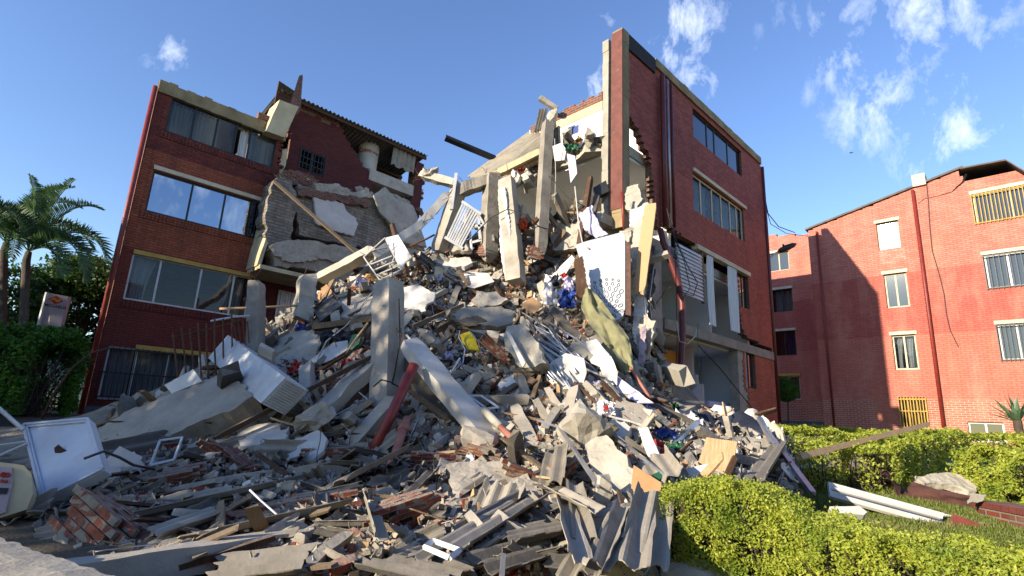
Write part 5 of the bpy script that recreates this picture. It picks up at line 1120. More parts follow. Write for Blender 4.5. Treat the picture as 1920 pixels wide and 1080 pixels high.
BE('concrete_beam', 'lumpy broken concrete beam across the tops of the two upper columns', 'concrete beam', (852,362,13.5), (925,336,13.5), .32, .28, 'conc', 0, .07, lm='lumpy top beam')
BE('concrete_beam', 'pale concrete beam end jutting left into the open sky', 'concrete beam', (792,328,14.6), (858,346,14.0), .24, .22, 'conc_l', 10, .03, lm='jutting beam end')
CH('crumbled lump on the jutting beam end', 806, 322, 14.4, .42, .34, .3, (0,0,20), 'conc_l', 41, .08)
BE('eaves_beam', 'pale eaves beam under the collapsed corrugated roof', 'beam', (918,332,13.9), (1016,283,13.6), .13, .18, 'cream', 0, .01)
BE('wooden_rafter', 'brown rafter below the pale eaves beam', 'beam', (940,332,13.9), (1010,300,13.8), .1, .1, 'woodl', 0, .01)
BE('steel_beam', 'dark metal purlin sticking out left from the collapsed roof into the sky', 'beam', (836,259,14.8), (934,300,15.4), .16, .12, 'dark', 20, .003, False, lm='dark purlin')
BE('small_beam', 'short pale beam end poking up at the top of the tall weathered post', 'beam', (1012,184,13.8), (1046,206,13.9), .14, .14, 'conc_l', 0, .01)
CH('concrete head lump on top of the tall weathered post', 1036, 222, 13.6, .3, .3, .5, (10,0,20), 'conc_l', 43, .05)
BE('brown_board', 'brown board standing against the torn interior right of the corner column', 'board', (1221,380,11.8), (1198,548,11.5), .28, .05, 'woodl', 20, .01, lm='brown standing board')
BE('dark_post', 'dark slanted post in front of the torn upper rooms', 'post', (1108,330,12.8), (1085,470,12.4), .12, .12, 'woodd', 0, .01, lm='dark slanted post')
BE('dark_pole', 'thin dark pole leaning at the left end of the white cracked beam', 'pole', (735,420,12.8), (764,518,12.2), .1, .1, 'woodd', 0, .012, lm='thin dark pole')
BE('timber', 'grey weathered timber lying over red rubble left of the hollow', 'timber', (868,572,-.5), (775,612,-.5), .1, .08, 'wood', 0, .01, lm='grey weathered timber')
BE('timber', 'thin grey timber bridging the hollow below the long grey plate', 'timber', (858,614,10.3), (950,618,10.3), .06, .05, 'wood', 0, .01)
BE('timber', 'grey roof timber sloping down to the open ground-floor rooms', 'timber', (1215,800,9.3), (1290,765,10.6), .28, .08, 'conc', 0, .02, lm='grey roof timber')
BE('timber', 'dark grey plank crossing the near sheets in the lower middle', 'plank', (575,1066,4.5), (820,1004,5.0), .1, .05, 'wood', 0, .01, lm='near grey plank')
BE('wooden_pole', 'very long tapering pale pole leaning over the far hedges at the right', 'pole', (1497,857,7.8), (1738,796,11.0), .085, .085, 'woodl', 20, .004, False, lm='long pale pole')
BE('concrete_beam', 'grey beam fragment with a flat top below the thin dark pole', 'concrete beam', (770,485,-.2), (690,510,-.2), .16, .1, 'conc_l', 0, .02)
TU('red_pipe', 'dark red painted pipe leaning at the foot of the tall upright column', 'pipe', [(777,684,8.5),(735,775,8.2),(690,864,7.9)], .078, 'redp', n=14, lm='dark red pipe')
pp = root('pink_pipe', 'faded pink pipe with a coupling standing left of the red wall stub', 'pipe', PT((740,850,7.6))); LM.append(('pink pipe', 740, 850))
TU('pipe_body', None, None, [(763,786,8.1),(742,848,7.6),(718,914,7.1)], .058, 'pinkp', pp, 14); TU('coupling', None, None, [(759,797,8.0),(755,808,7.93)], .078, 'pinkp', pp, 14)
TU('rusty_pipe', 'short rusty pipe continuing from the grey tube right of the white-faced beam', 'pipe', [(938,800,-.6),(975,836,-.7)], .045, 'pinkp'); TU('grey_tube', 'grey tube end lying right of the white-faced beam', 'pipe', [(906,768,-.6),(938,800,-.6)], .06, 'conc_l')
TU('red_pole', 'thin red-brown pole below the tip of the olive cloth', 'pole', [(1182,690,-.7),(1220,748,-.6)], .03, 'pinkp'); TU('red_pole', 'thin red pole standing beside the corner column foot', 'pole', [(1166,360,12.3),(1170,430,12.3)], .035, 'redp')
TU('black_hose', 'black hose snaking over the big tilted slab', 'hose', [(204,790,-.9),(290,792,-.8),(335,787,-.8),(395,793,-.8)], .014, 'black'); TU('black_hose', 'black hose running from the freezer lid into the brick lumps', 'hose', [(157,860,5.7),(195,846,5.8),(225,858,5.9),(250,872,6),(290,880,6.2)], .014, 'black')
# --- roofing sheets
for i, (l, a, b, w, r_, mt) in enumerate((
 ('long corrugated sheet with a lit upper edge crossing the lower left', (248,965,-.25), (505,908,-.35), 2, 12, 'eter'),
 ('second corrugated sheet tucked below the long one at lower left', (290,1000,-.3), (412,958,-.3), 2, 5, 'eter'),
 ('longest two-ridge corrugated sheet in the lower left', (352,1008,-.35), (640,945,-.45), 2, 14, 'eter'),
 ('wide near corrugated sheet at the bottom edge left of centre', (400,1070,-.2), (575,1048,-.25), 3, -6, 'eter'),
 ('sunlit corrugated sheet leaning on the foot of the pink pipe', (618,912,-.4), (738,852,-.6), 3, 25, 'eter'),
 ('grey corrugated sheet at the bottom edge right of the near grey plank', (720,1050,-.25), (860,1080,-.2), 3, 0, 'eterd'),
 ('long folded corrugated sheet rising right in the bottom middle', (828,1035,-.4), (990,938,-.5), 2, 10, 'eter'),
 ('narrow corrugated strip lying parallel above the folded one', (850,1000,-.3), (985,925,-.35), 1, 0, 'eterd'),
 ('upright grey corrugated strip in the sunlit lower pile', (1055,930,-.7), (1085,1045,-.8), 1, 20, 'eter'),
 ('pale upright corrugated strip right of the grey upright one', (1078,905,-.6), (1098,1015,-.7), 1, -15, 'eter'),
 ('short corrugated strip lying across the upright strips', (1040,918,-.9), (1115,955,-.95), 1, 0, 'eter'),
 ('sunlit corrugated sheet curling toward the camera beside the near hedge', (1092,1075,-.5), (1145,965,-.7), 2, 18, 'eter'),
 ('largest sunlit corrugated sheet standing beside the near hedge', (1165,1060,-.6), (1190,950,-.8), 2, -12, 'eter'),
 ('tall flat sunlit sheet touching the near hedge leaves', (1205,1040,-.5), (1228,925,-.8), 2, -25, 'eter'),
 ('corrugated sheet with dark grooves behind the near hedge tip', (1240,905,-.7), (1215,862,-.6), 3, 35, 'eter'),
 ('big cracked corrugated sheet at the right end of the pile', (1385,915,-.6), (1445,838,-.5), 4, 30, 'eter'),
 ('grey corrugated sheet under the cracked one at the right end', (1420,930,-.5), (1475,850,-.4), 2, 20, 'eter'),
 ('broken flat corrugated piece left of the hardboard', (1035,905,-.5), (1045,842,-.5), 2, 30, 'eter'),
 ('dark corrugated sheet across the bottom middle', (935,1010,-.4), (1060,985,-.4), 3, 5, 'eterd'),
 ('small corrugated shard in the bottom middle beside the white strip', (905,1060,-.3), (1010,1030,-.3), 2, -8, 'eterd'),
 ('corrugated shard lying steeply left of the wide dusty slab', (775,920,-.5), (815,880,-.5), 1, 20, 'eterd'),
 ('narrow standing corrugated shard beside the square brick block', (690,935,-.6), (712,1005,-.6), 1, 40, 'eter'))):
    SHT(l, a, b, w, r_, mt, 50+i, lm=('long lower-left sheet','', 'longest lower-left sheet','wide bottom sheet','sunlit sheet by the pink pipe','','long folded sheet','','upright grey strip','','','','largest sunlit sheet','','','cracked corner sheet','','','','','','')[i] or None)
# collapsed roof high up
def sheetq(name, label, cat, q, d, mt, nr=9, amp=.03):
    """corrugated sheet between four world corners a,b (top edge) c,d (bottom), ridges run a->d"""
    a, b, c, e = [P(x, y, z) for (x, y), z in zip(q, d)]; nn = (b-a).cross(e-a).normalized(); mb = MB(); n = nr*8; m_ = 8
    for s in (0, 1):
        for j in range(m_+1):
            for i in range(n+1):
                t = i/n; p = a.lerp(b, t); r2 = e.lerp(c, t); p = p.lerp(r2, j/m_+(.03*noise.noise(V(i*.4,j,0)) if j in (0,m_) else 0)); mb.v.append(p+nn*(amp*math.cos(i/8*2*math.pi)-s*.01))
    N2 = n+1; T = (m_+1)*N2
    for j in range(m_):
        for i in range(n): k = j*N2+i; mb.f += [[k, k+1, k+N2+1, k+N2], [T+k, T+k+N2, T+k+N2+1, T+k+1]]; mb.m += [0,0]
    for i in range(n): k = i; l = m_*N2+i; mb.f += [[k, T+k, T+k+1, k+1], [l, l+1, T+l+1, T+l]]; mb.m += [0,0]
    return obj(name, mb, M[mt], smooth=True, label=label, cat=cat)
sheetq('roofing_sheet', 'large collapsed corrugated roof sloping down left in front of the torn top floor', 'roofing sheet', ((1003,238),(1030,262),(900,334),(876,332)), (15.2,14.2,14.2,15.6), 'eter', 7); LM.append(('collapsed corrugated roof', 960, 290))
sheetq('roofing_sheet', 'lower lit strip of the collapsed corrugated roof above the eaves beam', 'roofing sheet', ((1022,246),(1038,256),(968,306),(952,312)), (14.2,13.8,13.9,14.1), 'eter', 5)
sheetq('roofing_sheet', 'dark corrugated pieces hanging left of the tall weathered post', 'roofing sheet', ((1010,205),(1026,203),(1015,245),(1000,250)), (14.4,14.2,14.2,14.4), 'eterd', 3)
sheetq('roofing_sheet', 'narrow upright corrugated sheet right of the tall weathered post', 'roofing sheet', ((1032,240),(1050,236),(1052,284),(1034,292)), (13.9,13.8,13.6,13.7), 'eter', 3)
# --- household things
cr_ = root('crib_rail', 'white slatted crib side hanging tilted between the upper columns', 'crib', P(870,420,13.2)); LM.append(('white crib side', 868, 420))
mb = MB()
for i in range(8):
    t = i/7; mb.bar(P(868+30*t, 381+20*t, 13.3), P(838+26*t, 446+16*t, 13.2), .045, .02, up=V(0,-1,0))
obj('slats', mb, M['wmetal'], cr_); obj('rail', MB().bar(P(866,378,13.28), P(902,402,13.28), .07, .05, up=V(0,-1,0)), M['wmetal'], cr_); obj('rail', MB().bar(P(834,445,13.2), P(868,466,13.2), .07, .05, up=V(0,-1,0)), M['wmetal'], cr_)
ch_ = root('cot_frame', 'white wooden frame standing right of the crib side', 'frame', P(892,435,13.3)); mb = MB()
for a, b in (((880,420),(884,470)), ((897,402),(900,450)), ((882,424),(906,423)), ((884,455),(902,450)), ((896,402),(912,428))): mb.bar(P(*a,13.3), P(*b,13.3), .06, .04, up=V(0,-1,0))
obj('frame_bars', mb, M['wmetal'], ch_)
n_ = dirv(196, 6); c_ = P(1126,520,11.5); mt_ = root('patterned_mattress', 'big upright white mattress with a dark ring flower pattern beside the olive cloth', 'mattress', c_); LM.append(('patterned mattress', 1126, 520))
prismw('mattress_body', [hit(a, b, c_, n_) for a, b in ((1079,459),(1100,452),(1160,437),(1169,438),(1172,448),(1172,580),(1168,592),(1158,600),(1146,601),(1122,590),(1104,575),(1096,520))], n_, .2, M['whiteb'], .004, 1, mt_)
prismw('mottled_side', [hit(a, b, c_-n_*.02, n_) for a, b in ((1172.5,450),(1182,458),(1183,592),(1172.5,590))], n_, .16, M['vent'], .006, 1, mt_)
mb = MB(); cc = hit(1143,585,c_,n_)+n_*.004; ex_ = n_.cross(UP).normalized()*-1; ez_ = ex_.cross(n_)*-1
if ez_.z < 0: ez_ = -ez_
rr = random.Random(5)
def ring(px, py, a, b, ang, th=.006):
    q = hit(px, py, c_, n_)+n_*.005; ca, sa = math.cos(ang), math.sin(ang)
    pts = [q+ex_*(a*math.cos(t)*ca-b*math.sin(t)*sa)+ez_*(a*math.cos(t)*sa+b*math.sin(t)*ca) for t in [2*math.pi*k/14 for k in range(15)]]; mb.tube(pts, th, 4, cap=False)
for ra, num, a, b in ((12,8,.05,.028),(22,13,.06,.032),(32,18,.07,.034),(42,24,.055,.036),(51,30,.04,.028),(59,34,.03,.022)):
    for k in range(num):
        t = 2*math.pi*k/num; px, py = 1143+ra*math.cos(t)*1.05, 583-ra*math.sin(t)
        if px < 1167 and py < 592-(max(0, px-1150))*.2 and py < 560+(px-1090)*.62 and px > 1104: ring(px, py, a*rr.uniform(.7,1.1), b*rr.uniform(.7,1.1), t)
obj('ring_pattern', mb, M['dtext'], mt_)
def ribbon(name, label, cat, pts, mt, amp=.03, n=40, m_=14, folds=3):
    """cloth hanging along a path: pts (px,py,d,width m)"""
    W_2 = [(P(a, b, c), w) for a, b, c, w in pts]; mb = MB()
    def at(t):
        s = t*(len(W_2)-1); i = min(int(s), len(W_2)-2); f = s-i; g = f*f*(3-2*f); return W_2[i][0].lerp(W_2[i+1][0], f*.5+g*.5), W_2[i][1]+(W_2[i+1][1]-W_2[i][1])*g
    for s in (0, 1):
        for i in range(n+1):
            p, w = at(i/n); tg = (at(min(1,i/n+.02))[0]-at(max(0,i/n-.02))[0]).normalized(); side = tg.cross(V(0,-1,0)).normalized(); nn = side.cross(tg)
            for j in range(m_+1):
                u = j/m_-.5; q = V(u*folds, i*.13, 3)
                mb.v.append(p+side*u*w+nn*(amp*(.5*math.sin(u*folds*3+i*.16)+2.2*noise.noise(q)+1.3*noise.noise(q*2.6)-3*u*u)-s*.008))
    N2 = m_+1; T = (n+1)*N2
    for i in range(n):
        for j in range(m_): k = i*N2+j; mb.f += [[k, k+1, k+N2+1, k+N2], [T+k, T+k+N2, T+k+N2+1, T+k+1]]; mb.m += [0,0]
    return obj(name, mb, M[mt], smooth=True, label=label, cat=cat)
ribbon('olive_cloth', 'long olive-green cloth draped down right from the patterned mattress', 'cloth', [(1103,540,11.1,.18),(1110,572,11.0,.46),(1133,605,10.8,.5),(1158,640,10.6,.5),(1170,672,10.5,.36),(1178,698,10.4,.2)], 'olive', .05); LM.append(('olive cloth', 1140, 620))
ribbon('brown_cloth', 'dark brown blanket trailing over the far hedge onto the lawn', 'cloth', [(1638,862,9.9,.4),(1665,888,9.2,.5),(1700,930,8.5,.45),(1760,942,8.1,.35),(1832,953,7.8,.3)], 'brownc', .05); LM.append(('brown blanket', 1720, 930))
# stool
ys = root('yellow_stool', 'yellow plastic seat with thin bent metal legs above the dark hollow', 'stool', P(880,640,10.0)); LM.append(('yellow seat', 880, 638))
n_ = dirv(170, 30); c_ = P(880,638,10.0); prismw('seat', [hit(a, b, c_, n_) for a, b in ((863,626),(880,621),(892,633),(895,648),(900,658),(880,654),(868,640))], n_, .04, M['yel'], .02, 2, ys)
obj('legs', MB().tube([P(862,620,9.95), P(860,632,9.9), P(872,655,9.85), P(868,680,9.8), P(845,700,9.7)], .012, 6).tube([P(882,622,10), P(897,640,10), P(900,656,10)], .012, 6).tube([P(845,672,9.7), P(870,690,9.7)], .01, 6), M['steel'], ys)
gp = root('green_pouch', 'green canvas pouch hanging on a pale stick left of the tall column', 'pouch', P(664,642,-1+D(664,642,0)+.4)); LM.append(('green pouch', 664, 642)); g_ = MTX[gp].translation.y
n_ = dirv(200, 20); c_ = P(664,642,g_); prismw('pouch', [hit(a, b, c_, n_) for a, b in ((660,628),(677,626),(672,645),(660,656),(650,652))], n_, .06, M['grn'], .012, 2, gp)
obj('stick', MB().tube([P(690,605,g_), P(664,640,g_), P(628,692,g_-.1)], .018, 6), M['woodl'], gp)
# wire shelf
ws = root('wire_shelf', 'white metal shelf unit with a bright panel tipped over under the white cracked beam', 'shelf', P(725,480,12.2)); LM.append(('white shelf unit', 725, 480))
n_ = dirv(215, 18); c_ = P(745,472,12.1); prismw('panel', [hit(a, b, c_, n_) for a, b in ((722,446),(746,440),(772,482),(760,492),(752,505))], n_, .02, M['white'], 0, 0, ws)
mb = MB()
for a, b in (((682,482),(712,525)), ((722,446),(752,506)), ((682,482),(722,446)), ((692,497),(735,480)), ((700,507),(740,490)), ((706,516),(748,498)), ((712,525),(752,506))): mb.tube([P(*a,12.2), P(*b,12.0)], .016, 6)
obj('wires', mb, M['wmetal'], ws)
# colourful small things
def blob(name, label, cat, px, py, d, s, mt, seed=0, cloth=True, amp=.06, rot=None):
    m = Matrix.Translation(P(px, py, dd(px, py, d))) @ Matrix.Rotation(rad((rot or (60,0))[0]), 4, 'X') @ Matrix.Rotation(rad((rot or (60,0))[1]), 4, 'Y')
    return place(cloth_mesh(name, M[mt], s[0], s[1], seed, amp), m, label, cat)
blob('white_garment', 'white garment spilled left of the patterned mattress', 'clothing', 1036, 545, -.4, (.45,.8), 'wcurt', 1, amp=.12, rot=(75,20)); LM.append(('white garment', 1036, 545))
blob('blue_garment', 'blue garment hanging just left of the brown strip board', 'clothing', 1064, 560, -.6, (.35,.5), 'blu', 2, amp=.12, rot=(70,-10))
blob('red_garment', 'small red garment above the blue one', 'clothing', 1058, 519, -.6, (.16,.25), 'redc', 3, amp=.08)
blob('navy_garment', 'dark navy garment left of the red one', 'clothing', 1043, 525, -.6, (.2,.3), 'navy', 4, amp=.1)
blob('pale_garment', 'pale blue striped garment below the red one', 'clothing', 1066, 535, -.75, (.2,.45), 'lav', 5, amp=.1)
blob('orange_cloth', 'crumpled orange cloth between the upper columns', 'cloth', 976, 420, 12.9, (.3,.4), 'orc', 6, amp=.12); LM.append(('orange cloth', 976, 420))
blob('navy_cloth', 'dark navy sheet spread below the bed', 'cloth', 1335, 792, 10.6, (1.9,.8), 'navy', 7, amp=.14, rot=(25,0)); LM.append(('navy sheet', 1335, 792))
blob('pale_cloth', 'crumpled pale bedding on the rubble right of the navy sheet', 'cloth', 1385, 785, 11.2, (1.2,.7), 'plaster', 8, amp=.16, rot=(25,0))
blob('white_cloth', 'white crumpled sheet left of the navy sheet', 'cloth', 1282, 786, -.6, (.55,.4), 'wcurt', 9, amp=.12, rot=(30,0)); LM.append(('white crumpled sheet', 1282, 786))
blob('pink_bag', 'white bag with a pink mark below the bundle of tubes', 'bag', 1135, 765, -.6, (.28,.28), 'wcurt', 10, amp=.08); blob('pink_mark', 'small pink print on the white bag', 'print', 1136, 765, -.68, (.09,.09), 'redc', 11, amp=.01)
blob('dark_trousers', 'dark blue trousers lying left of the green pouch', 'clothing', 630, 630, -.5, (.6,.28), 'navy', 12, amp=.1, rot=(40,0))
blob('patterned_cloth', 'red and white patterned cloth right of the rough stub column', 'cloth', 572, 588, -.5, (.4,.3), 'pinkc', 13, amp=.12)
blob('red_rag', 'small red rag below the white upright sheet', 'cloth', 553, 688, -.5, (.16,.28), 'redc', 14, amp=.08); blob('blue_bag', 'bright blue bag beside the curved render sheet', 'bag', 565, 612, -.4, (.2,.16), 'blu', 15, amp=.08)
blob('magenta_rag', 'pink rag right of the white curved panel', 'cloth', 1236, 838, -.5, (.16,.22), 'redc', 16, amp=.08); blob('flag_cloth', 'blue and white cloth behind the white curved panel', 'cloth', 1248, 812, -.5, (.3,.16), 'blu', 17, amp=.06)
blob('teal_cloth', 'teal cloth hanging from the torn upper slab', 'cloth', 1072, 277, 13.1, (.35,.3), 'grn', 18, amp=.1); SL('hanging_board', 'narrow white panel hanging below the teal cloth', 'panel', [(1063,288),(1078,292),(1082,325),(1070,343)], 12.9, 215, 5, .02, 'lav', .006, 1)
SL('green_box', 'small green box between the hardboard and the near hedge', 'box', [(1222,890),(1236,884),(1246,892),(1232,902)], -.9, 200, 40, .08, 'grn', 0, 0)
SL('black_box', 'black open suitcase lying right of the rough stub column', 'suitcase', [(586,580),(622,556),(640,572),(600,602)], -.5, 200, 45, .15, 'black', .006, 1, lm='black suitcase')
SL('cardboard', 'brown cardboard flap under the pale rising beam', 'cardboard', [(590,558),(612,532),(624,548),(602,566)], -.4, 200, 30, .03, 'card', .006, 1)
SL('black_box', 'dark grey television back lying in the torn upper room', 'television', [(1112,352),(1136,338),(1142,358),(1118,370)], 12.9, 190, 0, .2, 'dark', .004, 1)
SL('white_box', 'small white open box on the torn slab edge beside the weathered post', 'box', [(1036,274),(1052,268),(1062,280),(1058,300),(1040,302)], 13.2, 210, 15, .14, 'white', .004, 1)
CH('tan cushion near the top of the pile', 694, 520, -.3, .4, .25, .2, (0,0,0), 'tan', 51, .02, name='cushion', cat='cushion')
fn = root('blue_fan', 'small round blue fan lying near the tan cushion', 'fan', P(678,530,D(678,530,-.4))); c_ = MTX[fn].translation; mb = MB()
for k in range(8):
    t = k*math.pi/4; mb.bar(c_, c_+V(math.cos(t)*.12,-.01,math.sin(t)*.12), .035, .01, up=V(0,-1,0))
obj('blades', mb, M['blu'], fn); obj('ring', MB().tube([c_+V(math.cos(t)*.13,0,math.sin(t)*.13) for t in [k*math.pi/10 for k in range(21)]], .014, 6, cap=False), M['blu'], fn)
# plush toy: body, head, ears, limbs as one skinned lump
def plush():
    c = P(834,808,8.7); bm = bmesh.new()
    for dx, dz, dy, r_ in ((0,0,0,.085),(-.03,.13,0,.075),(-.10,.17,0,.028),(.04,.19,0,.028),(.0,-.13,.0,.055),(.02,-.2,-.02,.045),(-.10,.02,-.03,.035),(.09,.03,-.02,.035),(-.045,.11,-.07,.03)):
        bmesh.ops.create_icosphere(bm, subdivisions=2, radius=r_, matrix=Matrix.Translation(c+V(dx,dy,dz)))
    me = bpy.data.meshes.new('plush_toy'); Mx = Matrix.Translation(c); bm.transform(Mx.inverted()); bm.to_mesh(me); bm.free(); me.materials.append(M['tan'])
    o = place(me, Mx, 'tan plush bear hanging under the dark sloping beam', 'plush toy', name='plush_toy'); rm = o.modifiers.new('r', 'REMESH'); rm.mode = 'VOXEL'; rm.voxel_size = .012; rm.use_smooth_shade = True
plush(); LM.append(('tan plush toy', 834, 808))
gr_ = root('dark_grille', 'dark barred window half buried below the grey lintel beam', 'window', P(805,815,9.2)); mb = MB()
for i in range(7): mb.tube([P(782+9*i,792,9.15), P(782+9*i,842,9.1)], .012, 5)
obj('bars', mb, M['dark'], gr_); prismw('pane', [P(778,790,9.25), P(842,794,9.25), P(842,845,9.2), P(778,843,9.2)], V(0,-1,0), .02, M['bglass'], 0, 0, gr_)
# --- aluminium tubes and frames
rt = random.Random(8)
for i in range(22):
    x0, y0 = rt.uniform(962,1035), rt.uniform(585,640); L = rt.uniform(90,150); an = rad(rt.uniform(30,62)); x1, y1 = x0+L*math.cos(an), y0+L*math.sin(an)
    if x1 > 1140: x1 = 1140
    mx_, my_ = (x0+x1)/2+rt.uniform(-14,14), (y0+y1)/2+rt.uniform(-12,4)
    d0, d1 = D(x0,y0,-.45), D(x1,y1,-.5); dm = min((d0+d1)/2, D(mx_,my_,-.4))
    TU('metal_tube', None, None, [(x0,y0,d0),(mx_,my_,dm),(x1,y1,d1)], rt.choice((.012,.016,.022,.03)), rt.choice(('steel','steel','wmetal')), n=6)
tubes = [o for o in bpy.data.objects if o.name.startswith('metal_tube')]
LM.append(('bundle of metal tubes', 1050, 640))
def brt(p, q): return BE('aluminium_bar', None, None, p, q, .05, .03, 'steel', 0, .002, False)
for l, p, q, w in (('long bright aluminium bar lying below the bundle of tubes', (1002,650,-.75), (1122,702,-.75), .05),
 ('blue-white aluminium bar lying level at the right end of the pile', (1325,806,-.4), (1435,800,-.4), .09),
 ('thick aluminium channel standing crooked at the right end of the pile', (1424,783,8.6), (1448,832,8.2), .08),
 ('long aluminium bar sloping from the pile end down into the hedge', (1440,812,8.2), (1524,925,6.6), .08),
 ('second thin bar beside the long one sloping into the hedge', (1436,800,8.3), (1500,890,7.2), .03),
 ('grey bar rising in front of the white crumpled sheet', (1246,848,7.6), (1308,790,8.4), .09),
 ('lower bent end of the grey rising bar', (1236,880,7.3), (1246,846,7.6), .07),
 ('bright double bar lying in the sunlit lower pile', (1048,800,-.8), (1118,905,-.9), .05),
 ('thin bright bar beside the double bar', (1062,820,-.8), (1122,915,-.85), .03),
 ('long curved white strip reaching from the pale block to the hedge', (1162,828,-.9), (1250,892,-1.0), .04),
 ('flat bar above the lit double bar', (1008,788,-.7), (1062,806,-.8), .05),
 ('white strip standing near the bottom edge in the lower middle', (944,1040,-.6), (941,1080,-.6), .03),
 ('thin white bar crossing at the right pile end', (1385,828,-.5), (1440,812,-.5), .03)):
    BE('aluminium_bar', l, 'metal bar', p, q, w, w*.6, 'steel', 15, .003, False)
def frame4(label, pts, d, w, mt, lm=None):
    r_ = root('window_frame', label, 'window frame', P(*pts[0], d if abs(d) > 2.5 else D(*pts[0], d))); mb = MB(); q = [PT((a, b, d)) for a, b in pts]
    for a, b in zip(q, q[1:]+q[:1]): mb.bar(a, b, w, w*.6, up=V(0,-1,.3))
    obj('frame_bars', mb, M[mt], r_)
    if lm: LM.append((lm, sum(p[0] for p in pts)/4, sum(p[1] for p in pts)/4))
frame4('small white window frame lying at the bottom middle below the square brick block', [(796,1026),(812,1014),(862,1032),(843,1046)], -.65, .035, 'wmetal', 'small white frame')
frame4('white triangular window frame left of the big brown plank foot', [(282,872),(300,826),(342,820),(326,862)], -.7, .03, 'wmetal', 'leaning white window frame')
frame4('white frame with mesh beside the rusty pipe', [(880,742),(902,742),(935,764),(912,766)], -.5, .03, 'wmetal')
# rebar ladder at the right end
rb = root('rebar_cage', 'rusty rebar ladder sticking out right over the cracked corner sheet', 'rebar', P(1400,890,6.8)); mb = MB()
for i, (a, b) in enumerate((((1352,864),(1470,900)), ((1358,882),(1478,915)), ((1366,900),(1480,932)))): mb.tube([P(a[0],a[1],7.0), P((a[0]+b[0])/2,(a[1]+b[1])/2+3,6.8), P(b[0],b[1],6.6)], .012, 6)
for i in range(6):
    t = i/5; mb.tube([P(1372+95*t, 866+30*t, 6.85), P(1380+92*t, 905+26*t, 6.8)], .008, 5)
obj('bars', mb, M['rust'], rb); LM.append(('rebar ladder', 1415, 890))
# --- right foreground lawn things
SL('white_board', 'long white metal panel lying in the grass beside the near hedge', 'panel', [(1553,903),(1770,962),(1764,988),(1556,930)], 7.1, 188, 38, .05, 'white', 0, 0, lm='long white lawn panel')
SL('ridge_rail', 'narrow ridge rail on the long white lawn panel', 'rail', [(1560,912),(1765,968),(1764,972),(1560,917)], 6.98, 188, 38, .03, 'white', 0, 0)
SL('white_block', 'short white block lying left of the long white lawn panel', 'block', [(1556,950),(1612,949),(1626,960),(1620,966),(1560,960)], 5.6, 190, 45, .1, 'white', .004, 1)
SL('white_strip', 'short white strip at the far end of the long white lawn panel', 'strip', [(1765,962),(1812,972),(1806,978),(1768,972)], 7.2, 190, 45, .03, 'white', 0, 0)
lb = BE('brick', 'single maroon brick at the right end of the long white lawn panel', 'brick', (1786,972,6.9), (1830,988,6.8), .16, .1, 'brkr', 0, .004, False)
gy_ = root('fallen_brick_wall', 'fallen piece of maroon and orange brick garden wall at the right edge of the lawn', 'garden wall', P(1870,950,7.0))
A, B = P(1822,938,7.5), P(1935,945,6.6); fr_ = Frame(V(A.x,A.y,0), (B-A).xy.to_3d().normalized()); z_ = ground(A.x,A.y); mb = MB()
for i in range(8):
    w_ = (B-A).length/8; mb.fbox(fr_, i*w_, i*w_+w_-.012, 0, .42, z_+.12, z_+.19+.01*noise.noise(V(i*3.3,0,0)))
obj('capping_bricks', mb, M['brkr'], gy_); obj('brick_base', MB().fbox(fr_, .02, (B-A).length-.02, .03, .40, z_-.1, z_+.118), M['brickm'], gy_)
SL('stone_slab', 'rough pale broken slab lying on the soil between the far hedges', 'stone slab', [(1716,892),(1760,888),(1815,885),(1838,902),(1842,915),(1818,922),(1780,908),(1735,905)], 8.9, 185, 60, .12, 'conc_l', .03, 3, lm='pale lawn slab')
SL('metal_sheet', 'small grey bent sheet at the corner of the fallen garden wall', 'metal sheet', [(1818,925),(1850,928),(1845,936),(1815,945)], 7.3, 190, 40, .01, 'eter', .01, 1)
SL('stone_slab', 'flat pale stone half hidden at the bottom edge under the near hedge', 'stone slab', [(1236,1054),(1300,1046),(1368,1058),(1378,1082),(1240,1084)], 4.55, 185, 65, .12, 'conc_l', .02, 3)
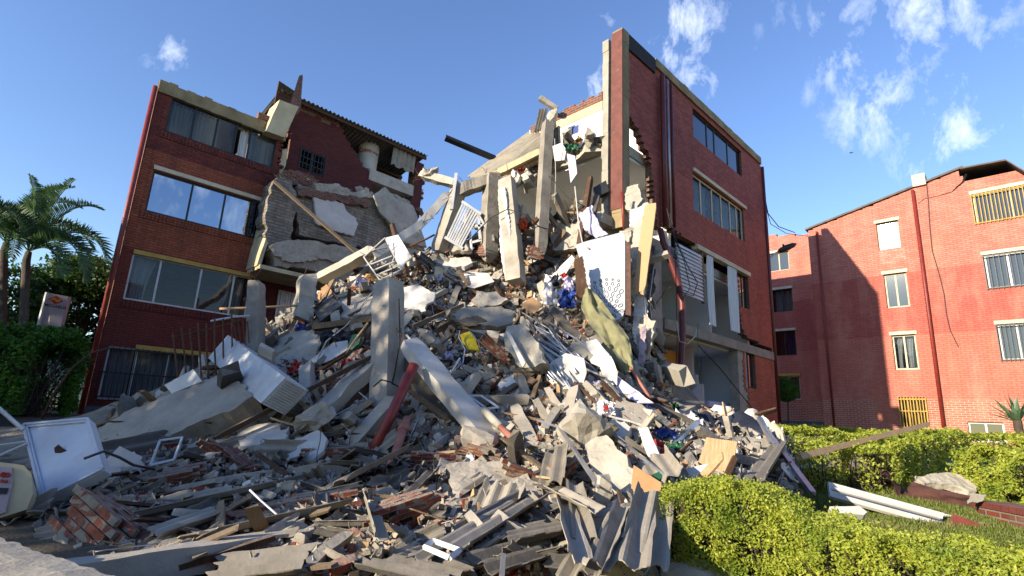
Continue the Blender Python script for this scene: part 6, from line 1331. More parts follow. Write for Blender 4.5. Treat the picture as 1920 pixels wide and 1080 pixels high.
# --- wires, cables
wr = random.Random(21)
CB = [((1278,165),(1284,300),(1300,420),(1290,560)),]
def cable(label, pts, r=.012, mt='cable'): TU('cable', label, 'cable', pts, r, mt, n=5)
for label, pts, r_, mt in (
 ('black cable loop hanging in front of the white louvred panel', [(1256,400,12.7),(1268,450,12.9),(1290,500,13.2),(1308,530,13.4),(1300,555,13.3),(1270,545,13.1)], .012, 'cable'),
 ('inner black cable loop beside the bent red pipe', [(1250,390,12.7),(1262,440,12.9),(1283,490,13.2),(1294,540,13.3),(1280,560,13.2)], .01, 'cable'),
 ('straight black cable down the open second-storey room', [(1264,430,13),(1268,540,13.1),(1270,640,13.1),(1266,710,13)], .012, 'cable'),
 ('grey cable drooping under the open second-storey floor', [(1268,600,13),(1274,640,13),(1290,645,13.1),(1304,630,13.3),(1308,608,13.5)], .012, 'wcable'),
 ('green cable hanging over the blue ground-floor wall', [(1308,606,13.4),(1309,660,13.4),(1311,715,13.3)], .01, 'grn'),
 ('diagonal dark cable across the ground-floor bedroom', [(1310,648,13.4),(1350,690,14),(1410,765,15.3)], .014, 'cable'),
 ('long pale cable hanging in front of the torn edge right of the mattress', [(1208,560,11.6),(1215,640,11.5),(1222,700,11.4),(1226,752,11.3)], .016, 'wcable'),
 ('cable with a round box hanging near the grey column', [(1226,500,12),(1218,560,11.8),(1224,620,11.7)], .012, 'wcable'),
 ('pale cable across the mattress top', [(1078,350,12.2),(1085,420,12),(1092,455,11.8),(1104,466,11.6)], .018, 'wcable'),
 ('long dark cable sagging between the upper columns', [(880,450,12.9),(920,408,12.7),(952,392,12.6),(990,405,12.5),(1010,425,12.6),(1030,430,12.7)], .014, 'cable'),
 ('thin dark cable on the tall upright column', [(748,560,9.4),(750,640,9.2),(740,700,9),(725,760,8.8)], .012, 'cable'),
 ('cable loop round the tall upright column', [(700,725,8.7),(715,712,8.5),(732,716,8.5),(752,728,8.7)], .012, 'cable'),
 ('long white cable over the broad slab left of the tall column', [(760,500,-.5),(700,545,-.5),(650,610,-.6),(612,640,-.6),(592,680,-.6)], .014, 'wcable'),
 ('dark cable beside the long white one', [(800,480,-.4),(745,520,-.5),(700,552,-.5),(668,570,-.5)], .01, 'cable'),
 ('white bent pipe curling right of the white-faced beam', [(762,628,9.0),(790,660,8.9),(830,690,8.9),(845,700,8.9),(862,672,9.2)], .02, 'wmetal'),
 ('thin cable hanging from the torn top slab', [(1040,260,13),(1042,330,12.9),(1040,382,12.8)], .01, 'wcable'),
 ('thin cable crossing in front of the torn upper room', [(1030,330,12.9),(1065,370,12.7),(1105,392,12.5)], .01, 'cable'),
 ('overhead wire loop right of the sheared block', [(1428,340,20),(1440,400,21),(1460,425,22.5),(1490,436,24)], .02, 'cable'),
 ('second overhead wire right of the sheared block', [(1428,360,20),(1445,420,21.5),(1475,438,23),(1515,443,25)], .015, 'cable'),
 ('wire between the jutting beam and the white cracked beam', [(792,415,13.6),(820,400,13.5),(850,352,13.5)], .008, 'cable'),
 ('red-brown slanting bar behind the pile crest', [(768,462,14),(800,448,14),(815,440,14)], .03, 'rust')):
    cable(label, pts, r_, mt)
# torn stuff hanging between the mattress and the grey column
for i, (pts, d, az, mt, l) in enumerate((
 ([(1176,430),(1205,405),(1212,440),(1200,520),(1184,500)], 11.9, 215, 'conc_l', 'ragged pale render sheet behind the brown standing board'),
 ([(1188,560),(1208,545),(1215,600),(1200,650),(1188,640)], 11.6, 200, 'plaster', 'curled paper sheet hanging above the grey rubble by the corner'),
 ([(1205,590),(1228,600),(1226,630),(1210,672),(1195,690),(1192,650)], 11.4, 210, 'conc', 'hanging grey fabric-like sheet left of the grey column'),
 ([(1200,620),(1212,610),(1208,680),(1196,700)], 11.2, 200, 'pinkc', 'narrow grey-pink rag beside the hanging grey sheet'),
 ([(1214,455),(1226,460),(1228,540),(1216,560)], 12.3, 190, 'conc_d', 'dark torn board left of the grey column top'),
 ([(1170,350),(1195,345),(1205,372),(1190,395),(1172,390)], 12.6, 215, 'conc_l', 'pale masonry lump lodged behind the corner column'),
 ([(1180,395),(1215,380),(1220,410),(1205,432),(1180,440)], 12.2, 215, 'plaster', 'bright torn plaster fan below the corner column'),
 ([(1160,432),(1185,430),(1182,455),(1165,458)], 12.0, 200, 'conc_l', 'broken foot lump of the corner column'),
 ([(1085,400),(1108,385),(1125,425),(1140,440),(1118,446),(1095,430)], 12.3, 205, 'lav', 'pale curtain-like sheet slanting above the mattress'),
 ([(1230,735),(1252,720),(1260,770),(1235,780)], 11.9, 200, 'conc_d', 'dark rubble sheet at the foot of the grey column'),
 ([(1030,440),(1060,425),(1085,430),(1090,462),(1040,470)], -.2, 200, 'conc', 'grey slab shard crowning the pile left of the mattress'),
 ([(950,452),(985,440),(1012,446),(1008,470),(962,472)], -.2, 200, 'conc', 'grey slab shard crowning the pile between the columns'),
 ([(850,478),(865,466),(900,468),(903,484),(856,488)], -.3, 190, 'brickm', 'flat brick-edged slab on the crest left of the thick hanging column'),
 ([(845,432),(868,445),(880,470),(850,472),(835,460)], 13.4, 210, 'conc_l', 'pale shard below the crib side'),
 ([(895,455),(912,460),(910,480),(890,476)], 13.3, 215, 'brickm', 'brick shard beside the thick hanging column'),
 ([(560,540),(585,536),(590,560),(568,572)], 11.6, 205, 'conc_l', 'pale shard leaning on the rough stub column'))):
    SL('torn_sheet' if mt in ('plaster','lav','pinkc') else 'broken_shard', l, 'shard', pts, d, az, 12, .06 if mt in ('plaster','lav','pinkc') else .16, mt, .04, 3, seed=i*7)

# footprints
def hull(P_):
    P_ = sorted(set((round(a), round(b)) for a, b in P_)); 
    if len(P_) < 3: return P_
    cr3 = lambda o, a, b: (a[0]-o[0])*(b[1]-o[1])-(a[1]-o[1])*(b[0]-o[0]); H = []
    for seq in (P_, P_[::-1]):
        h = []
        for p in seq:
            while len(h) > 1 and cr3(h[-2], h[-1], p) <= 0: h.pop()
            h.append(p)
        H += h[:-1]
    return H
SKIP = ('brick_facade',)
for o in list(bpy.data.objects):
    if o.type != 'MESH' or o.name.split('.')[0] in ('ground','hills','rubble_mound') or o in tubes: continue
    ro = o
    while ro.parent: ro = ro.parent
    if ro.get('category') in ('building','cable','tank','wall section','hose','branch','curtain','bed','clothing','cloth'): continue
    mw = MTX.get(o) or o.matrix_world; vv = o.data.vertices; st = max(1, len(vv)//60); pj = [proj(mw @ vv[i].co) for i in range(0, len(vv), st)]
    h = hull(pj); xs = [q[0] for q in h]; ys = [q[1] for q in h]
    if not xs or max(xs)-min(xs) < 8 and max(ys)-min(ys) < 8: continue
    HULLS.append((min(xs), max(xs), min(ys), max(ys), h))
# ================================================================== loose debris, piece by piece
rf = random.Random(77)
from mathutils import Euler
mask = [(0,955),(60,950),(110,940),(200,890),(190,800),(300,740),(420,690),(455,655),(500,600),(560,560),(600,520),(700,490),(760,470),(840,455),(900,448),(960,440),(1080,445),(1160,470),(1190,560),(1235,640),(1262,745),(1290,772),(1400,778),(1455,810),(1500,850),(1580,945),(1500,950),(1240,950),(1250,1080),(180,1080),(60,1010),(0,1000)]
PRT = {'concrete_chunk': [chunk_mesh('concrete_chunk', M[m_], 1, r_[0], r_[1], s, 14+s % 5, .05) for s, (m_, r_) in enumerate([('conc',(.7,.5)),('conc_l',(.8,.4)),('conc_d',(.6,.6)),('conc',(.5,.35)),('conc_l',(.9,.6)),('conc',(.8,.3)),('conc_d',(.7,.3)),('conc',(.9,.7))])],
 'brick': [beam_mesh('brick', M[m_], .22, .11, .075, s, .006, 4) for s, m_ in enumerate(('brk','brk','brkr','brk','brkr'))],
 'brick_cluster': [masonry_mesh('brick_cluster', a, b, c, s, mts=mt) for s, (a, b, c, mt) in enumerate([(2,2,2,None),(2,1,3,None),(3,2,2,None),(2,2,3,redm),(1,2,4,None),(3,1,2,redm)])],
 'slab_fragment': [slab_mesh('slab_fragment', M[m_], 1, b, t, s, 5+s % 3, .02, M['conc'] if m_ != 'conc' else None) for s, (m_, b, t) in enumerate([('conc',.7,.14),('conc_l',.8,.1),('plaster',.6,.06),('conc',.5,.12),('conc_l',.6,.16),('white',.7,.04),('cream',.8,.07)])],
 'roofing_shard': [corrm('roofing_shard', M[m_], w, L, s, .026, .15, .009) for s, (m_, w, L) in enumerate([('eter',2,.5),('eter',1,.7),('eterd',2,.6),('eter',3,.5),('eterd',1,.6),('eter',2,.9),('eterd',3,.7),('eter',1,.45)])],
 'plaster_shard': [slab_mesh('plaster_shard', M[m_], 1, b, .03, 20+s, 5+s % 3, .02, M['conc_l']) for s, (m_, b) in enumerate([('white',.7),('plaster',.6),('white',.9),('plaster',.5),('whiteb',.6)])],
 'plank': [beam_mesh('plank', M[m_], 1, w, t, s, .006, 8) for s, (m_, w, t) in enumerate([('wood',.08,.03),('woodd',.06,.04),('woodl',.07,.02),('wood',.12,.02),('woodd',.1,.03)])],
 'metal_rod': [wire_mesh('metal_rod', M[m_], 1, r_, s, .16, 7, 5) for s, (m_, r_) in enumerate([('rust',.007),('steel',.009),('rust',.006),('wmetal',.010),('steel',.012)])],
 'metal_channel': [channel_mesh('metal_channel', M[m_], 1, .05, s) for s, m_ in enumerate(('steel','wmetal','steel'))],
 'cable': [wire_mesh('cable', M[m_], 1.3, .007, 40+s, .55, 14, 5) for s, m_ in enumerate(('cable','cable','wcable'))],
 'beam_fragment': [beam_mesh('beam_fragment', M[m_], 1, w, t, 30+s, .02, 10) for s, (m_, w, t) in enumerate([('conc',.16,.14),('conc_l',.2,.12),('conc',.13,.13),('conc_d',.18,.1),('conc_l',.12,.1)])],
 'rag': [cloth_mesh('rag', M[m_], .5, .35, 60+s, .11) for s, m_ in enumerate(('pinkc','navy','wcurt','plaster','redc','card','grn','lav'))]}
WORD = {'concrete_chunk': ('concrete lump','concrete'), 'brick': ('loose brick','brick'), 'brick_cluster': ('clump of bricks','brickwork'), 'slab_fragment': ('slab fragment','slab fragment'), 'roofing_shard': ('corrugated shard','roofing shard'), 'plaster_shard': ('plaster shard','plaster'), 'plank': ('plank piece','plank'), 'metal_rod': ('metal rod','metal rod'), 'metal_channel': ('metal channel','metal channel'), 'cable': ('cable strand','cable'), 'rag': ('rag','cloth'), 'beam_fragment': ('beam fragment','beam')}
HUE = {'concrete': 'grey', 'light_concrete': 'pale', 'dark_concrete': 'dark grey', 'fired_brick': 'orange', 'painted_brick': 'maroon', 'white_plaster': 'off-white', 'white_board': 'white', 'cream_plaster': 'cream', 'fibre_cement': 'grey', 'old_fibre_cement': 'dark', 'bluish_white_enamel': 'bluish white', 'weathered_wood': 'weathered', 'dark_wood': 'dark brown', 'pale_wood': 'pale', 'rusty_bar': 'rusty', 'bare_aluminium': 'shiny', 'white_painted_metal': 'white', 'cable_sheath': 'black', 'white_cable': 'white', 'pink_grey_cloth': 'pinkish grey', 'navy_cloth': 'navy', 'white_curtain': 'white', 'red_cloth': 'red', 'cardboard': 'tan', 'green_plastic': 'green', 'lavender_sheet': 'lavender'}
SC = {'concrete_chunk': (.16,.75), 'brick': (.75,1.0), 'brick_cluster': (.5,.95), 'slab_fragment': (.35,1.15), 'roofing_shard': (.7,1.5), 'plaster_shard': (.25,.75), 'plank': (.6,1.9), 'metal_rod': (.4,1.5), 'metal_channel': (.4,1.5), 'cable': (.5,1.4), 'rag': (.4,1.0), 'beam_fragment': (.6,1.7)}
LIM = {'concrete_chunk': 290, 'brick': 260, 'roofing_shard': 280, 'slab_fragment': 280, 'plaster_shard': 200, 'plank': 240, 'brick_cluster': 90, 'metal_rod': 150, 'metal_channel': 80, 'cable': 80, 'rag': 70, 'beam_fragment': 210}
ZON = {'LL': dict(concrete_chunk=1.5, brick=2.6, brick_cluster=1.2, slab_fragment=1.2, roofing_shard=10, plaster_shard=.4, plank=3, metal_rod=.7, metal_channel=.1, cable=.3, rag=.1, beam_fragment=.5),
 'LR': dict(concrete_chunk=3, brick=.8, brick_cluster=.7, slab_fragment=3.4, roofing_shard=7, plaster_shard=.8, plank=2, metal_rod=.8, metal_channel=.3, cable=.3, rag=.2, beam_fragment=1.4),
 'RM': dict(concrete_chunk=3.4, brick=.9, brick_cluster=.4, slab_fragment=3, roofing_shard=1.6, plaster_shard=3.4, plank=2.2, metal_rod=1.8, metal_channel=1.4, cable=.9, rag=1.4, beam_fragment=1.4),
 'UP': dict(concrete_chunk=4.2, brick=2.8, brick_cluster=1.1, slab_fragment=4.5, roofing_shard=1.2, plaster_shard=2.6, plank=3.4, metal_rod=2.2, metal_channel=.9, cable=1.2, rag=.5, beam_fragment=3)}
def zone(x, y):
    if y > 830: return 'LL' if x < 830 else ('LR' if x < 1240 else 'RM')
    return 'RM' if x > 1080 else 'UP'
pts = []; tries = 0; cell = {}
while len(pts) < 2050 and tries < 90000:
    tries += 1; x = rf.uniform(0, 1590); y = 440+(1080-440)*rf.random()
    if not inpoly(x, y, mask): continue
    mn = (10+9*rf.random())*(1.6 if y > 900 else 1.3 if y > 820 else 1.0); k = (int(x/20), int(y/20))
    if any((x-a)**2+(y-b)**2 < mn*mn for i in (-1,0,1) for j in (-1,0,1) for a, b in cell.get((k[0]+i, k[1]+j), ())): continue
    if rf.random() < (.96 if y > 820 else .62) and any(a < x < b and c < y < d and inpoly(x, y, h) for a, b, c, d, h in HULLS): continue
    p = onpile(x, y)
    if p is None: continue
    q = p-F2.o; 
    if q.dot(F2.ex) > 1.9 and q.dot(F2.ey) > .1: continue
    cell.setdefault(k, []).append((x, y)); pts.append((x, y, p))
cnt = {k: 0 for k in PRT}; REC = []
# broken bits caught on the torn slab edges and between the upper columns
for _ in range(210):
    t = rf.random(); k = rf.choice((0,1,1,2,2,2,2,3,3,4))
    if k == 0: p = F2.W(rf.uniform(-.35,.15), .4+3.6*t, 9.07+rf.uniform(0,.12))
    elif k == 1: p = F2.W(rf.uniform(-.9,.1), .4+3.6*t, 6.75+rf.uniform(0,.3))
    elif k == 2: p = P(rf.uniform(860,1150), rf.uniform(405,455), rf.uniform(13.2,14.6))
    elif k == 3: p = P(rf.uniform(1165,1235), rf.uniform(430,760), rf.uniform(11.9,12.5)); 
    else: p = P(rf.uniform(960,1010), rf.uniform(315,345), rf.uniform(13.6,14.2))
    x, y = proj(p); q = rf.random(); kd = 'concrete_chunk' if q < .4 else rf.choice(('plank','metal_rod','beam_fragment','slab_fragment','rag','cable','plaster_shard'))
    if k == 3 and rf.random() < .5: kd = rf.choice(('cable','metal_rod','rag','plaster_shard'))
    me = rf.choice(PRT[kd]); a, b = SC[kd]; s = (a+(b-a)*rf.random()**2.2)*(.8 if k != 2 else 1.0); cnt[kd] += 1
    m = Matrix.Translation(p) @ Euler((rf.uniform(0,6), rf.uniform(0,6), rf.uniform(0,6))).to_matrix().to_4x4() @ Matrix.Scale(s, 4)
    o = bpy.data.objects.new(kd, me); COL.objects.link(o); o.matrix_world = m; REC.append((o, kd, x, y, s, V(0,0,1), me.materials[0].name, p))
for x, y, p in pts:
    z = ZON[zone(x, y)]; ks = [k for k in z if cnt[k] < LIM[k]]; kd = rf.choices(ks, [z[k] for k in ks])[0]; cnt[kd] += 1
    me = rf.choice(PRT[kd]); a, b = SC[kd]; s = a+(b-a)*rf.random()**2.0
    if any(a_-14 < x < b_+14 and c_-14 < y < d_+14 for a_, b_, c_, d_, h in HULLS if (b_-a_)*(d_-c_) < 26000): s = a+(s-a)*.45
    if p.y > 10: s *= 1.08
    if p.y < 5.5 and kd in ('concrete_chunk','slab_fragment','plaster_shard','brick_cluster','roofing_shard'): s *= .8
    nn = (hnorm(p.x, p.y)+V(rf.gauss(0,.35), rf.gauss(0,.35), rf.gauss(0,.2))).normalized()
    if kd in ('roofing_shard','plank','slab_fragment','beam_fragment') and rf.random() < .3: nn = (nn+V(rf.gauss(0,.9), rf.gauss(0,.9), 0)).normalized()
    q_ = nn.to_track_quat('Z', 'Y').to_matrix().to_4x4(); yaw = rf.uniform(0, 360)
    if kd in ('roofing_shard','plank','beam_fragment') and y > 840 and x < 800: yaw = rf.gauss(-68, 24)
    lift = {'brick': .01, 'cable': .08, 'metal_rod': .08, 'metal_channel': .09, 'rag': .06, 'roofing_shard': .05, 'plank': .06, 'beam_fragment': .05}.get(kd, .0)+rf.uniform(-.04,.07)
    if kd in ('plank','metal_rod','metal_channel','beam_fragment','slab_fragment','roofing_shard') and y < 840:   # long pieces slide down the slope
        if kd in ('plank','metal_rod','metal_channel','beam_fragment'): s *= 1.2
        ds = V(0,0,-1)-nn*(-nn.z); ds = ds.normalized() if ds.length > .05 else V(0,-1,0); ds = Matrix.Rotation(rad(rf.gauss(0,42)), 3, nn) @ ds
        q_ = Matrix((ds.cross(nn), ds, nn)).transposed().to_4x4(); yaw = 0
    m = Matrix.Translation(p+nn*lift) @ q_ @ Matrix.Rotation(rad(yaw), 4, 'Z') @ Matrix.Diagonal((s, s*rf.uniform(.8,1.2) if kd != 'brick' else s, s, 1))
    o = bpy.data.objects.new(kd, me); COL.objects.link(o); o.matrix_world = m; REC.append((o, kd, x, y, s, nn, me.materials[0].name, p))
# labels: look, size, then the nearest landmark; same words -> told apart by order from the left
NUM = ['first','second','third','fourth','fifth','sixth','seventh','eighth','ninth','tenth','eleventh','twelfth']
byk = {}
for r_ in REC: byk.setdefault((r_[1], r_[6]), []).append(r_[4])
grp = {}
for r_ in REC:
    o, kd, x, y, s, nn, mn, p = r_; L = sorted(byk[(kd, mn)]); t = L.index(s)/max(1, len(L)-1); sz = 'small' if t < .4 else 'medium' if t < .75 else 'large'
    if kd in ('plank','beam_fragment','metal_rod','metal_channel','cable'): sz = {'small': 'short', 'medium': 'medium-length', 'large': 'long'}[sz]
    ps = '' if kd in ('cable','metal_rod') else ('tilted ' if nn.z < .72 else '')
    nm, lx, ly = min(LM, key=lambda l: (l[1]-x)**2+((l[2]-y)*1.2)**2); dx, dy = x-lx, y-ly
    dist = math.hypot(dx, dy); rel = ('right of' if dx > 0 else 'left of') if abs(dx) > 1.4*abs(dy) else (('below' if dy > 0 else 'above') if abs(dy) > 1.4*abs(dx) else ('below and right of' if dx > 0 else 'below and left of') if dy > 0 else ('above and right of' if dx > 0 else 'above and left of'))
    rel = ('just ' if dist < 32 else 'far ' if dist > 75 else '')+rel
    key = f"{sz} {ps}{HUE.get(mn, 'grey')} {WORD[kd][0]}", f"{rel} the {nm}"; grp.setdefault(key, []).append((x, o, kd))
for (a, b), L in grp.items():
    L.sort(key=lambda t: t[0]); n = len(L)
    for i, (x, o, kd) in enumerate(L):
        pre = '' if n == 1 else ('leftmost ' if i == 0 else 'rightmost ' if i == n-1 else NUM[min(i, 11)]+'-from-left ')
        t = f"{pre}{a} {b}"; lab(o, ' '.join(t.split()[:16]), WORD[kd][1], {'concrete_chunk': 'concrete lumps over the rubble pile', 'brick': 'loose bricks over the rubble pile', 'brick_cluster': 'clumps of bricks in the rubble', 'slab_fragment': 'slab fragments over the rubble pile', 'roofing_shard': 'broken corrugated roofing shards', 'plaster_shard': 'plaster shards over the rubble pile', 'plank': 'broken planks in the rubble', 'metal_rod': 'bent metal rods in the rubble', 'metal_channel': 'bent metal channels in the rubble', 'cable': 'loose cables in the rubble', 'rag': 'rags in the rubble', 'beam_fragment': 'broken beam fragments in the rubble'}[kd])
ORD = ['leftmost','second','third','fourth','fifth','sixth','seventh','eighth','ninth','tenth','eleventh','twelfth','thirteenth','fourteenth','fifteenth','sixteenth','seventeenth','eighteenth','nineteenth','twentieth','twenty-first','rightmost']
for o, nm in zip(sorted(tubes, key=lambda o: proj(MTX[o].translation)[0]), ORD): lab(o, nm+('' if nm[-4:] == 'most' else ' from the left')+' of the bent metal tubes bundled below the patterned mattress', 'metal tube', 'metal tubes in the tangled bundle')
# rubble crumbs nobody could count
mb = MB(); rg = random.Random(5); mats = [M['conc_l'], M['brk'], M['conc'], M['conc_d'], M['woodl'], M['plaster'], M['eter']]
k = 0
while k < 26000:
    x = rg.uniform(0, 1600); y = rg.uniform(440, 1080)
    if not inpoly(x, y, mask): continue
    p = onpile(x, y); k += 1
    if p is None: continue
    s = rg.uniform(.12, 1)**2.2*.055*(.5+p.y/13); c = p+V(rg.uniform(-.04,.04), rg.uniform(-.04,.04), rg.uniform(-.03,.07))
    e = Euler((rg.uniform(0,6), rg.uniform(0,6), rg.uniform(0,6))).to_matrix(); a, b = (rg.uniform(.5,1), rg.uniform(.25,.8)) if rg.random() < .8 else (.2, .12)
    f = 1 if a > .2 else 2.5
    mb.box(c, e @ V(s*f,0,0), e @ V(0,s*a,0), e @ V(0,0,s*b), rg.choices(range(7), (4,1.2,4,2,1.2,1.0,2))[0])
obj('rubble_crumbs', mb, mats, M=V(0,0,0), label='small crumbs of brick, concrete and wood strewn over the whole pile', cat='rubble', kind='stuff')

# ================================================================== plants
def leaf(mb, c, s, r, mi=0, up=.5, asp=.55):
    n = V(r.gauss(0,1), r.gauss(0,1), r.gauss(0,1)+up).normalized(); t = n.cross(V(r.gauss(0,1), r.gauss(0,1), r.gauss(0,1))).normalized(); b = n.cross(t)
    i = len(mb.v); mb.v += [c-t*s, c+b*s*asp-n*s*.15, c+t*s, c-b*s*asp-n*s*.15]; mb.f.append([i, i+1, i+2, i+3]); mb.m.append(mi)
def hedge(name, label, cat, path, wid, z0f, hf, nl, ls, mt, seed, group=None, rag=.12, twigs=200, base_gap=.0):
    """path of (x,y); leaves fill a shell of a lumpy clipped row, twigs inside"""
    r = random.Random(seed); L = [V(a, b, 0) for a, b in path]; seg = [(L[i+1]-L[i]).length for i in range(len(L)-1)]; T = sum(seg)
    def at(t):
        t *= T
        for i, s in enumerate(seg):
            if t <= s or i == len(seg)-1: d = (L[i+1]-L[i])/s; return L[i]+d*min(t, s), V(d.y, -d.x, 0)
            t -= s
    mb = MB()
    for _ in range(nl):
        t = r.uniform(-.01, 1.01); p, nn = at(min(1, max(0, t))); w = wid(t) if callable(wid) else wid; z0 = z0f(p.x, p.y); h = hf(t) if callable(hf) else hf
        q = r.random()
        if q < .45: s, z = r.uniform(-1, 1), 1-.12*r.random()**2
        elif q < .9: s, z = r.choice((-1, 1))*(1-.15*r.random()**2), r.random()
        else: s, z = r.uniform(-1,1), r.random()
        rr = 1-.25*max(0, z-.6)**2*6*abs(s)**3
        lump = 1+rag*2*noise.noise(V(p.x*2.2+s, p.y*2.2, z*1.8+seed))+rag*noise.noise(V(p.x*6, p.y*6+s*2, z*5))
        en = 0
        if t < .02 or t > .98: en = r.uniform(-.1,.1)
        if base_gap and z < base_gap and r.random() < .8: continue
        c = p+nn*(s*w/2*rr*lump)+UP*(z0+h*z*(lump if z > .5 else 1))+V(en+r.gauss(0,.012), r.gauss(0,.012), r.gauss(0,.015)+(.05*r.random() if r.random() < .1 and z > .9 else 0))
        if noise.noise(c*3.1+V(seed,0,0)) < -.43 or noise.noise(c*9+V(0,seed,0)) < -.40: continue
        leaf(mb, c, ls*r.uniform(.6,1.25), r, 0, 1.0)
    ro = root(name, label, cat, V(*L[len(L)//2].xy, z0f(L[0].x, L[0].y)), group); obj('foliage', mb, mt, ro)
    mb = MB()
    for _ in range(twigs):
        t = r.random(); p, nn = at(t); w = wid(t) if callable(wid) else wid; h = hf(t) if callable(hf) else hf; z0 = z0f(p.x, p.y)
        b = p+nn*r.uniform(-.2,.2)*w+UP*z0; e = p+nn*r.uniform(-.45,.45)*w+V(r.uniform(-.2,.2), r.uniform(-.1,.1), 0)+UP*(z0+h*r.uniform(.6,.97)); m_ = b.lerp(e, .5)+V(r.gauss(0,.04), r.gauss(0,.04), 0)
        mb.tube([b, m_, e], [.012, .008, .004], 4, cap=False)
    obj('stems', mb, M['bark'], ro); return ro
def gp(px, d): p = P(px, 900, d); return (p.x, p.y)
g_ = lambda x, y: ground(x, y)-.03
hedge('clipped_hedge', 'near yellow-green hedge with fine sunlit leaves filling the lower right foreground', 'hedge', [gp(1262,5.0), gp(1370,4.85), gp(1500,4.5), gp(1600,4.1), gp(1720,3.75), gp(1850,3.4), gp(2050,3.0)], lambda t: .85-.1*t, g_, lambda t: .69-.06*t+.05*math.sin(t*9), 115000, .0145, M['leafy'], 1, None, .10, 500)
hedge('clipped_hedge', 'far hedge row on the left of the lawn turning back toward the salmon-red block', 'hedge', [gp(1500,9.3), gp(1590,8.9), gp(1625,8.9), gp(1690,10.2), gp(1790,13.0)], .8, g_, .72, 26000, .030, M['leafy'], 2, 'hedge rows around the lawn', .10, 200)
hedge('clipped_hedge', 'hedge block at the right edge above the fallen brick garden wall', 'hedge', [gp(1862,9.2), gp(1990,8.2)], 1.5, g_, .72, 16000, .030, M['leafy'], 3, 'hedge rows around the lawn', .10, 100)
hedge('clipped_hedge', 'second hedge row behind the long pale pole', 'hedge', [gp(1470,12.4), gp(1600,12.8), gp(1720,13.4)], .9, g_, .62, 15000, .034, M['leafy'], 4, 'hedge rows around the lawn', .10, 60)
hedge('clipped_hedge', 'farthest hedge row running along the foot of the salmon-red block', 'hedge', [gp(1460,17.5), gp(1600,17.5), gp(1800,16.2), gp(1960,14.8)], 1.0, g_, .62, 22000, .04, M['leafy'], 5, 'hedge rows around the lawn', .10, 60)
# left side
hedge('tall_hedge', 'tall dark hedge with sunlit tips along the left edge behind the white lid', 'hedge', [gp(-120,12.2), gp(20,12.8), gp(15,13.4), gp(48,14.2)], 1.5, lambda x, y: g_(x, y)+.1, lambda t: 1.72+.1*math.sin(t*14), 46000, .05, M['leafg'], 6, None, .14, 200)
def tree(name, label, cat, base, h, crown, n, ls, mt, seed, trunk_r=.14, lobes=9, group=None, mt2=None):
    """tapered trunk, limbs to each lobe, leaf-size faces in lumpy clusters"""
    r = random.Random(seed); base = V(*base); ro = root(name, label, cat, base, group); cx, cy, cz = crown; L = []
    for k in range(lobes):
        a = 2*math.pi*k/lobes+r.uniform(-.4,.4); q = r.uniform(.25,.8); zz = r.uniform(-.7,.85); L.append((base+V(math.cos(a)*cx*q, math.sin(a)*cy*q, h+zz*cz), r.uniform(.28,.5)))
    mb = MB(); top = base+V(r.uniform(-.2,.2), 0, h-cz*.3); mb.tube([base-UP*.1, base.lerp(top,.4)+V(r.uniform(-.1,.1),0,0), top], [trunk_r, trunk_r*.75, trunk_r*.5], 8)
    for c, q in L: s = base.lerp(top, r.uniform(.55,1)); mb.tube([s, s.lerp(c, .5)+V(0,0,.15), c], [trunk_r*.4, trunk_r*.25, trunk_r*.1], 5, cap=False)
    obj('trunk', mb, M['bark'], ro, smooth=True); mb = MB()
    for _ in range(n):
        c, q = r.choice(L); d = V(r.gauss(0,1), r.gauss(0,1), r.gauss(0,1)).normalized()*(r.random()**.45)
        p = c+V(d.x*cx*q, d.y*cy*q, d.z*cz*q*1.1)*(1+.5*noise.noise(c+d*2.2))
        if noise.noise(p*1.3+V(seed,0,0)) < -.12: continue
        leaf(mb, p, ls*r.uniform(.6,1.3), r, 0, .5)
    obj('crown', mb, mt, ro); return ro
for i, (px, d, h, cx, cz, l) in enumerate(((20,20,3.6,2.6,1.9,'dark tree behind the palms at the left edge'),(120,19,3.4,2.2,1.5,'dark bushy tree rising behind the small sign'),(175,21,3.9,2.2,1.6,'tree whose lit top touches the maroon facade edge'),(-60,18,3.4,2.6,2.0,'dark tree mass cut by the left edge'))):
    p = P(px, 740, d); tree('bushy_tree', l, 'tree', (p.x, p.y, 1.15), h, (cx, cx, cz), 16000, .085, M['leafd'], 20+i, .12, 11, 'trees behind the tall hedge')
# palms
def frond(mb, base, az, up, L, droop, r, n=30, lw=.022, ll=.5):
    d = V(math.sin(az)*math.cos(up), math.cos(az)*math.cos(up), math.sin(up)); pts = []; p = Vector(base)
    for i in range(n+1):
        pts.append(p.copy()); d = (d+V(0,0,-droop/n*(.5+2.2*i/n))).normalized(); p = p+d*L/n
    mb.tube(pts, [.018*(1-i/n)+.004 for i in range(n+1)], 4, 0, cap=False)
    for i in range(3, n):
        t = (pts[i+1]-pts[i-1]).normalized(); sd = t.cross(UP).normalized(); nn = sd.cross(t)
        l = ll*math.sin(math.pi*(.12+.83*i/n))**.7
        for s in (-1, 1):
            for k in range(2):
                b = pts[i].lerp(pts[min(n, i+1)], k*.5); e = b+(sd*s*.55+t*.4+nn*(.75-.35*r.random())).normalized()*l*r.uniform(.8,1.1)-UP*l*(.05+.5*(i/n)**3); w = t*lw
                m_ = b.lerp(e, .5)+nn*.03; j = len(mb.v); mb.v += [b-w*.5, b+w*.5, m_+w, e, m_-w]; mb.f.append([j, j+1, j+2, j+3, j+4]); mb.m.append(0)
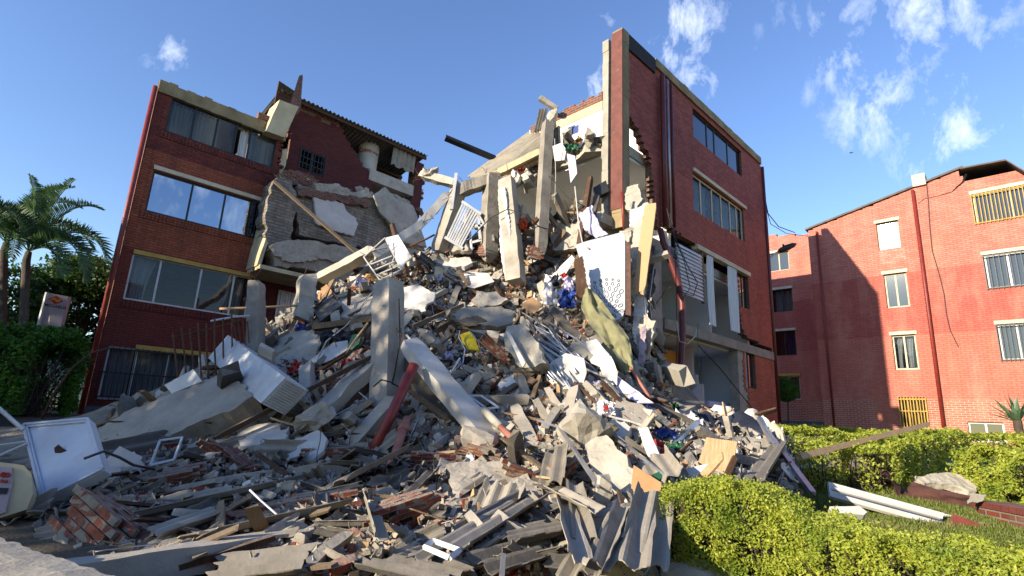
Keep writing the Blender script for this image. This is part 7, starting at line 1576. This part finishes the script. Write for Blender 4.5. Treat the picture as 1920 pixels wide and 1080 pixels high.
def palm(label, px, py, d, bx, L, seed, azs):
    r = random.Random(seed); c = P(px, py, d); b = P(bx, 740, d); b.z = 1.1; ro = root('palm_tree', label, 'palm', b, 'palms at the left edge')
    obj('trunk', MB().tube([b, b.lerp(c,.5)+V(.08,0,0), c-UP*.25, c], [.13,.1,.09,.07], 8), M['bark'], ro, smooth=True)
    mb = MB()
    for az, up, dr, k in azs: frond(mb, c, rad(az), rad(up), L*k, dr, r)
    obj('fronds', mb, M['palm'], ro)
palm('nearer palm with drooping fronds curling toward the maroon block', 54, 472, 14, 30, 2.35, 3, [(90,68,1.3,1),(80,52,1.9,1.05),(100,36,1.7,.95),(70,82,.9,1),(110,18,1.5,.8),(-75,66,1.3,.95),(-95,46,1.6,.95),(-85,82,.9,1),(180,62,1.5,.8),(90,45,2.6,1.05)])
palm('palm partly cut off by the left edge of the view', 12, 455, 14.6, -6, 2.4, 4, [(90,65,1.3,1),(70,50,1.5,1),(100,40,1.6,.9),(-60,60,1.4,1),(-90,40,1.5,1),(20,78,1.1,1.05),(-20,60,1.5,1),(180,50,1.7,1),(130,30,1.8,.9),(60,75,1,1),(-120,70,1.2,1)])
# sign
A, B = P(90,549,14.7), P(128,556,14.95); C, Dd = P(113,612,14.7), P(75,605,14.7)
sg = root('totem_sign', 'small pale totem sign with a red and yellow diamond above the dark hedge', 'sign', V(A.x, A.y, 1.0)); ex = (B-A).normalized(); 
prismw('sign_board', [A, B, P(118,590,14.8)-UP*1.2+(P(118,590,14.8)-B)*0, P(78,590,14.7)-UP*1.2], V(0,-1,0), .12, M['sign'], 0, 0, sg)
obj('white_edge', MB().bar(A, P(76,600,14.7)-UP*.9, .045, .14, up=V(0,-1,0)), M['wmetal'], sg)
cL = P(107,563,14.62); vx = (B-A).normalized(); vz = (A-P(80,592,14.7)).normalized(); off = V(0,-.04,0)
def quadp(c, a, b): return [c+vx*a, c+vz*b, c-vx*a, c-vz*b]
prismw('diamond_logo', quadp(cL+off, .163, .127), V(0,-1,0), .008, M['redc'], 0, 0, sg)
prismw('diamond_band', [cL+off*1.3+vx*x+vz*z for x, z in ((-.10,.0),(-.036,.055),(.036,.0),(.095,.042),(.12,.0),(.036,-.06),(-.036,.0),(-.095,-.036))], V(0,-1,0), .008, M['logo_y'], 0, 0, sg)
text('MEGABUS', .107, P(103.5,577,14.56), vx, vz, M['dtext'], sg, ext=.002, bold=.003)
# agave, round bush, bird
ag = root('agave_plant', 'big spiky grey-green agave at the right edge by the salmon-red wall', 'plant', V(*P(1905,780,15.5).xy, 1.15)); c = P(1908,792,15.5); mb = MB(); r = random.Random(2)
for k in range(26):
    a = r.uniform(0, 6.28); e = rad(r.uniform(15, 85)); L_ = r.uniform(.6,.95); d = V(math.cos(a)*math.cos(e), math.sin(a)*math.cos(e), math.sin(e)); s = d.cross(UP).normalized(); m_ = c+d*L_*.5
    j = len(mb.v); mb.v += [c-s*.05, c+s*.05, m_+s*.065, c+d*L_-UP*.06, m_-s*.065, m_-V(0,0,.03)]; mb.f += [[j,j+1,j+2,j+5],[j,j+5,j+4],[j+5,j+2,j+3],[j+4,j+5,j+3]]; mb.m += [0]*4
obj('leaves', mb, M['cact'], ag); obj('stem', MB().tube([V(c.x,c.y,1.1), c+UP*.05], [.12,.1], 8), M['bark'], ag)
p = P(1473,731,23.5); tb = tree('round_shrub', 'round clipped green shrub in front of the far wing', 'shrub', (p.x, p.y, 1.2), p.z-1.2, (.05,.05,.05), 10, .05, M['leafg'], 9, .05, 3)
mb = MB(); r = random.Random(4)
for _ in range(5000): d = V(r.gauss(0,1), r.gauss(0,1), r.gauss(0,1)).normalized()*(1-.2*r.random()**2); leaf(mb, p+d*.5*(1+.06*noise.noise(d*3)), .04, r)
obj('clipped_ball', mb, M['leafg'], tb)
c = P(1597,286,45); mb = MB(); 
for s in (-1, 1): mb.add([c, c+V(s*.15,.02,.04), c+V(s*.22,.06,.01), c+V(s*.13,.08,.03), c+V(0,.14,0)], [(0,1,2,3,4)])
mb.tube([c+V(0,-.1,0), c+V(0,.02,0), c+V(0,.2,0)], [.02,.045,.01], 6); obj('bird', mb, M['black'], label='tiny dark bird gliding in the sky above the far wing', cat='bird')
# lawn blades in the sunny gap
mb = MB(); r = random.Random(6); lawn = [(1470,900),(1600,880),(1640,930),(1720,880),(1800,862),(1850,930),(1925,940),(1925,1040),(1700,1010),(1560,975)]
k = 0
while k < 42000:
    x, y = r.uniform(1470,1925), r.uniform(862,1040)
    if not inpoly(x, y, lawn): continue
    v = pixray(x, y); yy = 4.0; 
    while yy < 16:
        p = CAM+v*(yy/v.y)
        if p.z <= ground(p.x, p.y): break
        yy += .15
    k += 1; p.z = ground(p.x, p.y)
    if noise.noise(p*1.5) < -.25 and r.random() < .7: continue
    a = r.uniform(0, 6.28); h = r.uniform(.025,.07); w = .006+.0006*p.y; s = V(math.cos(a), math.sin(a), 0)*w; j = len(mb.v); p = p+V(r.gauss(0,.05), r.gauss(0,.05), 0)
    mb.v += [p-s, p+s, p+V(r.gauss(0,.02), r.gauss(0,.02), h)]; mb.f.append([j,j+1,j+2]); mb.m.append(0)
obj('lawn_grass', mb, M['grass'], M=V(0,0,0), label='short sparse lawn grass between the hedges', cat='grass', kind='stuff')
# trees standing behind and left of the viewer: they throw the dappled shade
ax, lx = V(math.sin(SAZ), math.cos(SAZ), 0)*-1, V(.57,-.82,0)
for i, (c, lat, h, cr_, cz, n, l) in enumerate(((-13,-8.3,5.2,3.0,2.6,11000,'broad shade tree nearest behind the viewer'),(-13.5,-12.2,5.6,3.2,3.2,11000,'second shade tree left of the viewer'),(-14,-17,6.0,3.4,3.4,10000,'third shade tree farther left'),(-12,-22.5,5.2,3.4,2.6,9000,'shade tree beside the low road at far left'),(-17,-10,9.4,3.0,2.4,1700,'tall thin-crowned tree behind the shade trees'),(-18,-15.5,10.2,3.2,2.4,1700,'tallest thin-crowned tree behind the shade trees'))):
    p = ax*c+lx*lat; tree('shade_tree', l, 'tree', (p.x, p.y, 0), h, (cr_, cr_, cz), n, .17, M['leafd'], 60+i, .2, 12)

# the neighbouring block behind the viewer on the right (seen mirrored in the left block's glass)
F5 = Frame(V(6,-13,0), -Bd); b5 = root('apartment_building', 'red brick block standing behind the viewer across the lawn', 'building', F5.mat(0))
F5 = Frame(V(17,-4,0), V(-.93,-.37,0)); MTX[b5] = F5.mat(0); b5.matrix_world = MTX[b5]
w5 = [(2+i*3.2, 4+i*3.2, .9+j*2.6, 2.3+j*2.6) for i in range(6) for j in range(4)]
obj('brick_facade', maskwall(MB(), F5, lines(0, 21, .5, [r for w in w5 for r in w[:2]]), lines(0, 11, .5, [r for w in w5 for r in w[2:]]), 0, .25, lambda u, z: not inr(u, z, w5)), [M['b3'], M['brickm'], M['int']], b5)
obj('outer_wall', MB().fbox(F5, 0, .25, .25, 7, 0, 11).fbox(F5, 20.75, 21, .25, 7, 0, 11).fbox(F5, 0, 21, 7, 7.25, 0, 11), M['b3'], b5); obj('roof', MB().fbox(F5, .25, 20.75, .25, 7, 10.7, 10.9), M['eterd'], b5)
for w in w5[::1]: window(b5, F5, w, .1, 2, M['lintel'], M['gglass'], .06)
